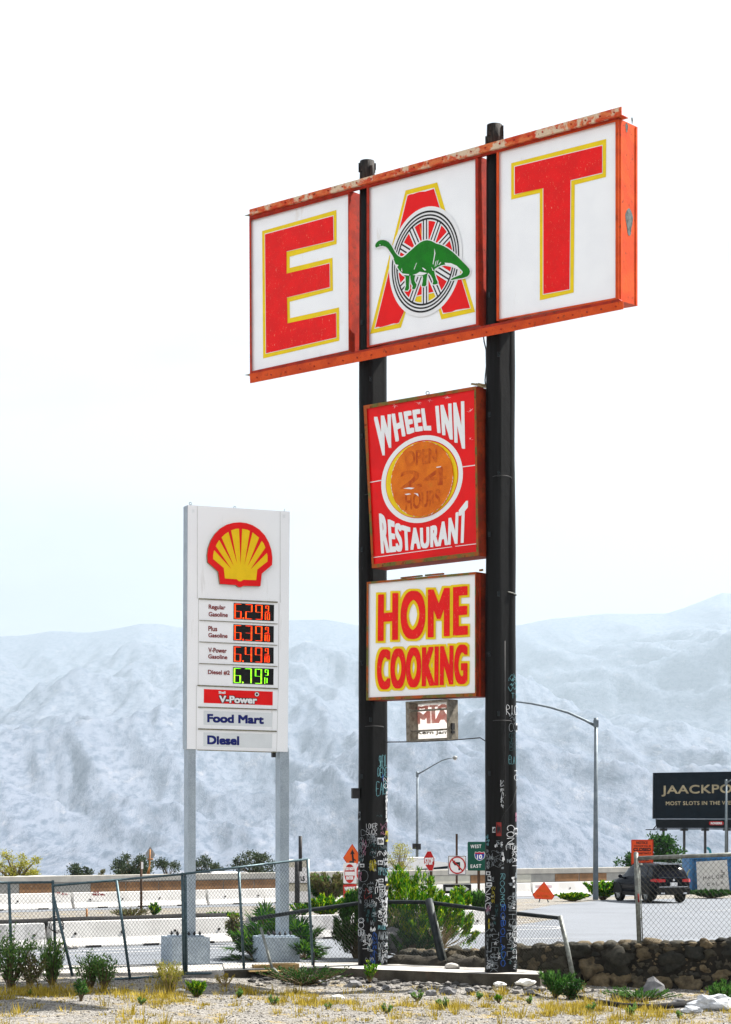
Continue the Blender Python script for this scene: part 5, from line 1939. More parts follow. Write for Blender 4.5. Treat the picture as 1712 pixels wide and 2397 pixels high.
def midfence():
    t = thing('chain_link_fence', 'sagging chain link fence with thick dark rail behind the black sign poles', 'fence', W(1040, 2268, 45.2))
    p = [W(588, 2152, 45.9), W(720, 2131, 46.2), (W(865, 2111, 46.6)), W(1003, 2112, 45.9), W(1110, 2126, 45.0), W(1160, 2133, 44.55), W(1313, 2149, 43.3)]
    MB().tube(p, .045, 10).build('rail', M['steel_dark'], t)
    MB().tube([W(1004, 2106, 45.75), W(1020, 2180, 45.4), W(1040, 2272, 45.1)], .085, 12).build('post', M['steel_dark'], t)
    MB().tube([W(1012, 2112, 45.7), W(1026, 2170, 45.35), W(1046, 2250, 45.0)], .020, 8).build('brace', M['steel_light'], t)
    MB().tube([W(1311, 2144, 43.25), W(1330, 2225, 43.1), W(1346, 2310, 42.9)], .048, 10).build('post', M['steel_light'], t)
    mesh_wire(MB(), W(735, 2255, 46.2), W(880, 2240, 46.5), W(870, 2116, 46.6), W(735, 2133, 46.25)).build('wire_mesh', M['wire_warm'], t, recalc=False)
    mesh_wire(MB(), W(880, 2240, 46.5), W(1038, 2240, 45.3), W(1006, 2116, 45.8), W(870, 2116, 46.6)).build('wire_mesh', M['wire'], t, recalc=False)
    mesh_wire(MB(), W(1038, 2262, 45.25), W(1338, 2290, 42.95), W(1313, 2153, 43.3), W(1006, 2116, 45.8)).build('wire_mesh', M['wire_warm'], t, recalc=False)
    return t


midfence()


def latch(t):
    mb = MB()
    mb.tube([W(1497, 2030, 43.05), W(1505, 2205, 43.05)], .012, 6)
    for y in (2024, 2150):
        mb.tube([W(1492, y, 43.1), W(1504, y, 43.05)], .018, 6)
    mb.build('tension_bar', M['steel_light'], t)
    mb = MB()
    mb.tube([W(1494.5, 2092, 43.03), W(1496, 2112, 43.03)], .018, 8)
    mb.build('red_tape', GR['r'], t)


fence('chain link fence standing on the stone wall in front of the dark car', [(W(1497, 2204, 43.1), W(1790, 2190, 42.3), W(1790, 1999, 42.3), W(1494, 2010, 43.1))],
      [w3((1489, 1997, 43.1), (1497, 2208, 43.1)), w3((1786, 1990, 42.3), (1788, 2198, 42.3))], [w3((1491, 2009, 43.1), (1790, 1997, 42.3))], M['steel_light'], M['wire_warm'], pr=.050, extra=latch, pitch=.105, r=.0036)
mb = MB()
mb.tube([W(611, 2172, 44.2), W(640, 2276, 43.6)], .030, 10)
mb.tube([W(640, 2268, 43.6), W(652, 2280, 43.5)], .04, 8)
tag(mb.build('loose_pipe', M['steel_light']), 'pale metal pipe leaning against the tall chain link panel', 'pipe')
mb = MB()
mb.obox(W(625, 2272, 43.9) + Vector((-.05, 0, 0)), (.36, .05, 0), (-.05, .28, 0), (0, 0, .012))
mb.obox(W(668, 2266, 44.3), (.26, .05, .0), (-.05, .2, 0), (0, 0, .10))
mb.obox(W(625, 2269, 44.4), (.30, .05, 0), (-.03, .1, 0), (0, 0, .10))
tag(mb.build('timber_offcuts', M['woodplank'], bevel=.01), 'weathered yellow timber offcuts lying at the foot of the tall fence panel', 'timber')

# ------------------------------------------------------------------ road signs
def disc_px(sp, cx, cy, rx, ry, off, n=28):
    return sp.poly([(cx + rx * math.cos(a), cy + ry * math.sin(a)) for a in [2 * math.pi * i / n for i in range(n)]], off)


def sign_post(t, sp, px, y0, y1, off, m, w=.06, wood=True):
    a, b = sp.p(px, y0, off), sp.p(px, y1, off)
    mb = MB()
    mb.obox((a + b) / 2, sp.u * w, sp.n * w, (0, 0, (a.z - b.z) / 2))
    mb.build('post', m, t)


def plate(t, sp, pts, off, m, name, thick=.012):
    return MB().prism(sp.poly(pts, off), -sp.n * thick).build(name, m, t)


def rrect(x0, y0, x1, y1, r):
    pts = []
    for cx_, cy_, a0 in ((x1 - r, y0 + r, -90), (x1 - r, y1 - r, 0), (x0 + r, y1 - r, 90), (x0 + r, y0 + r, 180)):
        for k in range(4):
            a = math.radians(a0 + 30 * k)
            pts.append((cx_ + r * math.cos(a), cy_ + r * math.sin(a)))
    return pts


def frame_on(t, sp, outer, inner, off, m, name):
    n = len(outer)
    MB().add(sp.poly(outer, off) + sp.poly(inner, off), [[i, (i + 1) % n, n + (i + 1) % n, n + i] for i in range(n)]).build(name, m, t)


def at(d, a=0.0):
    return SP(Vector((0, d, 0)), (math.cos(math.radians(a)), math.sin(math.radians(a))))


# merge diamond (partly behind the left pole)
s_ = at(80)
t = thing('merge_sign', 'orange diamond warning sign with black merge arrow left of the left pole', 'road sign', G(826, 2125))
sign_post(t, s_, 826, 2015, 2126, -.10, M['timber'])
cx_, cy_ = 825, 2008
plate(t, s_, [(825, 1975), (846.5, 2008), (825, 2041), (803.5, 2008)], 0, M['sgn_orange'], 'panel')
frame_on(t, s_, [(825, 1975.8), (845.7, 2008), (825, 2040.2), (804.3, 2008)], [(825, 1977.4), (844.7, 2008), (825, 2038.6), (805.3, 2008)], .004, M['sgn_red'], 'border')
mb = MB()
ax = [(825, 1988), (831, 1999.5), (827.4, 1998.6), (829, 2010), (834, 2013.5), (832.3, 2016), (829, 2013.6), (829.2, 2020), (825.4, 2020), (823.4, 1999), (820.2, 2000)]
mb.poly(s_.poly(ax, .008))
mb.build('arrow', M['blackv'], t)
# do not enter and wrong way
s_ = at(76)
t = thing('do_not_enter_sign', 'white square DO NOT ENTER sign above red WRONG WAY plate', 'road sign', G(822, 2130))
sign_post(t, s_, 822, 2015, 2132, -.10, M['timber'])
p = plate(t, s_, rrect(804, 2020, 835, 2068, 2), 0, M['sgn_white'], 'panel')
mb = MB().poly(disc_px(s_, 819, 2045, 12.4, 22.3, .005))
mb.build('red_disc', M['sgn_redfade'], p)
MB().poly(s_.poly([(808, 2040.5), (831, 2040.5), (831, 2049.5), (808, 2049.5)], .009)).build('white_bar', M['sgn_white'], p)
mb = MB()
text_on(mb, 'DO NOT', s_, [(809, 2030), (829.5, 2029.5), (829.5, 2037), (809, 2037.5)], .009, 0.54)
text_on(mb, 'ENTER', s_, [(810.5, 2051.5), (828, 2051), (827.5, 2059), (811, 2059.5)], .009, 0.54)
mb.build('lettering', M['sgn_white'], p)
p = plate(t, s_, [(803.5, 2071), (835, 2069.5), (834.5, 2100), (804.5, 2101)], 0, M['sgn_redfade'], 'panel')
mb = MB()
text_on(mb, 'WRONG', s_, [(806.5, 2076), (832.5, 2075), (832.5, 2084.5), (806.5, 2085.5)], .009, 0.54)
text_on(mb, 'WAY', s_, [(811.5, 2088.5), (829, 2088), (829, 2096), (811.5, 2096.5)], .009, 0.54)
mb.build('lettering', M['sgn_white'], p)
s_ = at(78.5)
t = thing('do_not_enter_sign', 'second red disc sign showing its edge beside the left pole', 'road sign', G(848, 2125))
sign_post(t, s_, 850, 2040, 2128, -.1, M['timber'])
MB().prism(disc_px(s_, 848, 2042, 15, 23, 0), -s_.n * .012).build('panel', M['sgn_white'], t)
MB().poly(disc_px(s_, 848, 2042, 13.8, 21.5, .005)).build('red_disc', M['sgn_redfade'], t)
MB().poly(s_.poly([(838, 2037.5), (858, 2037.5), (858, 2047), (838, 2047)], .009)).build('white_bar', M['sgn_white'], t)

# STOP
s_ = at(80)
t = thing('stop_sign', 'red octagonal STOP sign above the green bushes', 'road sign', G(1009, 2125))
sign_post(t, s_, 1009.5, 2030, 2128, -.08, M['timber'], .055)
oct_ = [(997.5, 1993), (1008.5, 1993), (1017, 2011), (1017, 2022), (1013, 2038), (1003.5, 2038), (993, 2021), (993, 2009)]
oct_ = [(1001, 1993), (1009, 1993), (1017, 2010), (1017.3, 2022), (1013, 2037.8), (1004.5, 2037.8), (993.5, 2021), (993, 2008)]
cxo, cyo = 1005.2, 2015.5
plate(t, s_, [(lerp(cxo, x, 1.05), lerp(cyo, y, 1.05)) for x, y in oct_], 0, M['sgn_white'], 'panel')
MB().poly(s_.poly(oct_, .005)).build('red_face', M['sgn_red'], t)
mb = MB()
text_on(mb, 'STOP', s_, [(994.5, 2008), (1015, 2007), (1015, 2024), (995, 2025)], .009, 0.63)
mb.build('lettering', M['sgn_white'], t)
# no left turn
s_ = at(79)
t = thing('turn_ban_sign', 'white square sign with struck out left turn arrow on tall post', 'road sign', G(1070, 2124))
sign_post(t, s_, 1069.5, 1952, 2126, -.08, M['timber'], .04)
plate(t, s_, rrect(1049, 2003, 1092, 2048, 2), 0, M['sgn_white'], 'panel')
frame_on(t, s_, rrect(1049.6, 2003.6, 1091.4, 2047.4, 2), rrect(1050.8, 2004.8, 1090.2, 2046.2, 1.5), .004, M['blackv'], 'border')
mb = MB()
mb.poly(s_.poly([(1059, 2017.5), (1065.5, 2014), (1066, 2018), (1077.5, 2018), (1077.5, 2037), (1073.5, 2037), (1073.5, 2023.5), (1069, 2023.5), (1069, 2025), (1065, 2026)], .008))
mb.build('arrow', M['blackv'], t)
n = 32
o_ = [(1070.8 + 19.6 * math.cos(2 * math.pi * i / n), 2025.3 + 20.6 * math.sin(2 * math.pi * i / n)) for i in range(n)]
i_ = [(1070.8 + 16.6 * math.cos(2 * math.pi * i / n), 2025.3 + 17.6 * math.sin(2 * math.pi * i / n)) for i in range(n)]
mb = MB().add(s_.poly(o_, .012) + s_.poly(i_, .012), [[i, (i + 1) % n, n + (i + 1) % n, n + i] for i in range(n)])
mb.poly(s_.poly([(1057.2, 2013.2), (1059.6, 2011.2), (1084.6, 2037.2), (1082.2, 2039.4)], .013))
mb.build('prohibition_ring', M['sgn_red'], t)
# WEST 10 EAST
s_ = at(81)
t = thing('route_sign', 'green WEST and EAST route sign with blue shield reading 10', 'road sign', G(1124, 2122))
sign_post(t, s_, 1121, 2030, 2124, -.08, M['timber'], .052)
plate(t, s_, rrect(1095, 1970.5, 1150, 2038, 3), 0, M['sgn_green'], 'panel')
mb = MB()
text_on(mb, 'WEST', s_, [(1102, 1977.5), (1127, 1976.8), (1127, 1985), (1102, 1985.7)], .006, 0.22, space=1.25)
text_on(mb, 'EAST', s_, [(1102, 2023.8), (1127, 2022.8), (1127, 2031), (1102, 2032)], .006, 0.22, space=1.25)
mb.build('lettering', M['sgn_white'], t)
sh = [(1112.3, 1993.5), (1117.5, 1995), (1122.5, 1993.3), (1128.5, 1995), (1134, 1993.5), (1136, 2001), (1134, 2008.5), (1128.5, 2013), (1123.3, 2015), (1117.5, 2013), (1112.4, 2008), (1111, 2001)]
sh2 = [(lerp(1123.3, x, .9), lerp(2004, y, .9)) for x, y in sh]
p = MB().poly(s_.poly(sh, .006)).build('shield', M['sgn_white'], t)
MB().poly(s_.poly(sh2, .009)).build('shield_face', M['sgn_blue'], p)
MB().poly(s_.poly([(1112.9, 1994.7), (1117.5, 1996), (1122.5, 1994.4), (1128.5, 1996), (1133.2, 1994.7), (1134, 1998.6), (1112.2, 1998.6)], .012)).build('shield_top', M['sgn_red'], p)
mb = MB()
text_on(mb, '10', s_, [(1117, 2000.5), (1129, 2000.3), (1129, 2010.8), (1117, 2011)], .012, 0.54)
mb.build('lettering', M['sgn_white'], p)
# white arrow board low behind the bushes
s_ = at(74)
t = thing('one_way_sign', 'black board with white arrow half hidden by bushes between the poles', 'road sign', G(1070, 2130))
sign_post(t, s_, 1068, 2068, 2132, -.08, M['timber'], .055)
plate(t, s_, [(1037, 2069.5), (1104, 2069.5), (1104, 2092), (1037, 2092)], 0, M['sgn_white'], 'panel')
plate(t, s_, [(1038, 2070.3), (1103, 2070.3), (1103, 2091.2), (1038, 2091.2)], .016, M['blackv'], 'black_face')
MB().poly(s_.poly([(1044, 2077), (1084, 2077), (1084, 2071.5), (1099, 2081), (1084, 2090.5), (1084, 2085), (1044, 2085)], .021)).build('arrow', M['sgn_white'], t)
# TRUCKS ENTERING
s_ = at(79, -6)
t = thing('roadwork_sign', 'orange TRUCKS ENTERING diamond standing low beside the ramp', 'road sign', G(1273, 2108))
plate(t, s_, [(1274, 2064), (1298.5, 2097.5), (1293, 2106), (1252.5, 2104), (1247, 2093.5)], .02, M['sgn_orange2'], 'panel')
frame_on(t, s_, [(1274, 2064.4), (1298, 2097.5), (1292.6, 2105.5), (1252.8, 2103.5), (1247.4, 2093.5)], [(1274, 2065.8), (1297, 2097.3), (1292, 2104.6), (1253.4, 2102.6), (1248.6, 2093.4)], .024, M['sgn_red'], 'border')
mb = MB()
text_on(mb, 'TRUCKS', s_, [(1261, 2081.5), (1286, 2084), (1286, 2089.5), (1261, 2087.5)], .026, 0.14, space=1.2)
text_on(mb, 'ENTERING', s_, [(1257, 2094), (1288, 2095.5), (1288, 2101), (1257, 2099.8)], .026, 0.14, space=1.2)
mb.build('lettering', M['brownletter'], t)
mb = MB()
mb.obox(s_.p(1273, 2075, -.12), s_.u * .32, s_.n * .05, (0, 0, .055))
mb.build('rear_board', M['sgn_white'], t)
mb = MB()
for x in (1262, 1284):
    mb.tube([s_.p(1273, 2076, -.1), s_.p(x, 2112, -.25)], .022, 6)
mb.build('stand', M['steel'], t)
# NOTICE CLOSED
s_ = at(88)
t = thing('notice_sign', 'orange NOTICE CLOSED board with black lettering behind the dark car', 'road sign', G(1504, 2105))
for x in (1488, 1520):
    sign_post(t, s_, x, 1970, 2106, -.1, M['timber'], .05)
plate(t, s_, rrect(1478, 1965.5, 1529.5, 2024, 2), 0, M['sgn_orange2'], 'panel')
frame_on(t, s_, rrect(1478.6, 1966.2, 1528.9, 2023.3, 2), rrect(1480, 1967.5, 1527.6, 2022, 1.5), .004, M['sgn_red'], 'border')
mb = MB()
for body, q, b in (('NOTICE', [(1490, 1969.5), (1517, 1969.5), (1517, 1976), (1490, 1976)], .2), ('THIS RAMP WILL BE', [(1484, 1978.5), (1524, 1978.5), (1524, 1982.3), (1484, 1982.3)], .1),
                   ('CLOSED', [(1483, 1984.5), (1524, 1984.5), (1524, 1992.3), (1483, 1992.3)], .45), ('INTERMITTENTLY', [(1483.5, 1995.5), (1525, 1995.5), (1525, 1999.5), (1483.5, 1999.5)], .15),
                   ('UNTIL MAY', [(1496, 2010), (1520, 2010), (1520, 2016), (1496, 2016)], .2)):
    text_on(mb, body, s_, q, .006, b)
mb.build('lettering', M['brownletter'] if False else M['blackv'], t)
# back of a small diamond sign on orange timber, slim posts
s_ = at(96)
t = thing('roadwork_sign', 'grey back of diamond sign on orange timber legs beyond the far barrier', 'road sign', W(351, 2075, 96))
plate(t, s_, [(352, 1981), (363, 1998), (363, 2002), (352, 2018), (341, 2002), (341, 1998)], -.05, M['signback'], 'panel')
mb = MB()
a, b, c = s_.p(351.5, 1988, .06), s_.p(350.5, 2028, .06), s_.p(348, 2062, .06)
mb.tube([a, b, c], .035, 6)
mb.tube([b, s_.p(341, 2060, .1)], .035, 6)
mb.tube([s_.p(345, 2011, .07), s_.p(359, 2011, .07)], .025, 6)
mb.build('timber_legs', M['timber_light'], t)


def simple_post(label, px, y0, y1, d, w, m, tip=None, tipm=None):
    t = thing('marker_post', label, 'post', W(px, y1, d))
    a, b = W(px, y0, d), W(px, y1, d)
    MB().tube([b, a], [w, w * .95], 8).build('post', m, t)
    if tip:
        c = W(px + tip[0], tip[1], d - .08)
        e = W(px + tip[0], tip[2], d - .08)
        mb = MB()
        mb.obox((c + e) / 2, (tip[3], 0, 0), (0, .01, 0), (0, 0, (c.z - e.z) / 2))
        mb.build('reflector_plate', tipm, t)
    return t


simple_post('dark timber post with narrow white plate in front of the far barrier', 331, 2017, 2141, 73, .045, M['timber'], (2.2, 2018, 2034, .035), M['sgn_white'])
simple_post('short brown stake on the bank behind the near barrier', 203.5, 2127, 2156, 68, .035, M['timber_light'])
simple_post('thin black pipe rising above the pale cabinet behind the fence', 703.5, 1957, 2040, 66, .06, M['blacksteel'])
simple_post('short black stake beside the end post of the tall fence', 735, 2229, 2270, 44.6, .022, M['blacksteel'])
# pale cabinet and the thick black post in front of it
t = thing('utility_cabinet', 'pale cream utility cabinet with black number behind the fence', 'cabinet', G(695, 2112))
s_ = at(68)
plate(t, s_, [(652, 2013), (723, 2013), (723, 2112), (652, 2112)], 0, M['sgn_white'], 'cabinet_body', 1.0)
for y0, y1 in ((2014, 2030), (2069, 2086)):
    plate(t, s_, [(653, y0), (722, y0), (722, y1), (653, y1)], .014, M['cream'], 'cream_band')
mb = MB()
text_on(mb, 'LS', s_, [(704, 2051), (714, 2051), (714, 2062), (704, 2062)], .008, 0.54)
mb.build('number', M['blackv'], t)
mb = MB().obox(s_.p(688, 2068, .03), s_.u * .48, s_.n * .02, (0, 0, .02))
mb.build('seam_strip', M['trim'], t)
t = thing('timber_post', 'thick black timber post standing before the pale cabinet', 'post', G(696, 2110))
MB().tube([W(696, 2114, 66.6), W(696.5, 2015, 66.6)], .085, 12).build('post', M['blacksteel'], t)

# ------------------------------------------------------------------ street lamps
def lamp(label, px, ytop, ybase, d, r, arm, head):
    t = thing('street_lamp', label, 'street lamp', W(px, ybase, d))
    MB().tube([W(px - .5, ybase, d), W(px + .5, ytop, d)], [r, r * .62], 12).build('pole', M['lamppost'], t)
    pts = [W(x, y, d) for x, y in arm]
    n = len(pts)
    MB().tube(pts, [r * .5 - r * .25 * i / n for i in range(n)], 8).build('arm', M['lamppost'], t)
    mb = MB()
    c = W(px, ytop, d)
    mb.tube([c + Vector((0, 0, -.12)), c + Vector((0, 0, .22))], r * .75, 10)
    mb.obox(c + Vector((0, -r * .6, -.02)), (r * .9, 0, 0), (0, r * .4, 0), (0, 0, .14))
    mb.build('arm_bracket', M['lamppost'], t)
    a, b = W(head[0], head[1], d), W(head[2], head[3], d)
    mb = MB()
    mb.tube([a, a.lerp(b, .2), a.lerp(b, .6), b], [.05, .13, .16, .06], 10)
    hd = mb.build('lamp_head', M['signback'], t)
    mb = MB()
    mb.tube([a.lerp(b, .3) - Vector((0, 0, .06)), a.lerp(b, .8) - Vector((0, 0, .06))], [.10, .12], 10)
    mb.build('lamp_lens', M['acryl_pale'], hd)
    return t


lamp('tall street lamp right of the poles with arm curving left', 1395, 1693, 2106, 84, .115, [(1392, 1698), (1370, 1686), (1330, 1668), (1285, 1655), (1245, 1647), (1214, 1643), (1185, 1641)], (1187, 1641.5, 1155, 1641))
t2 = lamp('distant street lamp between the poles with arm curving right', 977, 1813, 2052, 150, .11, [(977, 1813), (995, 1803), (1015, 1791), (1035, 1780), (1050, 1775.5), (1062, 1774)], (1060, 1774, 1071, 1773.5))
mb = MB()
mb.obox(W(971.5, 1981, 149.5), (.18, 0, 0), (0, .1, 0), (0, 0, .20))
mb.obox(W(980.5, 1982, 149.5), (.16, 0, 0), (0, .1, 0), (0, 0, .22))
mb.build('signal_box', M['blacksteel'], t2)
lamp('distant street lamp at the right edge standing before the billboard', 1700, 1832, 2030, 140, .10, [(1701, 1832), (1712, 1826), (1730, 1818), (1750, 1813)], (1748, 1813, 1762, 1813))

# ------------------------------------------------------------------ billboard
BD = 187
s_ = at(BD, 3)
t = thing('billboard', 'large black billboard with gold JAACKPOT lettering on steel columns', 'billboard', W(1700, 2040, BD))
plate(t, s_, [(1531, 1809), (1906, 1803), (1906, 1917), (1530, 1916.5)], 0, M['board'], 'panel', .5)
plate(t, s_, [(1538, 1917.5), (1900, 1917.5), (1900, 1938.5), (1538, 1938.5)], -.15, M['skirt'], 'skirt', .2)
mb = MB()
text_on(mb, 'JAACKPOT', s_, [(1549, 1839), (1738, 1835), (1738, 1862), (1549, 1864.5)], .02, 0.55, space=1.05)
mb.build('lettering', M['goldtext'], t)
mb = MB()
text_on(mb, 'MOST SLOTS IN THE WEST', s_, [(1559, 1876), (1726, 1874.5), (1726, 1883.5), (1559, 1885)], .02, 0.25, space=1.1)
mb.build('lettering', M['goldtext'], t)
MB().poly(s_.poly(rrect(1660, 1922.5, 1694.5, 1931.5, 4), -.14)).build('maker_plate', M['sgn_red'], t)
mb = MB()
text_on(mb, 'ROGERS', s_, [(1664, 1924.4), (1690.5, 1924.4), (1690.5, 1929.6), (1664, 1929.6)], -.125, 0.36)
mb.build('lettering', M['sgn_white'], t)
mb = MB()
mb.obox((s_.p(1530, 1941, .3) + s_.p(1906, 1940, .3)) / 2, s_.u * 7.2, s_.n * .5, (0, 0, .05))
mb.obox(s_.p(1523, 1942, .3), s_.u * .35, s_.n * .5, (0, 0, .04))
mb.build('catwalk', M['skirt'], t)
mb = MB()
mb.tube([s_.p(1530, 1941, 0), s_.p(1537, 1932, 0), s_.p(1536, 1917, 0)], .05, 6)
mb.tube([s_.p(1536, 1917, 0), s_.p(1539, 1930, 0)], .03, 6)
mb.build('brackets', M['skirt'], t)
for x in (1553.5, 1602, 1651, 1702, 1753, 1804, 1855):
    a, b = s_.p(x, 1938, -.5), s_.p(x, 2075, -.5)
    mb = MB()
    mb.obox((a + b) / 2, s_.u * .10, s_.n * .12, (0, 0, (a.z - b.z) / 2))
    mb.obox(a - Vector((0, 0, .15)), s_.u * .3, s_.n * .3, (0, 0, .12))
    mb.build('column', M['postgrey'], t)

# ------------------------------------------------------------------ blue container with a hand-painted board
t = thing('shipping_container', 'blue corrugated container at the right edge beyond the ramp', 'container', G(1690, 2094))
s_ = at(97, 4)
a, b = s_.p(1618, 2097), s_.p(1800, 2097)
zt = s_.p(1618, 2005).z
mb = MB()
prof = []
Lc = (b - a).length
x = 0
while x < Lc:
    for dx, o_ in ((0, 0), (.07, -.06), (.16, -.06), (.23, 0)):
        prof.append((x + dx, o_))
    x += .30
for i in range(len(prof) - 1):
    (x0, o0), (x1, o1) = prof[i], prof[i + 1]
    p0, p1 = a + s_.u * x0 + s_.n * o0, a + s_.u * x1 + s_.n * o1
    mb.add([Vector((p0.x, p0.y, a.z)), Vector((p1.x, p1.y, a.z)), Vector((p1.x, p1.y, zt)), Vector((p0.x, p0.y, zt))], [[0, 1, 2, 3]])
mb.build('corrugated_side', M['containerblue'], t, recalc=False)
mb = MB()
mid_ = (a + b) / 2
for z in (a.z + .06, zt - .05):
    mb.obox(Vector((mid_.x, mid_.y, z)) + s_.n * .03, s_.u * (Lc / 2 + .08), s_.n * .05, (0, 0, .06))
mb.obox(Vector((a.x, a.y, (a.z + zt) / 2)) + s_.n * .03 - s_.u * .03, s_.u * .07, s_.n * .06, (0, 0, (zt - a.z) / 2))
mb.obox(Vector((mid_.x, mid_.y, (a.z + zt) / 2)) - s_.n * 1.0, s_.u * (Lc / 2), s_.n * .9, (0, 0, (zt - a.z) / 2 - .02))
mb.build('frame', M['containerblue'], t)
t = thing('painted_board', 'white plywood board with black hand painted letters leaning on the blue container', 'board', s_.p(1668, 2092, .35))
sb = [(1630.5, 2017.5), (1702, 2013), (1708, 2083), (1633.5, 2087.5)]
MB().prism(s_.poly(sb, .34), -s_.n * .03).build('board', M['whitev'] if False else mat('white_painted_plywood', (0.52, 0.52, 0.50), (0.46, 0.46, 0.44), rough=.8, scale=3), t)
mb = MB()
for body, q in (('HALOB', [(1647, 2051), (1694, 2047), (1694, 2055.5), (1647, 2059)]), ('CALA', [(1656, 2067), (1694, 2063), (1694, 2070.5), (1656, 2073)]), ('2', [(1688, 2037), (1692, 2037), (1692, 2042), (1688, 2042)]), ('2', [(1692, 2043), (1697.5, 2042), (1697.5, 2048), (1692, 2049)])):
    for st in hand(body, gap=.7, jit=.08):
        ribbon_on(mb, [(u_, v_) for u_, v_ in st] if False else [bil(q, u_, v_) for u_, v_ in st], 1.3, lambda x, y: s_.p(x, y, .346))
mb.build('lettering', M['blackv'], t)
mb = MB()
mb.tube([s_.p(1616, 2035, .2), s_.p(1610, 2043, .25), s_.p(1609, 2053, .3)], .02, 6)
tag(mb.build('yellow_strap', GR['y']), 'short yellow strap hanging at the corner of the blue container', 'strap')
s_ = at(185)
t = thing('satellite_dish', 'teal dish edge seen past a billboard column above the fence rail', 'dish', s_.p(1659, 2003))
n = 12
mb = MB()
arc = [(1655 + 11 * math.cos(a), 1996 + 14 * math.sin(a)) for a in [math.radians(-90 + 10 * k) for k in range(13)]]
inn = [(1655 + 6 * math.cos(a), 1999 + 11 * math.sin(a)) for a in [math.radians(-90 + 10 * k) for k in range(13)]]
mb.prism(s_.poly(arc + inn[::-1], 0), -s_.n * .1)
mb.build('dish_rim', M['teal'], t)
mb = MB()
mb.tube([s_.p(1662, 2000, -.1), s_.p(1662, 2060, -.1)], .05, 6)
mb.build('mast', M['postgrey'], t)

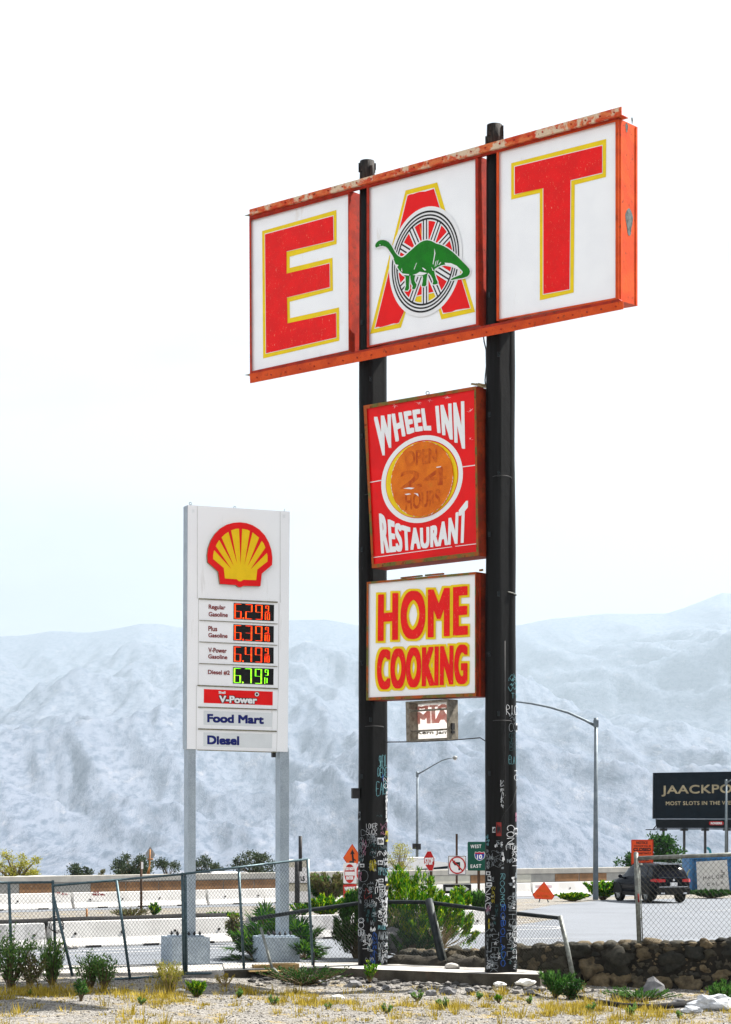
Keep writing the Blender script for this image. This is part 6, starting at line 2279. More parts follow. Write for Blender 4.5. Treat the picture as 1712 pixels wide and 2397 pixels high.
# ------------------------------------------------------------------ cars
def make_car(label, paint, L=4.5, Wd=1.88, H=1.68, group=None):
    t = thing('car', label, 'car', (0, 0, 0))
    # stations along the car, x forward: (x, sill z, belt z, roof z, half width belt, half width roof)
    st = [(-2.25, .52, .98, 1.00, .74, .66), (-2.20, .42, 1.02, 1.12, .82, .66), (-2.02, .36, 1.05, 1.42, .885, .64), (-1.80, .34, 1.06, 1.58, .905, .63), (-1.2, .32, 1.06, 1.655, .925, .63), (-.4, .31, 1.05, 1.68, .935, .64),
          (.25, .31, 1.035, 1.655, .935, .635), (.75, .32, 1.02, 1.50, .925, .63), (1.20, .33, 1.00, 1.16, .915, .66), (1.42, .34, .985, 1.03, .905, .68), (1.9, .36, .91, .95, .86, .62), (2.12, .40, .80, .84, .78, .55), (2.24, .46, .66, .68, .66, .5)]
    k = L / 4.5
    rings = []
    for x, z0, zb, zr, wb, wr in st:
        x *= k
        w = wb * Wd / 1.88
        r_ = wr * Wd / 1.88
        zr *= H / 1.68
        half = [(w * .80, z0), (w * .97, z0 + .10), (w * 1.0, z0 + .34), (w * .995, zb - .10), (w * .965, zb), (lerp(w * .965, r_, .5), lerp(zb, zr, .52)), (r_ + .04, zr - .07), (r_ * .88, zr - .012), (r_ * .45, zr + .012)]
        rings.append([Vector((x, y, z)) for y, z in half] + [Vector((x, -y, z)) for y, z in reversed(half)])
    mb = MB()
    n = len(rings[0])
    vs = [v for r in rings for v in r]
    fs = [[i * n + j, i * n + (j + 1) % n, (i + 1) * n + (j + 1) % n, (i + 1) * n + j] for i in range(len(rings) - 1) for j in range(n)]
    mb.add(vs, fs, 0, True)
    mb.add(rings[0], [list(range(n))], 0)
    mb.add(rings[-1], [list(range(n))], 0)
    body = mb.build('body', paint, t)
    # side windows: patches lifted off the shell between belt and roof
    def side_patch(x0, x1, f0, f1, sgn, name, m, lift=.012):
        pts = []
        nst = 7
        def at_x(x, f):
            x = x * k
            for a, b in zip(rings, rings[1:]):
                if a[0].x <= x <= b[0].x:
                    q = (x - a[0].x) / (b[0].x - a[0].x)
                    lo, md, hi = [a[i].lerp(b[i], q) for i in (4, 5, 6)]
                    p = lo.lerp(md, f * 2) if f < .5 else md.lerp(hi, f * 2 - 1)
                    return Vector((p.x, (p.y + lift) * sgn, p.z))
        grid = [[at_x(lerp(x0[j] if isinstance(x0, tuple) else x0, x1[j] if isinstance(x1, tuple) else x1, i / nst), f) for i in range(nst + 1)] for j, f in enumerate((f0, .5, f1))]
        mm = MB()
        flat = [p for r in grid for p in r]
        w_ = nst + 1
        mm.add(flat, [[j * w_ + i, j * w_ + i + 1, (j + 1) * w_ + i + 1, (j + 1) * w_ + i] for j in range(2) for i in range(nst)], 0, True)
        return mm.build(name, m, t)
    for sgn in (1, -1):
        side_patch((-.35, -.32, -.30), (1.02, .72, .42), .08, .92, sgn, 'side_window', M['glass'])
        side_patch((-1.38, -1.32, -1.25), (-.42, -.40, -.38), .08, .92, sgn, 'side_window', M['glass'])
        side_patch((-1.88, -1.78, -1.62), (-1.45, -1.40, -1.34), .10, .86, sgn, 'side_window', M['glass'])
    mb = MB()      # rear window
    zr = H / 1.68
    mb.add([Vector((-2.16 * k, .62, 1.12 * zr)), Vector((-2.16 * k, -.62, 1.12 * zr)), Vector((-1.88 * k, -.56, 1.535 * zr)), Vector((-1.88 * k, .56, 1.535 * zr)), Vector((-2.215 * k, .60, 1.06 * zr)), Vector((-2.215 * k, -.60, 1.06 * zr))], [[0, 1, 2, 3], [4, 5, 1, 0]], 0)
    for v in mb.v:
        v.x -= .025
    mb.build('rear_window', M['glass'], t)
    mb = MB()      # windscreen
    mb.add([Vector((1.22 * k, .70, 1.06)), Vector((1.22 * k, -.70, 1.06)), Vector((.42 * k, -.58, 1.62 * zr)), Vector((.42 * k, .58, 1.62 * zr))], [[0, 1, 2, 3]], 0)
    for v in mb.v:
        v.z += .03
    mb.build('windscreen', M['glass'], t)
    mb = MB()
    mb.prism([(-1.70 * k, .56, 1.63 * zr), (-1.70 * k, -.56, 1.63 * zr), (-2.05 * k, -.52, 1.575 * zr), (-2.05 * k, .52, 1.575 * zr)], (0, 0, .035))
    mb.build('roof_spoiler', paint, t, bevel=.01)
    mb = MB()      # bumper and lower cladding
    mb.obox((-2.23 * k, 0, .50), (.07, 0, 0), (0, .80, 0), (0, 0, .14))
    mb.obox((2.2 * k, 0, .46), (.07, 0, 0), (0, .68, 0), (0, 0, .12))
    for sgn in (1, -1):
        mb.obox((0, sgn * .92 * Wd / 1.88, .36), (.85 * k, 0, 0), (0, .025, 0), (0, 0, .08))
    mb.build('cladding', M['plastic'], t, bevel=.03)
    for sgn in (1, -1):
        mb = MB()
        mb.add([Vector((-2.27, sgn * .40, .90)), Vector((-2.27, sgn * .42, 1.01)), Vector((-2.25, sgn * .74, 1.03)), Vector((-2.06, sgn * .90, 1.03)), Vector((-1.84, sgn * .935, .98)), Vector((-1.90, sgn * .93, .92)), Vector((-2.16, sgn * .86, .90)), Vector((-2.27, sgn * .72, .89))],
               [[0, 1, 2, 7], [7, 2, 3, 6], [6, 3, 4, 5]])
        for v in mb.v:
            v.x *= k
        for v in mb.v:
            v.x -= .012
            v.y += sgn * .012
        mb.build('tail_light', M['taillight'], t, recalc=False)
        mb = MB()
        mb.stone((.88 * k, sgn * 1.03, 1.09), .11, 2, flat=(.7, 1.0, .75), lump=0, sub=2)
        mb.obox((.90 * k, sgn * .95, 1.04), (.05, 0, 0), (0, .07, 0), (0, 0, .02))
        mb.build('mirror', paint, t)
        mb = MB()
        mb.add([Vector((2.16 * k, sgn * .46, .74)), Vector((2.10 * k, sgn * .74, .80)), Vector((1.86 * k, sgn * .87, .86)), Vector((1.88 * k, sgn * .87, .76)), Vector((2.14 * k, sgn * .72, .70))], [[0, 1, 2, 3, 4]])
        for v in mb.v:
            v.x += .03
            v.y += sgn * .02
        mb.build('headlight', M['chrome'], t)
    mb = MB()
    mb.obox((-2.275 * k, 0, .80), (.012, 0, 0), (0, .17, 0), (0, 0, .075))
    mb.build('number_plate', M['sgn_white'], t)
    mb = MB()
    mb.tube([(-2.27 * k, 0, .98), (-2.285 * k, 0, .98)], .05, 16)
    mb.build('badge', M['chrome'], t)
    mb = MB()
    mb.obox((-2.265 * k, 0, .69), (.01, 0, 0), (0, .72, 0), (0, 0, .012))
    mb.obox((-2.29 * k, -.55, .42), (.012, 0, 0), (0, .09, 0), (0, 0, .03))
    mb.obox((-2.29 * k, .55, .42), (.012, 0, 0), (0, .09, 0), (0, 0, .03))
    mb.build('bumper_trim', M['chrome'], t)
    for x in (-1.33 * k, 1.36 * k):
        for sgn in (1, -1):
            y = .80 * sgn * Wd / 1.88
            mb = MB()
            rp_ = [(.355, -.11), (.37, -.06), (.37, .06), (.355, .11), (.24, .115), (.24, -.115)]
            ns = 26
            vs = [Vector((x + r * math.cos(2 * math.pi * i / ns), y + o_, .37 + r * math.sin(2 * math.pi * i / ns))) for r, o_ in rp_ for i in range(ns)]
            mb.add(vs, [[a * ns + i, a * ns + (i + 1) % ns, ((a + 1) % 6) * ns + (i + 1) % ns, ((a + 1) % 6) * ns + i] for a in range(6) for i in range(ns)], 0, True)
            wl = mb.build('wheel', M['tyre'], t)
            mb = MB()
            mb.tube([(x, y + sgn * .05, .37), (x, y + sgn * .08, .37)], .235, 20)
            for i in range(5):
                a = 2 * math.pi * i / 5
                mb.obox((x + .13 * math.cos(a), y + sgn * .095, .37 + .13 * math.sin(a)), (.10 * math.cos(a), 0, .10 * math.sin(a)), (0, .015, 0), (-.035 * math.sin(a), 0, .035 * math.cos(a)))
            mb.build('rim', M['rim'], wl)
            mb = MB()
            arch = [(x + r * math.cos(a), z_) for r, z_ in ((.42, 0),) for a in [0]]
            pr = [Vector((x + .43 * math.cos(math.pi * i / 14), y + sgn * .135, .37 + .43 * math.sin(math.pi * i / 14))) for i in range(15)]
            mb.prism(pr, (0, -sgn * .06, 0))
            mb.build('wheel_arch', M['plastic'], t)
    return t


car = make_car('dark navy hatchback utility car driving away on the exit road', M['carpaint'], 4.45, 1.9, 1.70)
g = G(1527, 2113)
car.scale = (.94, .94, .98)
car.location = (g.x + .05, g.y + 1.1, 0.008)
car.rotation_euler = (0, 0, math.radians(90 + 20))
wc_ = make_car('white car on the freeway showing only its roof at left above the barrier', M['carwhite'], 4.6, 1.85, 1.55, 'cars on the freeway behind the barrier')
wc_['group'] = 'cars on the freeway behind the barrier'
wc_.location = W(118, 2048, 118) - Vector((0, 0, 1.57))
wc_.rotation_euler = (0, 0, math.radians(36.9))
w2 = copy_thing(wc_, W(500, 2040, 121) - Vector((0, 0, 1.55)), math.radians(216.9), label='white car on the freeway showing only its roof between the price sign legs')

# white trailer on the freeway
t = thing('white_trailer', 'white trailer with dark window stripe behind the STOP sign', 'trailer', W(1010, 2060, 128))
s_ = at(128, 10)
plate(t, s_, [(968, 2009), (1052, 2020), (1052, 2062), (968, 2062)], 0, M['carwhite'], 'trailer_body', 2.2)
plate(t, s_, [(976, 2035.5), (1049, 2027), (1049, 2033), (976, 2037.5)], .02, M['glass'], 'window_stripe')
plate(t, s_, [(965, 2007.5), (1020, 2007.5), (1020, 2010), (965, 2010)], .05, M['sgn_white'], 'roof_edge', 2.3)
mb = MB()
for x in (985, 1030):
    c = s_.p(x, 2066, -.3)
    mb.tube([c, c + s_.n * .25], .34, 16)
mb.build('wheels', M['tyre'], t)
t = thing('white_awning', 'sloping pale canopy left of the STOP sign behind the bushes', 'canopy', W(935, 2050, 126))
s_ = at(126)
plate(t, s_, [(896, 2009), (962, 2017), (962, 2030), (896, 2028)], 0, M['carwhite'], 'canopy_roof', 2)
for x in (900, 958):
    sign_post(t, s_, x, 2025, 2064, -.3, M['sgn_white'], .05)

# ------------------------------------------------------------------ plants
def shrub(name, label, cat, base, h, w, stems, leaves, ll, lw, lm, sm, style='bush', seed=1, group=None, top=1.0, srad=.012, droop=0.0, inner=.25):
    rng = random.Random(seed)
    t = thing(name, label, cat, base, 0, group)
    base = Vector(base)
    sm_, lf = MB(), MB()
    tips = []
    for i in range(stems):
        a = rng.uniform(0, 2 * math.pi)
        lean = math.sqrt(rng.random())
        hi = h * rng.uniform(.62, 1.0) * (1 - .30 * lean * lean * top)
        rw = w / 2 * lean * rng.uniform(.75, 1.05)
        pts = []
        bx, by = rng.uniform(-.05, .05) * w, rng.uniform(-.05, .05) * w
        for k in range(6):
            f = k / 5
            r_ = rw * (f ** .8)
            wob = .03 * h * noise.noise(Vector((i * 7.1, f * 2.5, seed)))
            pts.append(base + Vector((bx + math.cos(a) * r_ + wob, by + math.sin(a) * r_ * .8 + wob, hi * (f ** .95) - droop * f * f * lean)))
        sm_.tube(pts, [srad * (1 - .75 * k / 5) for k in range(6)], 4, cap=False)
        tips.append(pts)
    for i in range(leaves):
        pts = tips[rng.randrange(len(tips))]
        f = inner + (1 - inner) * rng.random() ** .75
        k = min(4, int(f * 5))
        p = pts[k].lerp(pts[k + 1], f * 5 - k)
        d = (pts[k + 1] - pts[k]).normalized()
        sp_ = .055 * h * (1.25 - .5 * f) if style != 'broom' else .035 * h
        p = p + Vector((rng.gauss(0, sp_), rng.gauss(0, sp_), rng.gauss(0, sp_ * .8)))
        if style == 'broom':
            q = (d * 1.2 + Vector((rng.gauss(0, .35), rng.gauss(0, .35), rng.gauss(.25, .3)))).normalized()
        else:
            q = (d * .5 + Vector((rng.gauss(0, .6), rng.gauss(0, .6), rng.gauss(.15, .5)))).normalized()
        s = q.cross(Vector((rng.gauss(0, 1), rng.gauss(0, 1), rng.gauss(0, 1)))).normalized()
        l_, w_ = ll * rng.uniform(.6, 1.3), lw * rng.uniform(.7, 1.3)
        lf.add([p, p + q * l_ * .45 + s * w_ / 2, p + q * l_, p + q * l_ * .45 - s * w_ / 2], [[0, 1, 2, 3]])
    sm_.build('stems', sm, t, recalc=False)
    lf.build('foliage', lm, t, recalc=False)
    return t


def cluster_tree(name, label, cat, base, h, w, clumps, per, ll, lw, lm, seed, trunk_h=.25, group=None):
    "a crown made of irregular leaf clumps carried on limbs"
    rng = random.Random(seed)
    t = thing(name, label, cat, base, 0, group)
    base = Vector(base)
    tr, lf = MB(), MB()
    tr.tube([base, base + Vector((.02 * w, 0, h * trunk_h)), base + Vector((-.02 * w, 0, h * .6))], [.05 * w, .04 * w, .012 * w], 8)
    for i in range(clumps):
        a = rng.uniform(0, 6.28)
        rr = math.sqrt(rng.random()) * w / 2
        zz_ = h * rng.uniform(trunk_h, 1.0)
        shape = math.sqrt(max(0.05, 1 - ((zz_ / h - .5) / .56) ** 2))
        c = base + Vector((math.cos(a) * rr * shape, math.sin(a) * rr * .8 * shape, zz_ - .06 * h))
        tr.tube([base + Vector((0, 0, h * trunk_h * .8)), base.lerp(c, .55) + Vector((0, 0, .08 * h)), c], [.02 * w, .012 * w, .004 * w], 5, cap=False)
        cr = rng.uniform(.08, .17) * min(h, w)
        for _ in range(per):
            q = Vector((rng.gauss(0, 1), rng.gauss(0, 1), rng.gauss(0, .8)))
            p = c + q * cr * .55
            d = (q.normalized() * .6 + Vector((rng.gauss(0, .5), rng.gauss(0, .5), rng.gauss(.2, .5)))).normalized()
            s = d.cross(Vector((rng.gauss(0, 1), rng.gauss(0, 1), rng.gauss(0, 1)))).normalized()
            l_, w_ = ll * rng.uniform(.6, 1.3), lw * rng.uniform(.7, 1.3)
            lf.add([p, p + d * l_ * .5 + s * w_ / 2, p + d * l_, p + d * l_ * .5 - s * w_ / 2], [[0, 1, 2, 3]])
    tr.build('trunk', M['stem'], t, recalc=False)
    lf.build('crown', lm, t, recalc=False)
    return t


def pxm(n, d):
    return n * d / F


# far plants beyond the freeway barrier
FARG = 'bushes beyond the freeway barrier'
cluster_tree('bush', 'large yellow green bush at the left edge beyond the freeway barrier', 'bush', W(38, 2078, 124), pxm(84, 124), pxm(128, 124), 46, 90, .16, .055, M['lf_yellow'], 31, .05, FARG)
cluster_tree('bush', 'small dark bush right of the yellow green one beyond the barrier', 'bush', W(182, 2066, 126), pxm(50, 126), pxm(62, 126), 22, 80, .16, .07, M['lf_far'], 32, .08, FARG)
cluster_tree('bush', 'wide dark bush around the diamond sign back beyond the barrier', 'bush', W(312, 2070, 126), pxm(68, 126), pxm(120, 126), 46, 90, .17, .07, M['lf_far'], 33, .08, FARG)
cluster_tree('bush', 'thin dark bush just left of the price sign beyond the barrier', 'bush', W(392, 2066, 127), pxm(56, 127), pxm(60, 127), 17, 70, .16, .06, M['lf_far'], 34, .08, FARG)
cluster_tree('bush', 'loose dark bush just right of the left price sign leg beyond the barrier', 'bush', W(488, 2066, 127), pxm(60, 127), pxm(84, 127), 24, 80, .16, .065, M['lf_far'], 35, .08, FARG)
cluster_tree('bush', 'dense dark bush left of the right price sign leg beyond the barrier', 'bush', W(600, 2070, 127), pxm(74, 127), pxm(112, 127), 44, 90, .17, .07, M['lf_far'], 36, .08, FARG)
cluster_tree('bush', 'pale dry bush left of the dark bush around the diamond sign', 'bush', W(237, 2060, 124), pxm(24, 124), pxm(40, 124), 10, 60, .12, .03, M['lf_brown'], 37, .05, FARG)
cluster_tree('tree', 'thin yellow tree rising left of the STOP sign', 'tree', W(937, 2066, 122), pxm(92, 122), pxm(70, 122), 34, 45, .12, .04, M['lf_yellow'], 38, .3)
cluster_tree('tree', 'dark green tree behind the orange NOTICE board and billboard columns', 'tree', W(1548, 2072, 150), pxm(118, 150), pxm(98, 150), 60, 110, .24, .12, M['lf_dark'], 39, .15)
cluster_tree('tree', 'small dark tree left of the orange NOTICE board', 'tree', W(1478, 2068, 148), pxm(70, 148), pxm(66, 148), 26, 80, .24, .11, M['lf_dark'], 40, .12)

# bushes along the ramp
shrub('bush', 'tall brown and green brush bank left of the DO NOT ENTER sign', 'bush', G(772, 2112), 1.25, 2.3, 70, 6760, .13, 0.053, M['lf_brown'], M['stem_pale'], 'broom', 41, top=.4)
shrub('bush', 'dark green bush at the left end of the brush bank', 'bush', G(742, 2112), 1.15, .95, 40, 3380, .11, 0.060, M['lf_mid'], M['stem'], 'bush', 42, top=.3)
shrub('bush', 'low bright bush in front of the brush bank', 'bush', G(762, 2150), .80, 1.55, 46, 4680, .11, 0.045, M['lf_bright'], M['stem'], 'broom', 43, top=.4)
shrub('bush', 'low green bush behind the end of the tall fence panel', 'bush', G(706, 2148), .58, .75, 30, 2210, .10, 0.045, M['lf_bright'], M['stem'], 'broom', 44)
shrub('bush', 'yellow tipped bush in front of the WRONG WAY plate', 'bush', G(823, 2150), .95, .8, 34, 2600, .11, 0.045, M['lf_bright'], M['stem'], 'broom', 45)
shrub('bush', 'yellow green bush below the black arrow board', 'bush', G(1076, 2142), .98, 1.10, 44, 3770, .11, 0.048, M['lf_bright'], M['stem'], 'broom', 46, top=.5)
shrub('bush', 'olive green bush touching the right pole below the route sign', 'bush', G(1128, 2140), .85, 1.0, 40, 3120, .11, 0.048, M['lf_mid'], M['stem'], 'broom', 47, top=.4)
shrub('bush', 'bright green bush at the foot of the tall street lamp', 'bush', G(1412, 2107), .78, 1.55, 60, 5460, .13, 0.068, M['lf_bright'], M['stem'], 'broom', 48, top=.5)
shrub('bush', 'low green weeds right of the orange TRUCKS sign', 'weeds', G(1340, 2110), .34, 1.5, 60, 2860, .11, 0.060, M['lf_bright'], M['stem'], 'broom', 49, top=.2)
shrub('bush', 'green grass bank below the painted board', 'weeds', G(1668, 2103), .36, 2.5, 90, 4160, .13, 0.060, M['lf_dark'], M['stem'], 'broom', 50, top=.1)
shrub('bush', 'short green weeds on the near barrier right of the left price sign leg', 'weeds', W(520, 2156, 56.3), .20, 1.0, 50, 1820, .10, 0.038, M['lf_bright'], M['stem'], 'broom', 51, top=.1)
shrub('bush', 'small green shrub on the bank beside the dark timber post', 'bush', G(361, 2146), .48, .42, 26, 1430, .10, 0.053, M['lf_bright'], M['stem'], 'broom', 52)
shrub('bush', 'dry brown weeds on the bank left of the dark timber post', 'weeds', G(305, 2150), .32, 1.5, 60, 1690, .12, 0.018, M['lf_brown'], M['stem_pale'], 'broom', 53, top=.1)
shrub('bush', 'vine tangle hanging down the broken barrier end', 'weeds', W(548, 2205, 54.2), .72, .42, 26, 1040, .08, 0.045, M['lf_brown'], M['stem'], 'bush', 54, top=0)

# the big green bush between the poles, made of plumes that fan out
def broom_bush(name, label, base, h, w, plumes, per, lm, seed, lean0=0.0, low=.45, squash=.8, ll=.13, lw=.026, stem_m='stem_pale', group=None, bias=(0, 0)):
    "woody stems fanning from one root, each ending in several upright plumes of narrow leaves"
    rng = random.Random(seed)
    t = thing(name, label, 'bush', base, 0, group)
    base = Vector(base)
    st, lf = MB(), MB()
    for i in range(plumes):
        a = rng.uniform(0, 6.283)
        rr = math.sqrt(rng.random())
        top = h * math.sqrt(max(.06, 1 - (rr * .92) ** 2)) * rng.uniform(.62, 1.0)
        top = max(top, low * h * rng.uniform(.5, 1.0))
        tip = base + Vector((math.cos(a) * rr * w / 2 + bias[0] * top / h, math.sin(a) * rr * w / 2 * squash + bias[1] * top / h, top))
        k1 = base + Vector((math.cos(a) * rr * w * .12, math.sin(a) * rr * w * .12, .10 * h))
        mid_ = base.lerp(tip, .55) + Vector((rng.uniform(-.06, .06) * w, rng.uniform(-.06, .06) * w, -.03 * h))
        st.tube([base + Vector((rng.uniform(-.05, .05), rng.uniform(-.05, .05), 0)), k1, mid_, tip], [.016, .013, .009, .004], 4, cap=False)
        d0 = ((tip - mid_).normalized() + Vector((0, 0, .5))).normalized()
        plen = rng.uniform(.16, .28) * h
        tone = rng.random()
        for _ in range(per):
            f = rng.random() ** .8
            c = tip - d0 * plen * (1 - f)
            wd = .30 * plen * (1.05 - .75 * f)
            p = c + Vector((rng.gauss(0, wd * .55), rng.gauss(0, wd * .55), rng.gauss(0, wd * .4)))
            q = (d0 + Vector((rng.gauss(0, .38), rng.gauss(0, .38), rng.gauss(.15, .3)))).normalized()
            s = q.cross(Vector((rng.gauss(0, 1), rng.gauss(0, 1), rng.gauss(0, 1)))).normalized()
            l_, w_ = ll * rng.uniform(.6, 1.25), lw * rng.uniform(.7, 1.3)
            lf.add([p, p + q * l_ * .45 + s * w_ / 2, p + q * l_, p + q * l_ * .45 - s * w_ / 2], [[0, 1, 2, 3]])
    st.build('stems', M[stem_m], t, recalc=False)
    lf.build('foliage', M[lm], t, recalc=False)
    return t


broom_bush('bush', 'large bright green bush fanning out just right of the left pole', W(956, 2246, 47.8), 2.25, 2.35, 120, 100, 'lf_bright', 60, low=.30, ll=.12)
broom_bush('bush', 'right hand green bush with bare lower twigs beside the leaning dark post', W(1018, 2236, 47.4), 1.62, 1.95, 56, 110, 'lf_bright', 61, low=.42, ll=.11, bias=(.12, 0))
broom_bush('bush', 'dark green bush with drooping plumes left of the left pole', W(836, 2248, 48.2), 1.72, 1.15, 64, 105, 'lf_dark', 62, low=.12, ll=.11, stem_m='stem')
broom_bush('bush', 'low dark green growth at the foot of the big bush', W(950, 2246, 47.2), .85, 1.7, 60, 80, 'lf_dark', 63, low=.25, ll=.11, stem_m='stem')


def fan_palm(label, base, h, fronds, size, seed):
    rng = random.Random(seed)
    t = thing('fan_palm', label, 'palm', base, 0, 'fan palms around the right price sign leg')
    base = Vector(base)
    st, lf = MB(), MB()
    for i in range(fronds):
        a = 2 * math.pi * i / fronds + rng.uniform(-.3, .3)
        e = rng.uniform(.15, 1.45)
        d = Vector((math.cos(a) * math.cos(e), math.sin(a) * math.cos(e), math.sin(e)))
        L_ = h * rng.uniform(.45, .8)
        tip = base + d * L_
        st.tube([base + Vector((0, 0, .05)), base + d * L_ * .6 + Vector((0, 0, .04)), tip], [.016, .011, .008], 4, cap=False)
        side = d.cross(Vector((0, 0, 1)))
        side = side.normalized() if side.length > .1 else Vector((1, 0, 0))
        up = side.cross(d).normalized()
        nb = 19
        for k in range(nb):
            th = math.radians(-105 + 210 * k / (nb - 1))
            dr = (d * math.cos(th) + side * math.sin(th) + up * rng.uniform(-.12, .12)).normalized()
            l_ = size * (1 - .25 * abs(th) / 1.8) * rng.uniform(.85, 1.1)
            s = dr.cross(up).normalized() * .026
            mid_ = tip + dr * l_ * .55
            end = tip + dr * l_ + Vector((0, 0, -.18 * size * rng.random()))
            lf.add([tip, mid_ + s, end, mid_ - s], [[0, 1, 2, 3]])
    st.build('stems', M['stem'], t, recalc=False)
    lf.build('fronds', M['lf_palm'], t, recalc=False)
    return t


fan_palm('tall fan palm clump left of the right price sign leg', W(630, 2236, 48.6), 1.25, 34, .44, 71)
fan_palm('low fan palm clump left of the right concrete base', W(598, 2254, 47.6), .85, 34, .38, 72)
fan_palm('fan palm clump right of the right price sign leg', W(696, 2236, 48.4), 1.05, 28, .38, 73)
fan_palm('small fan palm right of the right concrete base', W(714, 2250, 46.8), .52, 20, .28, 74)
fan_palm('fan palm clump behind the right concrete base', W(662, 2234, 49.2), 1.15, 28, .40, 75)

# foreground shrubs on the dirt
def gl(px, py):
    "ground point of the dirt lot seen at px, py"
    d = F * (CZ + .1) / (py - HY)
    for _ in range(6):
        x = (px - CX) * d / F
        d = F * (CZ - gh(x, d)) / (py - HY)
    return W(px, py, d)


FG = 'green shrubs growing in front of the left fence'
shrub('shrub', 'tallest grey green shrub at the left edge in front of the fence', 'shrub', gl(26, 2312), 1.20, 1.10, 42, 1700, .085, .028, M['lf_sage'], M['stem'], 'bush', 81, FG, top=.6, inner=.2)
shrub('shrub', 'narrow bright green shrub below the loop of black cable', 'shrub', gl(122, 2306), .95, .70, 40, 1700, .08, .024, M['lf_sage'], M['stem'], 'broom', 82, FG, top=.7, inner=.15)
shrub('shrub', 'left of two adjoining green shrubs under the leaning fence post', 'shrub', gl(212, 2316), .80, .60, 22, 900, .070, .026, M['lf_sage'], M['stem'], 'bush', 83, FG, top=.6, inner=.25)
shrub('shrub', 'right of two adjoining green shrubs under the leaning fence post', 'shrub', gl(246, 2317), .72, .62, 22, 900, .070, .026, M['lf_sage'], M['stem'], 'bush', 183, FG, top=.6, inner=.25)
shrub('shrub', 'small leafy shrub between the tallest one and the narrow bright green one', 'shrub', gl(70, 2312), .72, .6, 22, 900, .07, .026, M['lf_brown'], M['stem_pale'], 'bush', 84, FG)
shrub('shrub', 'feathery yellow shrub at the foot of the double fence post', 'shrub', gl(396, 2326), .66, .68, 60, 3250, .05, 0.010, M['lf_yellow'], M['stem_pale'], 'broom', 85, top=.4, inner=.1)
shrub('shrub', 'compact bright green weed right of the feathery yellow shrub', 'shrub', gl(460, 2334), .30, .42, 40, 1875, .06, 0.018, M['lf_bright'], M['stem'], 'broom', 86, top=.3, inner=.05)
shrub('shrub', 'single leafy weed on a bare brown stalk in the left foreground', 'shrub', gl(190, 2344), .40, .34, 12, 525, .05, 0.023, M['lf_mid'], M['stem'], 'bush', 87, inner=.45)
shrub('shrub', 'green weeds at the right end of the kerb', 'weeds', gl(1300, 2335), .52, .8, 30, 2875, .075, 0.023, M['lf_mid'], M['stem'], 'broom', 88, top=.3, inner=.1)
shrub('shrub', 'dark green weed clump at the foot of the right fence post', 'weeds', gl(1338, 2340), .42, .6, 30, 1875, .06, 0.023, M['lf_dark'], M['stem'], 'bush', 89, top=.3, inner=.05)
shrub('shrub', 'small dry seed head plant in front of the concrete apron', 'weeds', gl(528, 2310), .30, .45, 16, 425, .035, 0.018, M['lf_dry'], M['stem_pale'], 'bush', 90, inner=.5)
shrub('shrub', 'dark weeds in the shade at the left end of the kerb', 'weeds', gl(712, 2306), .40, 2.3, 90, 2500, .06, 0.021, M['lf_dark'], M['stem'], 'broom', 91, top=.1, inner=.05)
shrub('shrub', 'green weed sprouting at the foot of the left pole', 'weeds', gl(866, 2298), .42, .3, 14, 600, .055, 0.021, M['lf_bright'], M['stem'], 'broom', 92)
shrub('shrub', 'green weeds at the lower right corner beside the plastic bag', 'weeds', gl(1690, 2362), .55, .6, 36, 2125, .07, 0.018, M['lf_mid'], M['stem'], 'broom', 93, inner=.1)
shrub('shrub', 'low weeds along the foot of the stone wall', 'weeds', gl(1500, 2345), .25, 1.6, 46, 1875, .06, 0.018, M['lf_mid'], M['stem'], 'broom', 94, top=.1)
shrub('shrub', 'tiny green weed in the foreground gravel below the right pole', 'weeds', gl(1168, 2348), .16, .22, 14, 400, .045, 0.018, M['lf_bright'], M['stem'], 'broom', 95)

wd = shrub('weed', 'small green weed sprouting in the foreground gravel', 'weed', gl(905, 2372), .17, .26, 14, 260, .05, .016, M['lf_sage'], M['stem'], 'broom', 120, 'small weeds sprouting in the gravel', inner=.05)
rw = random.Random(121)
for px, py in ((640, 2352), (1040, 2362), (1385, 2368), (330, 2352), (1120, 2340), (1480, 2378), (560, 2336), (70, 2330), (980, 2344), (1240, 2350), (1590, 2384), (770, 2362)):
    copy_thing(wd, gl(px, py), rw.uniform(0, 6), rw.uniform(.6, 1.3))

# ------------------------------------------------------------------ dry grass, gravel, rubble, litter
rng = random.Random(55)


def scatter_grass():
    mb = MB()
    n = 0
    while n < 1500:
        if rng.random() < .72:
            px = rng.uniform(-40, 1750)
            py = rng.gauss(pw(px, [(0, 2328), (300, 2328), (600, 2342), (900, 2350), (1200, 2360), (1712, 2378)]), pw(px, [(0, 9), (600, 14), (1300, 17), (1712, 14)]))
        else:
            px, py = rng.uniform(-40, 1750), rng.uniform(2318, 2440)
        if py < 2300:
            continue
        c = gl(px, py)
        if c.y > front_line(c.x) - .02:
            continue
        if noise.noise(Vector((c.x * .9, c.y * .9, 2))) < .08 and rng.random() < .9:
            continue
        n += 1
        hh = rng.choice((.04, .05, .06, .08, .10, .13, .22)) * rng.uniform(.7, 1.25)
        for _ in range(rng.randint(12, 26)):
            a, l = rng.uniform(0, 6.28), rng.uniform(0, .16)
            p = c + Vector((math.cos(a) * l, math.sin(a) * l, -.01))
            d = Vector((math.cos(a) * rng.uniform(.1, .8), math.sin(a) * rng.uniform(.1, .8), 1)).normalized() * hh * rng.uniform(.5, 1.2)
            s = Vector((-math.sin(a), math.cos(a), 0)) * rng.uniform(.004, .010)
            mb.add([p - s, p + s, p + d * .6 + s * .7, p + d], [[0, 1, 2, 3]])
    o = mb.build('dry_grass', M['lf_dry'], recalc=False)
    tag(o, 'yellow dry grass scattered over the dirt lot', 'grass', kind='stuff')


scatter_grass()


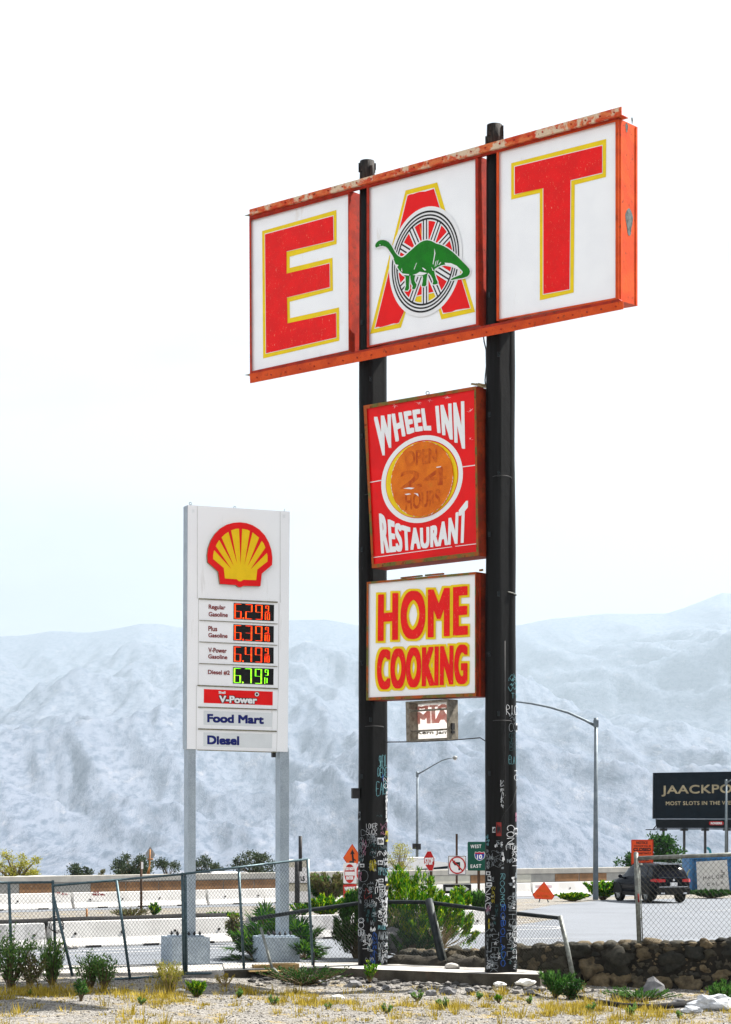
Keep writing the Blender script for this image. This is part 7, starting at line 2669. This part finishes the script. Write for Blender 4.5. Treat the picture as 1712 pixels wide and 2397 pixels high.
def scatter_gravel():
    mb = MB()
    n = 0
    while n < 10000:
        y = rng.uniform(33.6, 43.6)
        x = rng.uniform(-.19, .19) * y
        if y > front_line(x) - .05:
            continue
        n += 1
        r = rng.choice((.007, .008, .010, .012, .014, .020)) * rng.uniform(.8, 1.3)
        if front_line(x) - y < 1.2 and x > -2 and rng.random() < .35:
            r *= 1.9
        k = rng.uniform(0, 100)
        vs, fs = ICO[1]
        c = Vector((x, y, gh(x, y) + r * .3))
        f = (rng.uniform(.7, 1.4), rng.uniform(.7, 1.3), rng.uniform(.5, .9))
        mb.add([c + Vector((v.x * f[0], v.y * f[1], v.z * f[2])) * r * (1 + .35 * noise.noise(v * 1.5 + Vector((k, k, k)))) for v in vs], fs, 0, False)
    o = mb.build('gravel', M['gravel'], recalc=False)
    tag(o, 'loose grey and white gravel over the dirt lot', 'gravel', kind='stuff')


scatter_gravel()
def scatter_rubble():
    mb = MB()
    for i in range(380):
        px = rng.uniform(590, 1330)
        x0 = (px - CX) * 43.5 / F
        y = front_line(x0) - .04 - abs(rng.gauss(0, .55))
        r = rng.choice((.025, .03, .04, .05, .07)) * rng.uniform(.8, 1.4)
        mb.stone((x0, y, gh(x0, y) + r * .25), r, i * 1.37, flat=(1.3, 1.0, .65), lump=.6, sub=1, smooth=False, rz=i)
    tag(mb.build('rubble', M['rubble'], recalc=False), 'dark broken stone chips strewn below the kerb', 'rubble', kind='stuff')


scatter_rubble()
RUB = [(828, 2312, .15, 'light grey angular rock below the left pole, largest of the rubble'), (905, 2318, .10, 'dark rock in the rubble right of the left pole foot'), (1010, 2330, .12, 'flat grey rock below the middle of the kerb'),
       (1050, 2328, .14, 'broad dark rock below the middle of the kerb'), (965, 2326, .09, 'small dark rock in the rubble under the leaning post'), (1100, 2322, .10, 'pale rock below the kerb left of the right pole'),
       (868, 2320, .08, 'small grey rock below the left pole'), (755, 2306, .13, 'grey rock lying at the dark left end of the kerb'), (1150, 2330, .09, 'small rock below the right pole'), (1240, 2328, .09, 'brown rock below the right end of the kerb'),
       (1405, 2352, .11, 'dark rock at the foot of the stone wall near its left end'), (1530, 2330, .30, 'big pale boulder leaning against the stone wall base'), (1450, 2345, .16, 'dark flat boulder at the foot of the stone wall'), (1590, 2352, .12, 'dark rock left of the white plastic bag')]
for i, (px, py, r, lab) in enumerate(RUB):
    c = gl(px, py)
    c.z += r * .35
    o = MB().stone(c, r, i * 3.3 + 1, flat=(1.25, .9, .72), lump=.6, sub=2, smooth=False, rz=i).build('rock', M['rock'])
    tag(o, lab, 'rock', 'rubble below the kerb and wall')
c = G(1057, 2262, .09)
tag(MB().stone(c, .14, 44, flat=(1.2, .8, .55), lump=.4, sub=2).build('rock', M['concrete']), 'pale oval stone lying on the kerb slab between the poles', 'rock', 'rubble below the kerb and wall')
c = W(918, 2205, 46.9)
tag(MB().stone(c, .24, 47, flat=(.9, .7, 1.25), lump=.7, sub=2, smooth=False).build('rock', M['rock']), 'upright grey boulder behind the left pole under the big bush', 'rock', 'rubble below the kerb and wall')
# dark soil mound behind the kerb slab
mb = MB()
for i in range(9):
    x = lerp(.9, 2.6, i / 8)
    mb.stone((x, pw(x, WALL) - .25, -.02), .34, i * 5, flat=(1.3, .7, .72), lump=.5, sub=2)
tag(mb.build('soil_mound', M['skid']), 'dark heap of soil against the wall between the poles', 'soil')


def crumpled(name, lab, cat, c, r, flat, seed, m):
    mb = MB()
    vs, fs = ICO[3]
    out = []
    for v in vs:
        k = 1 + .45 * noise.noise(v * 1.4 + Vector((seed, 0, 0))) + .30 * abs(noise.noise(v * 3.7 + Vector((0, seed, 0)))) - .2 * abs(noise.noise(v * 8 + Vector((0, 0, seed))))
        out.append(Vector(c) + Vector((v.x * flat[0], v.y * flat[1], v.z * flat[2])) * r * k)
    mb.add(out, fs, 0, False)
    return tag(mb.build(name, m), lab, cat)


c = gl(1668, 2366)
crumpled('plastic_bag', 'large crumpled white plastic bag on the ground at the lower right', 'bag', c + Vector((0, 0, .14)), .26, (1.5, .8, .62), 5, M['plasticbag'])
c = gl(1618, 2372)
crumpled('plastic_bag', 'smaller white plastic scrap just left of the large bag', 'bag', c + Vector((0, 0, .06)), .14, (1.3, .7, .5), 8, M['plasticbag'])
for px, py, r, sd_, lab in ((422, 2320, .06, 1, 'white litter scrap beside the feathery yellow shrub'), (262, 2316, .06, 2, 'white litter scrap right of the two adjoining shrubs'), (560, 2318, .05, 3, 'white litter scrap in front of the concrete apron'),
                         (1230, 2304, .12, 4, 'heap of white paper litter below the right pole'), (1170, 2306, .08, 6, 'white paper scrap below the kerb end'), (790, 2338, .09, 7, 'flat white sheet on the foreground dirt')):
    crumpled('litter', lab, 'litter', gl(px, py) + Vector((0, 0, r * .3)), r, (1.5, .9, .5), sd_, M['paper'])
# dark tarpaulin edge at the foot of the wall
mb = MB()
pts = [gl(x, y) + Vector((0, 0, .05)) for x, y in ((1345, 2336), (1400, 2352), (1460, 2360), (1530, 2364), (1600, 2358), (1650, 2345))]
mb.tube(pts, [.03, .06, .05, .06, .07, .03], 8)
tag(mb.build('black_hose', M['asphaltedge']), 'black hose lying along the ground in front of the stone wall', 'hose')
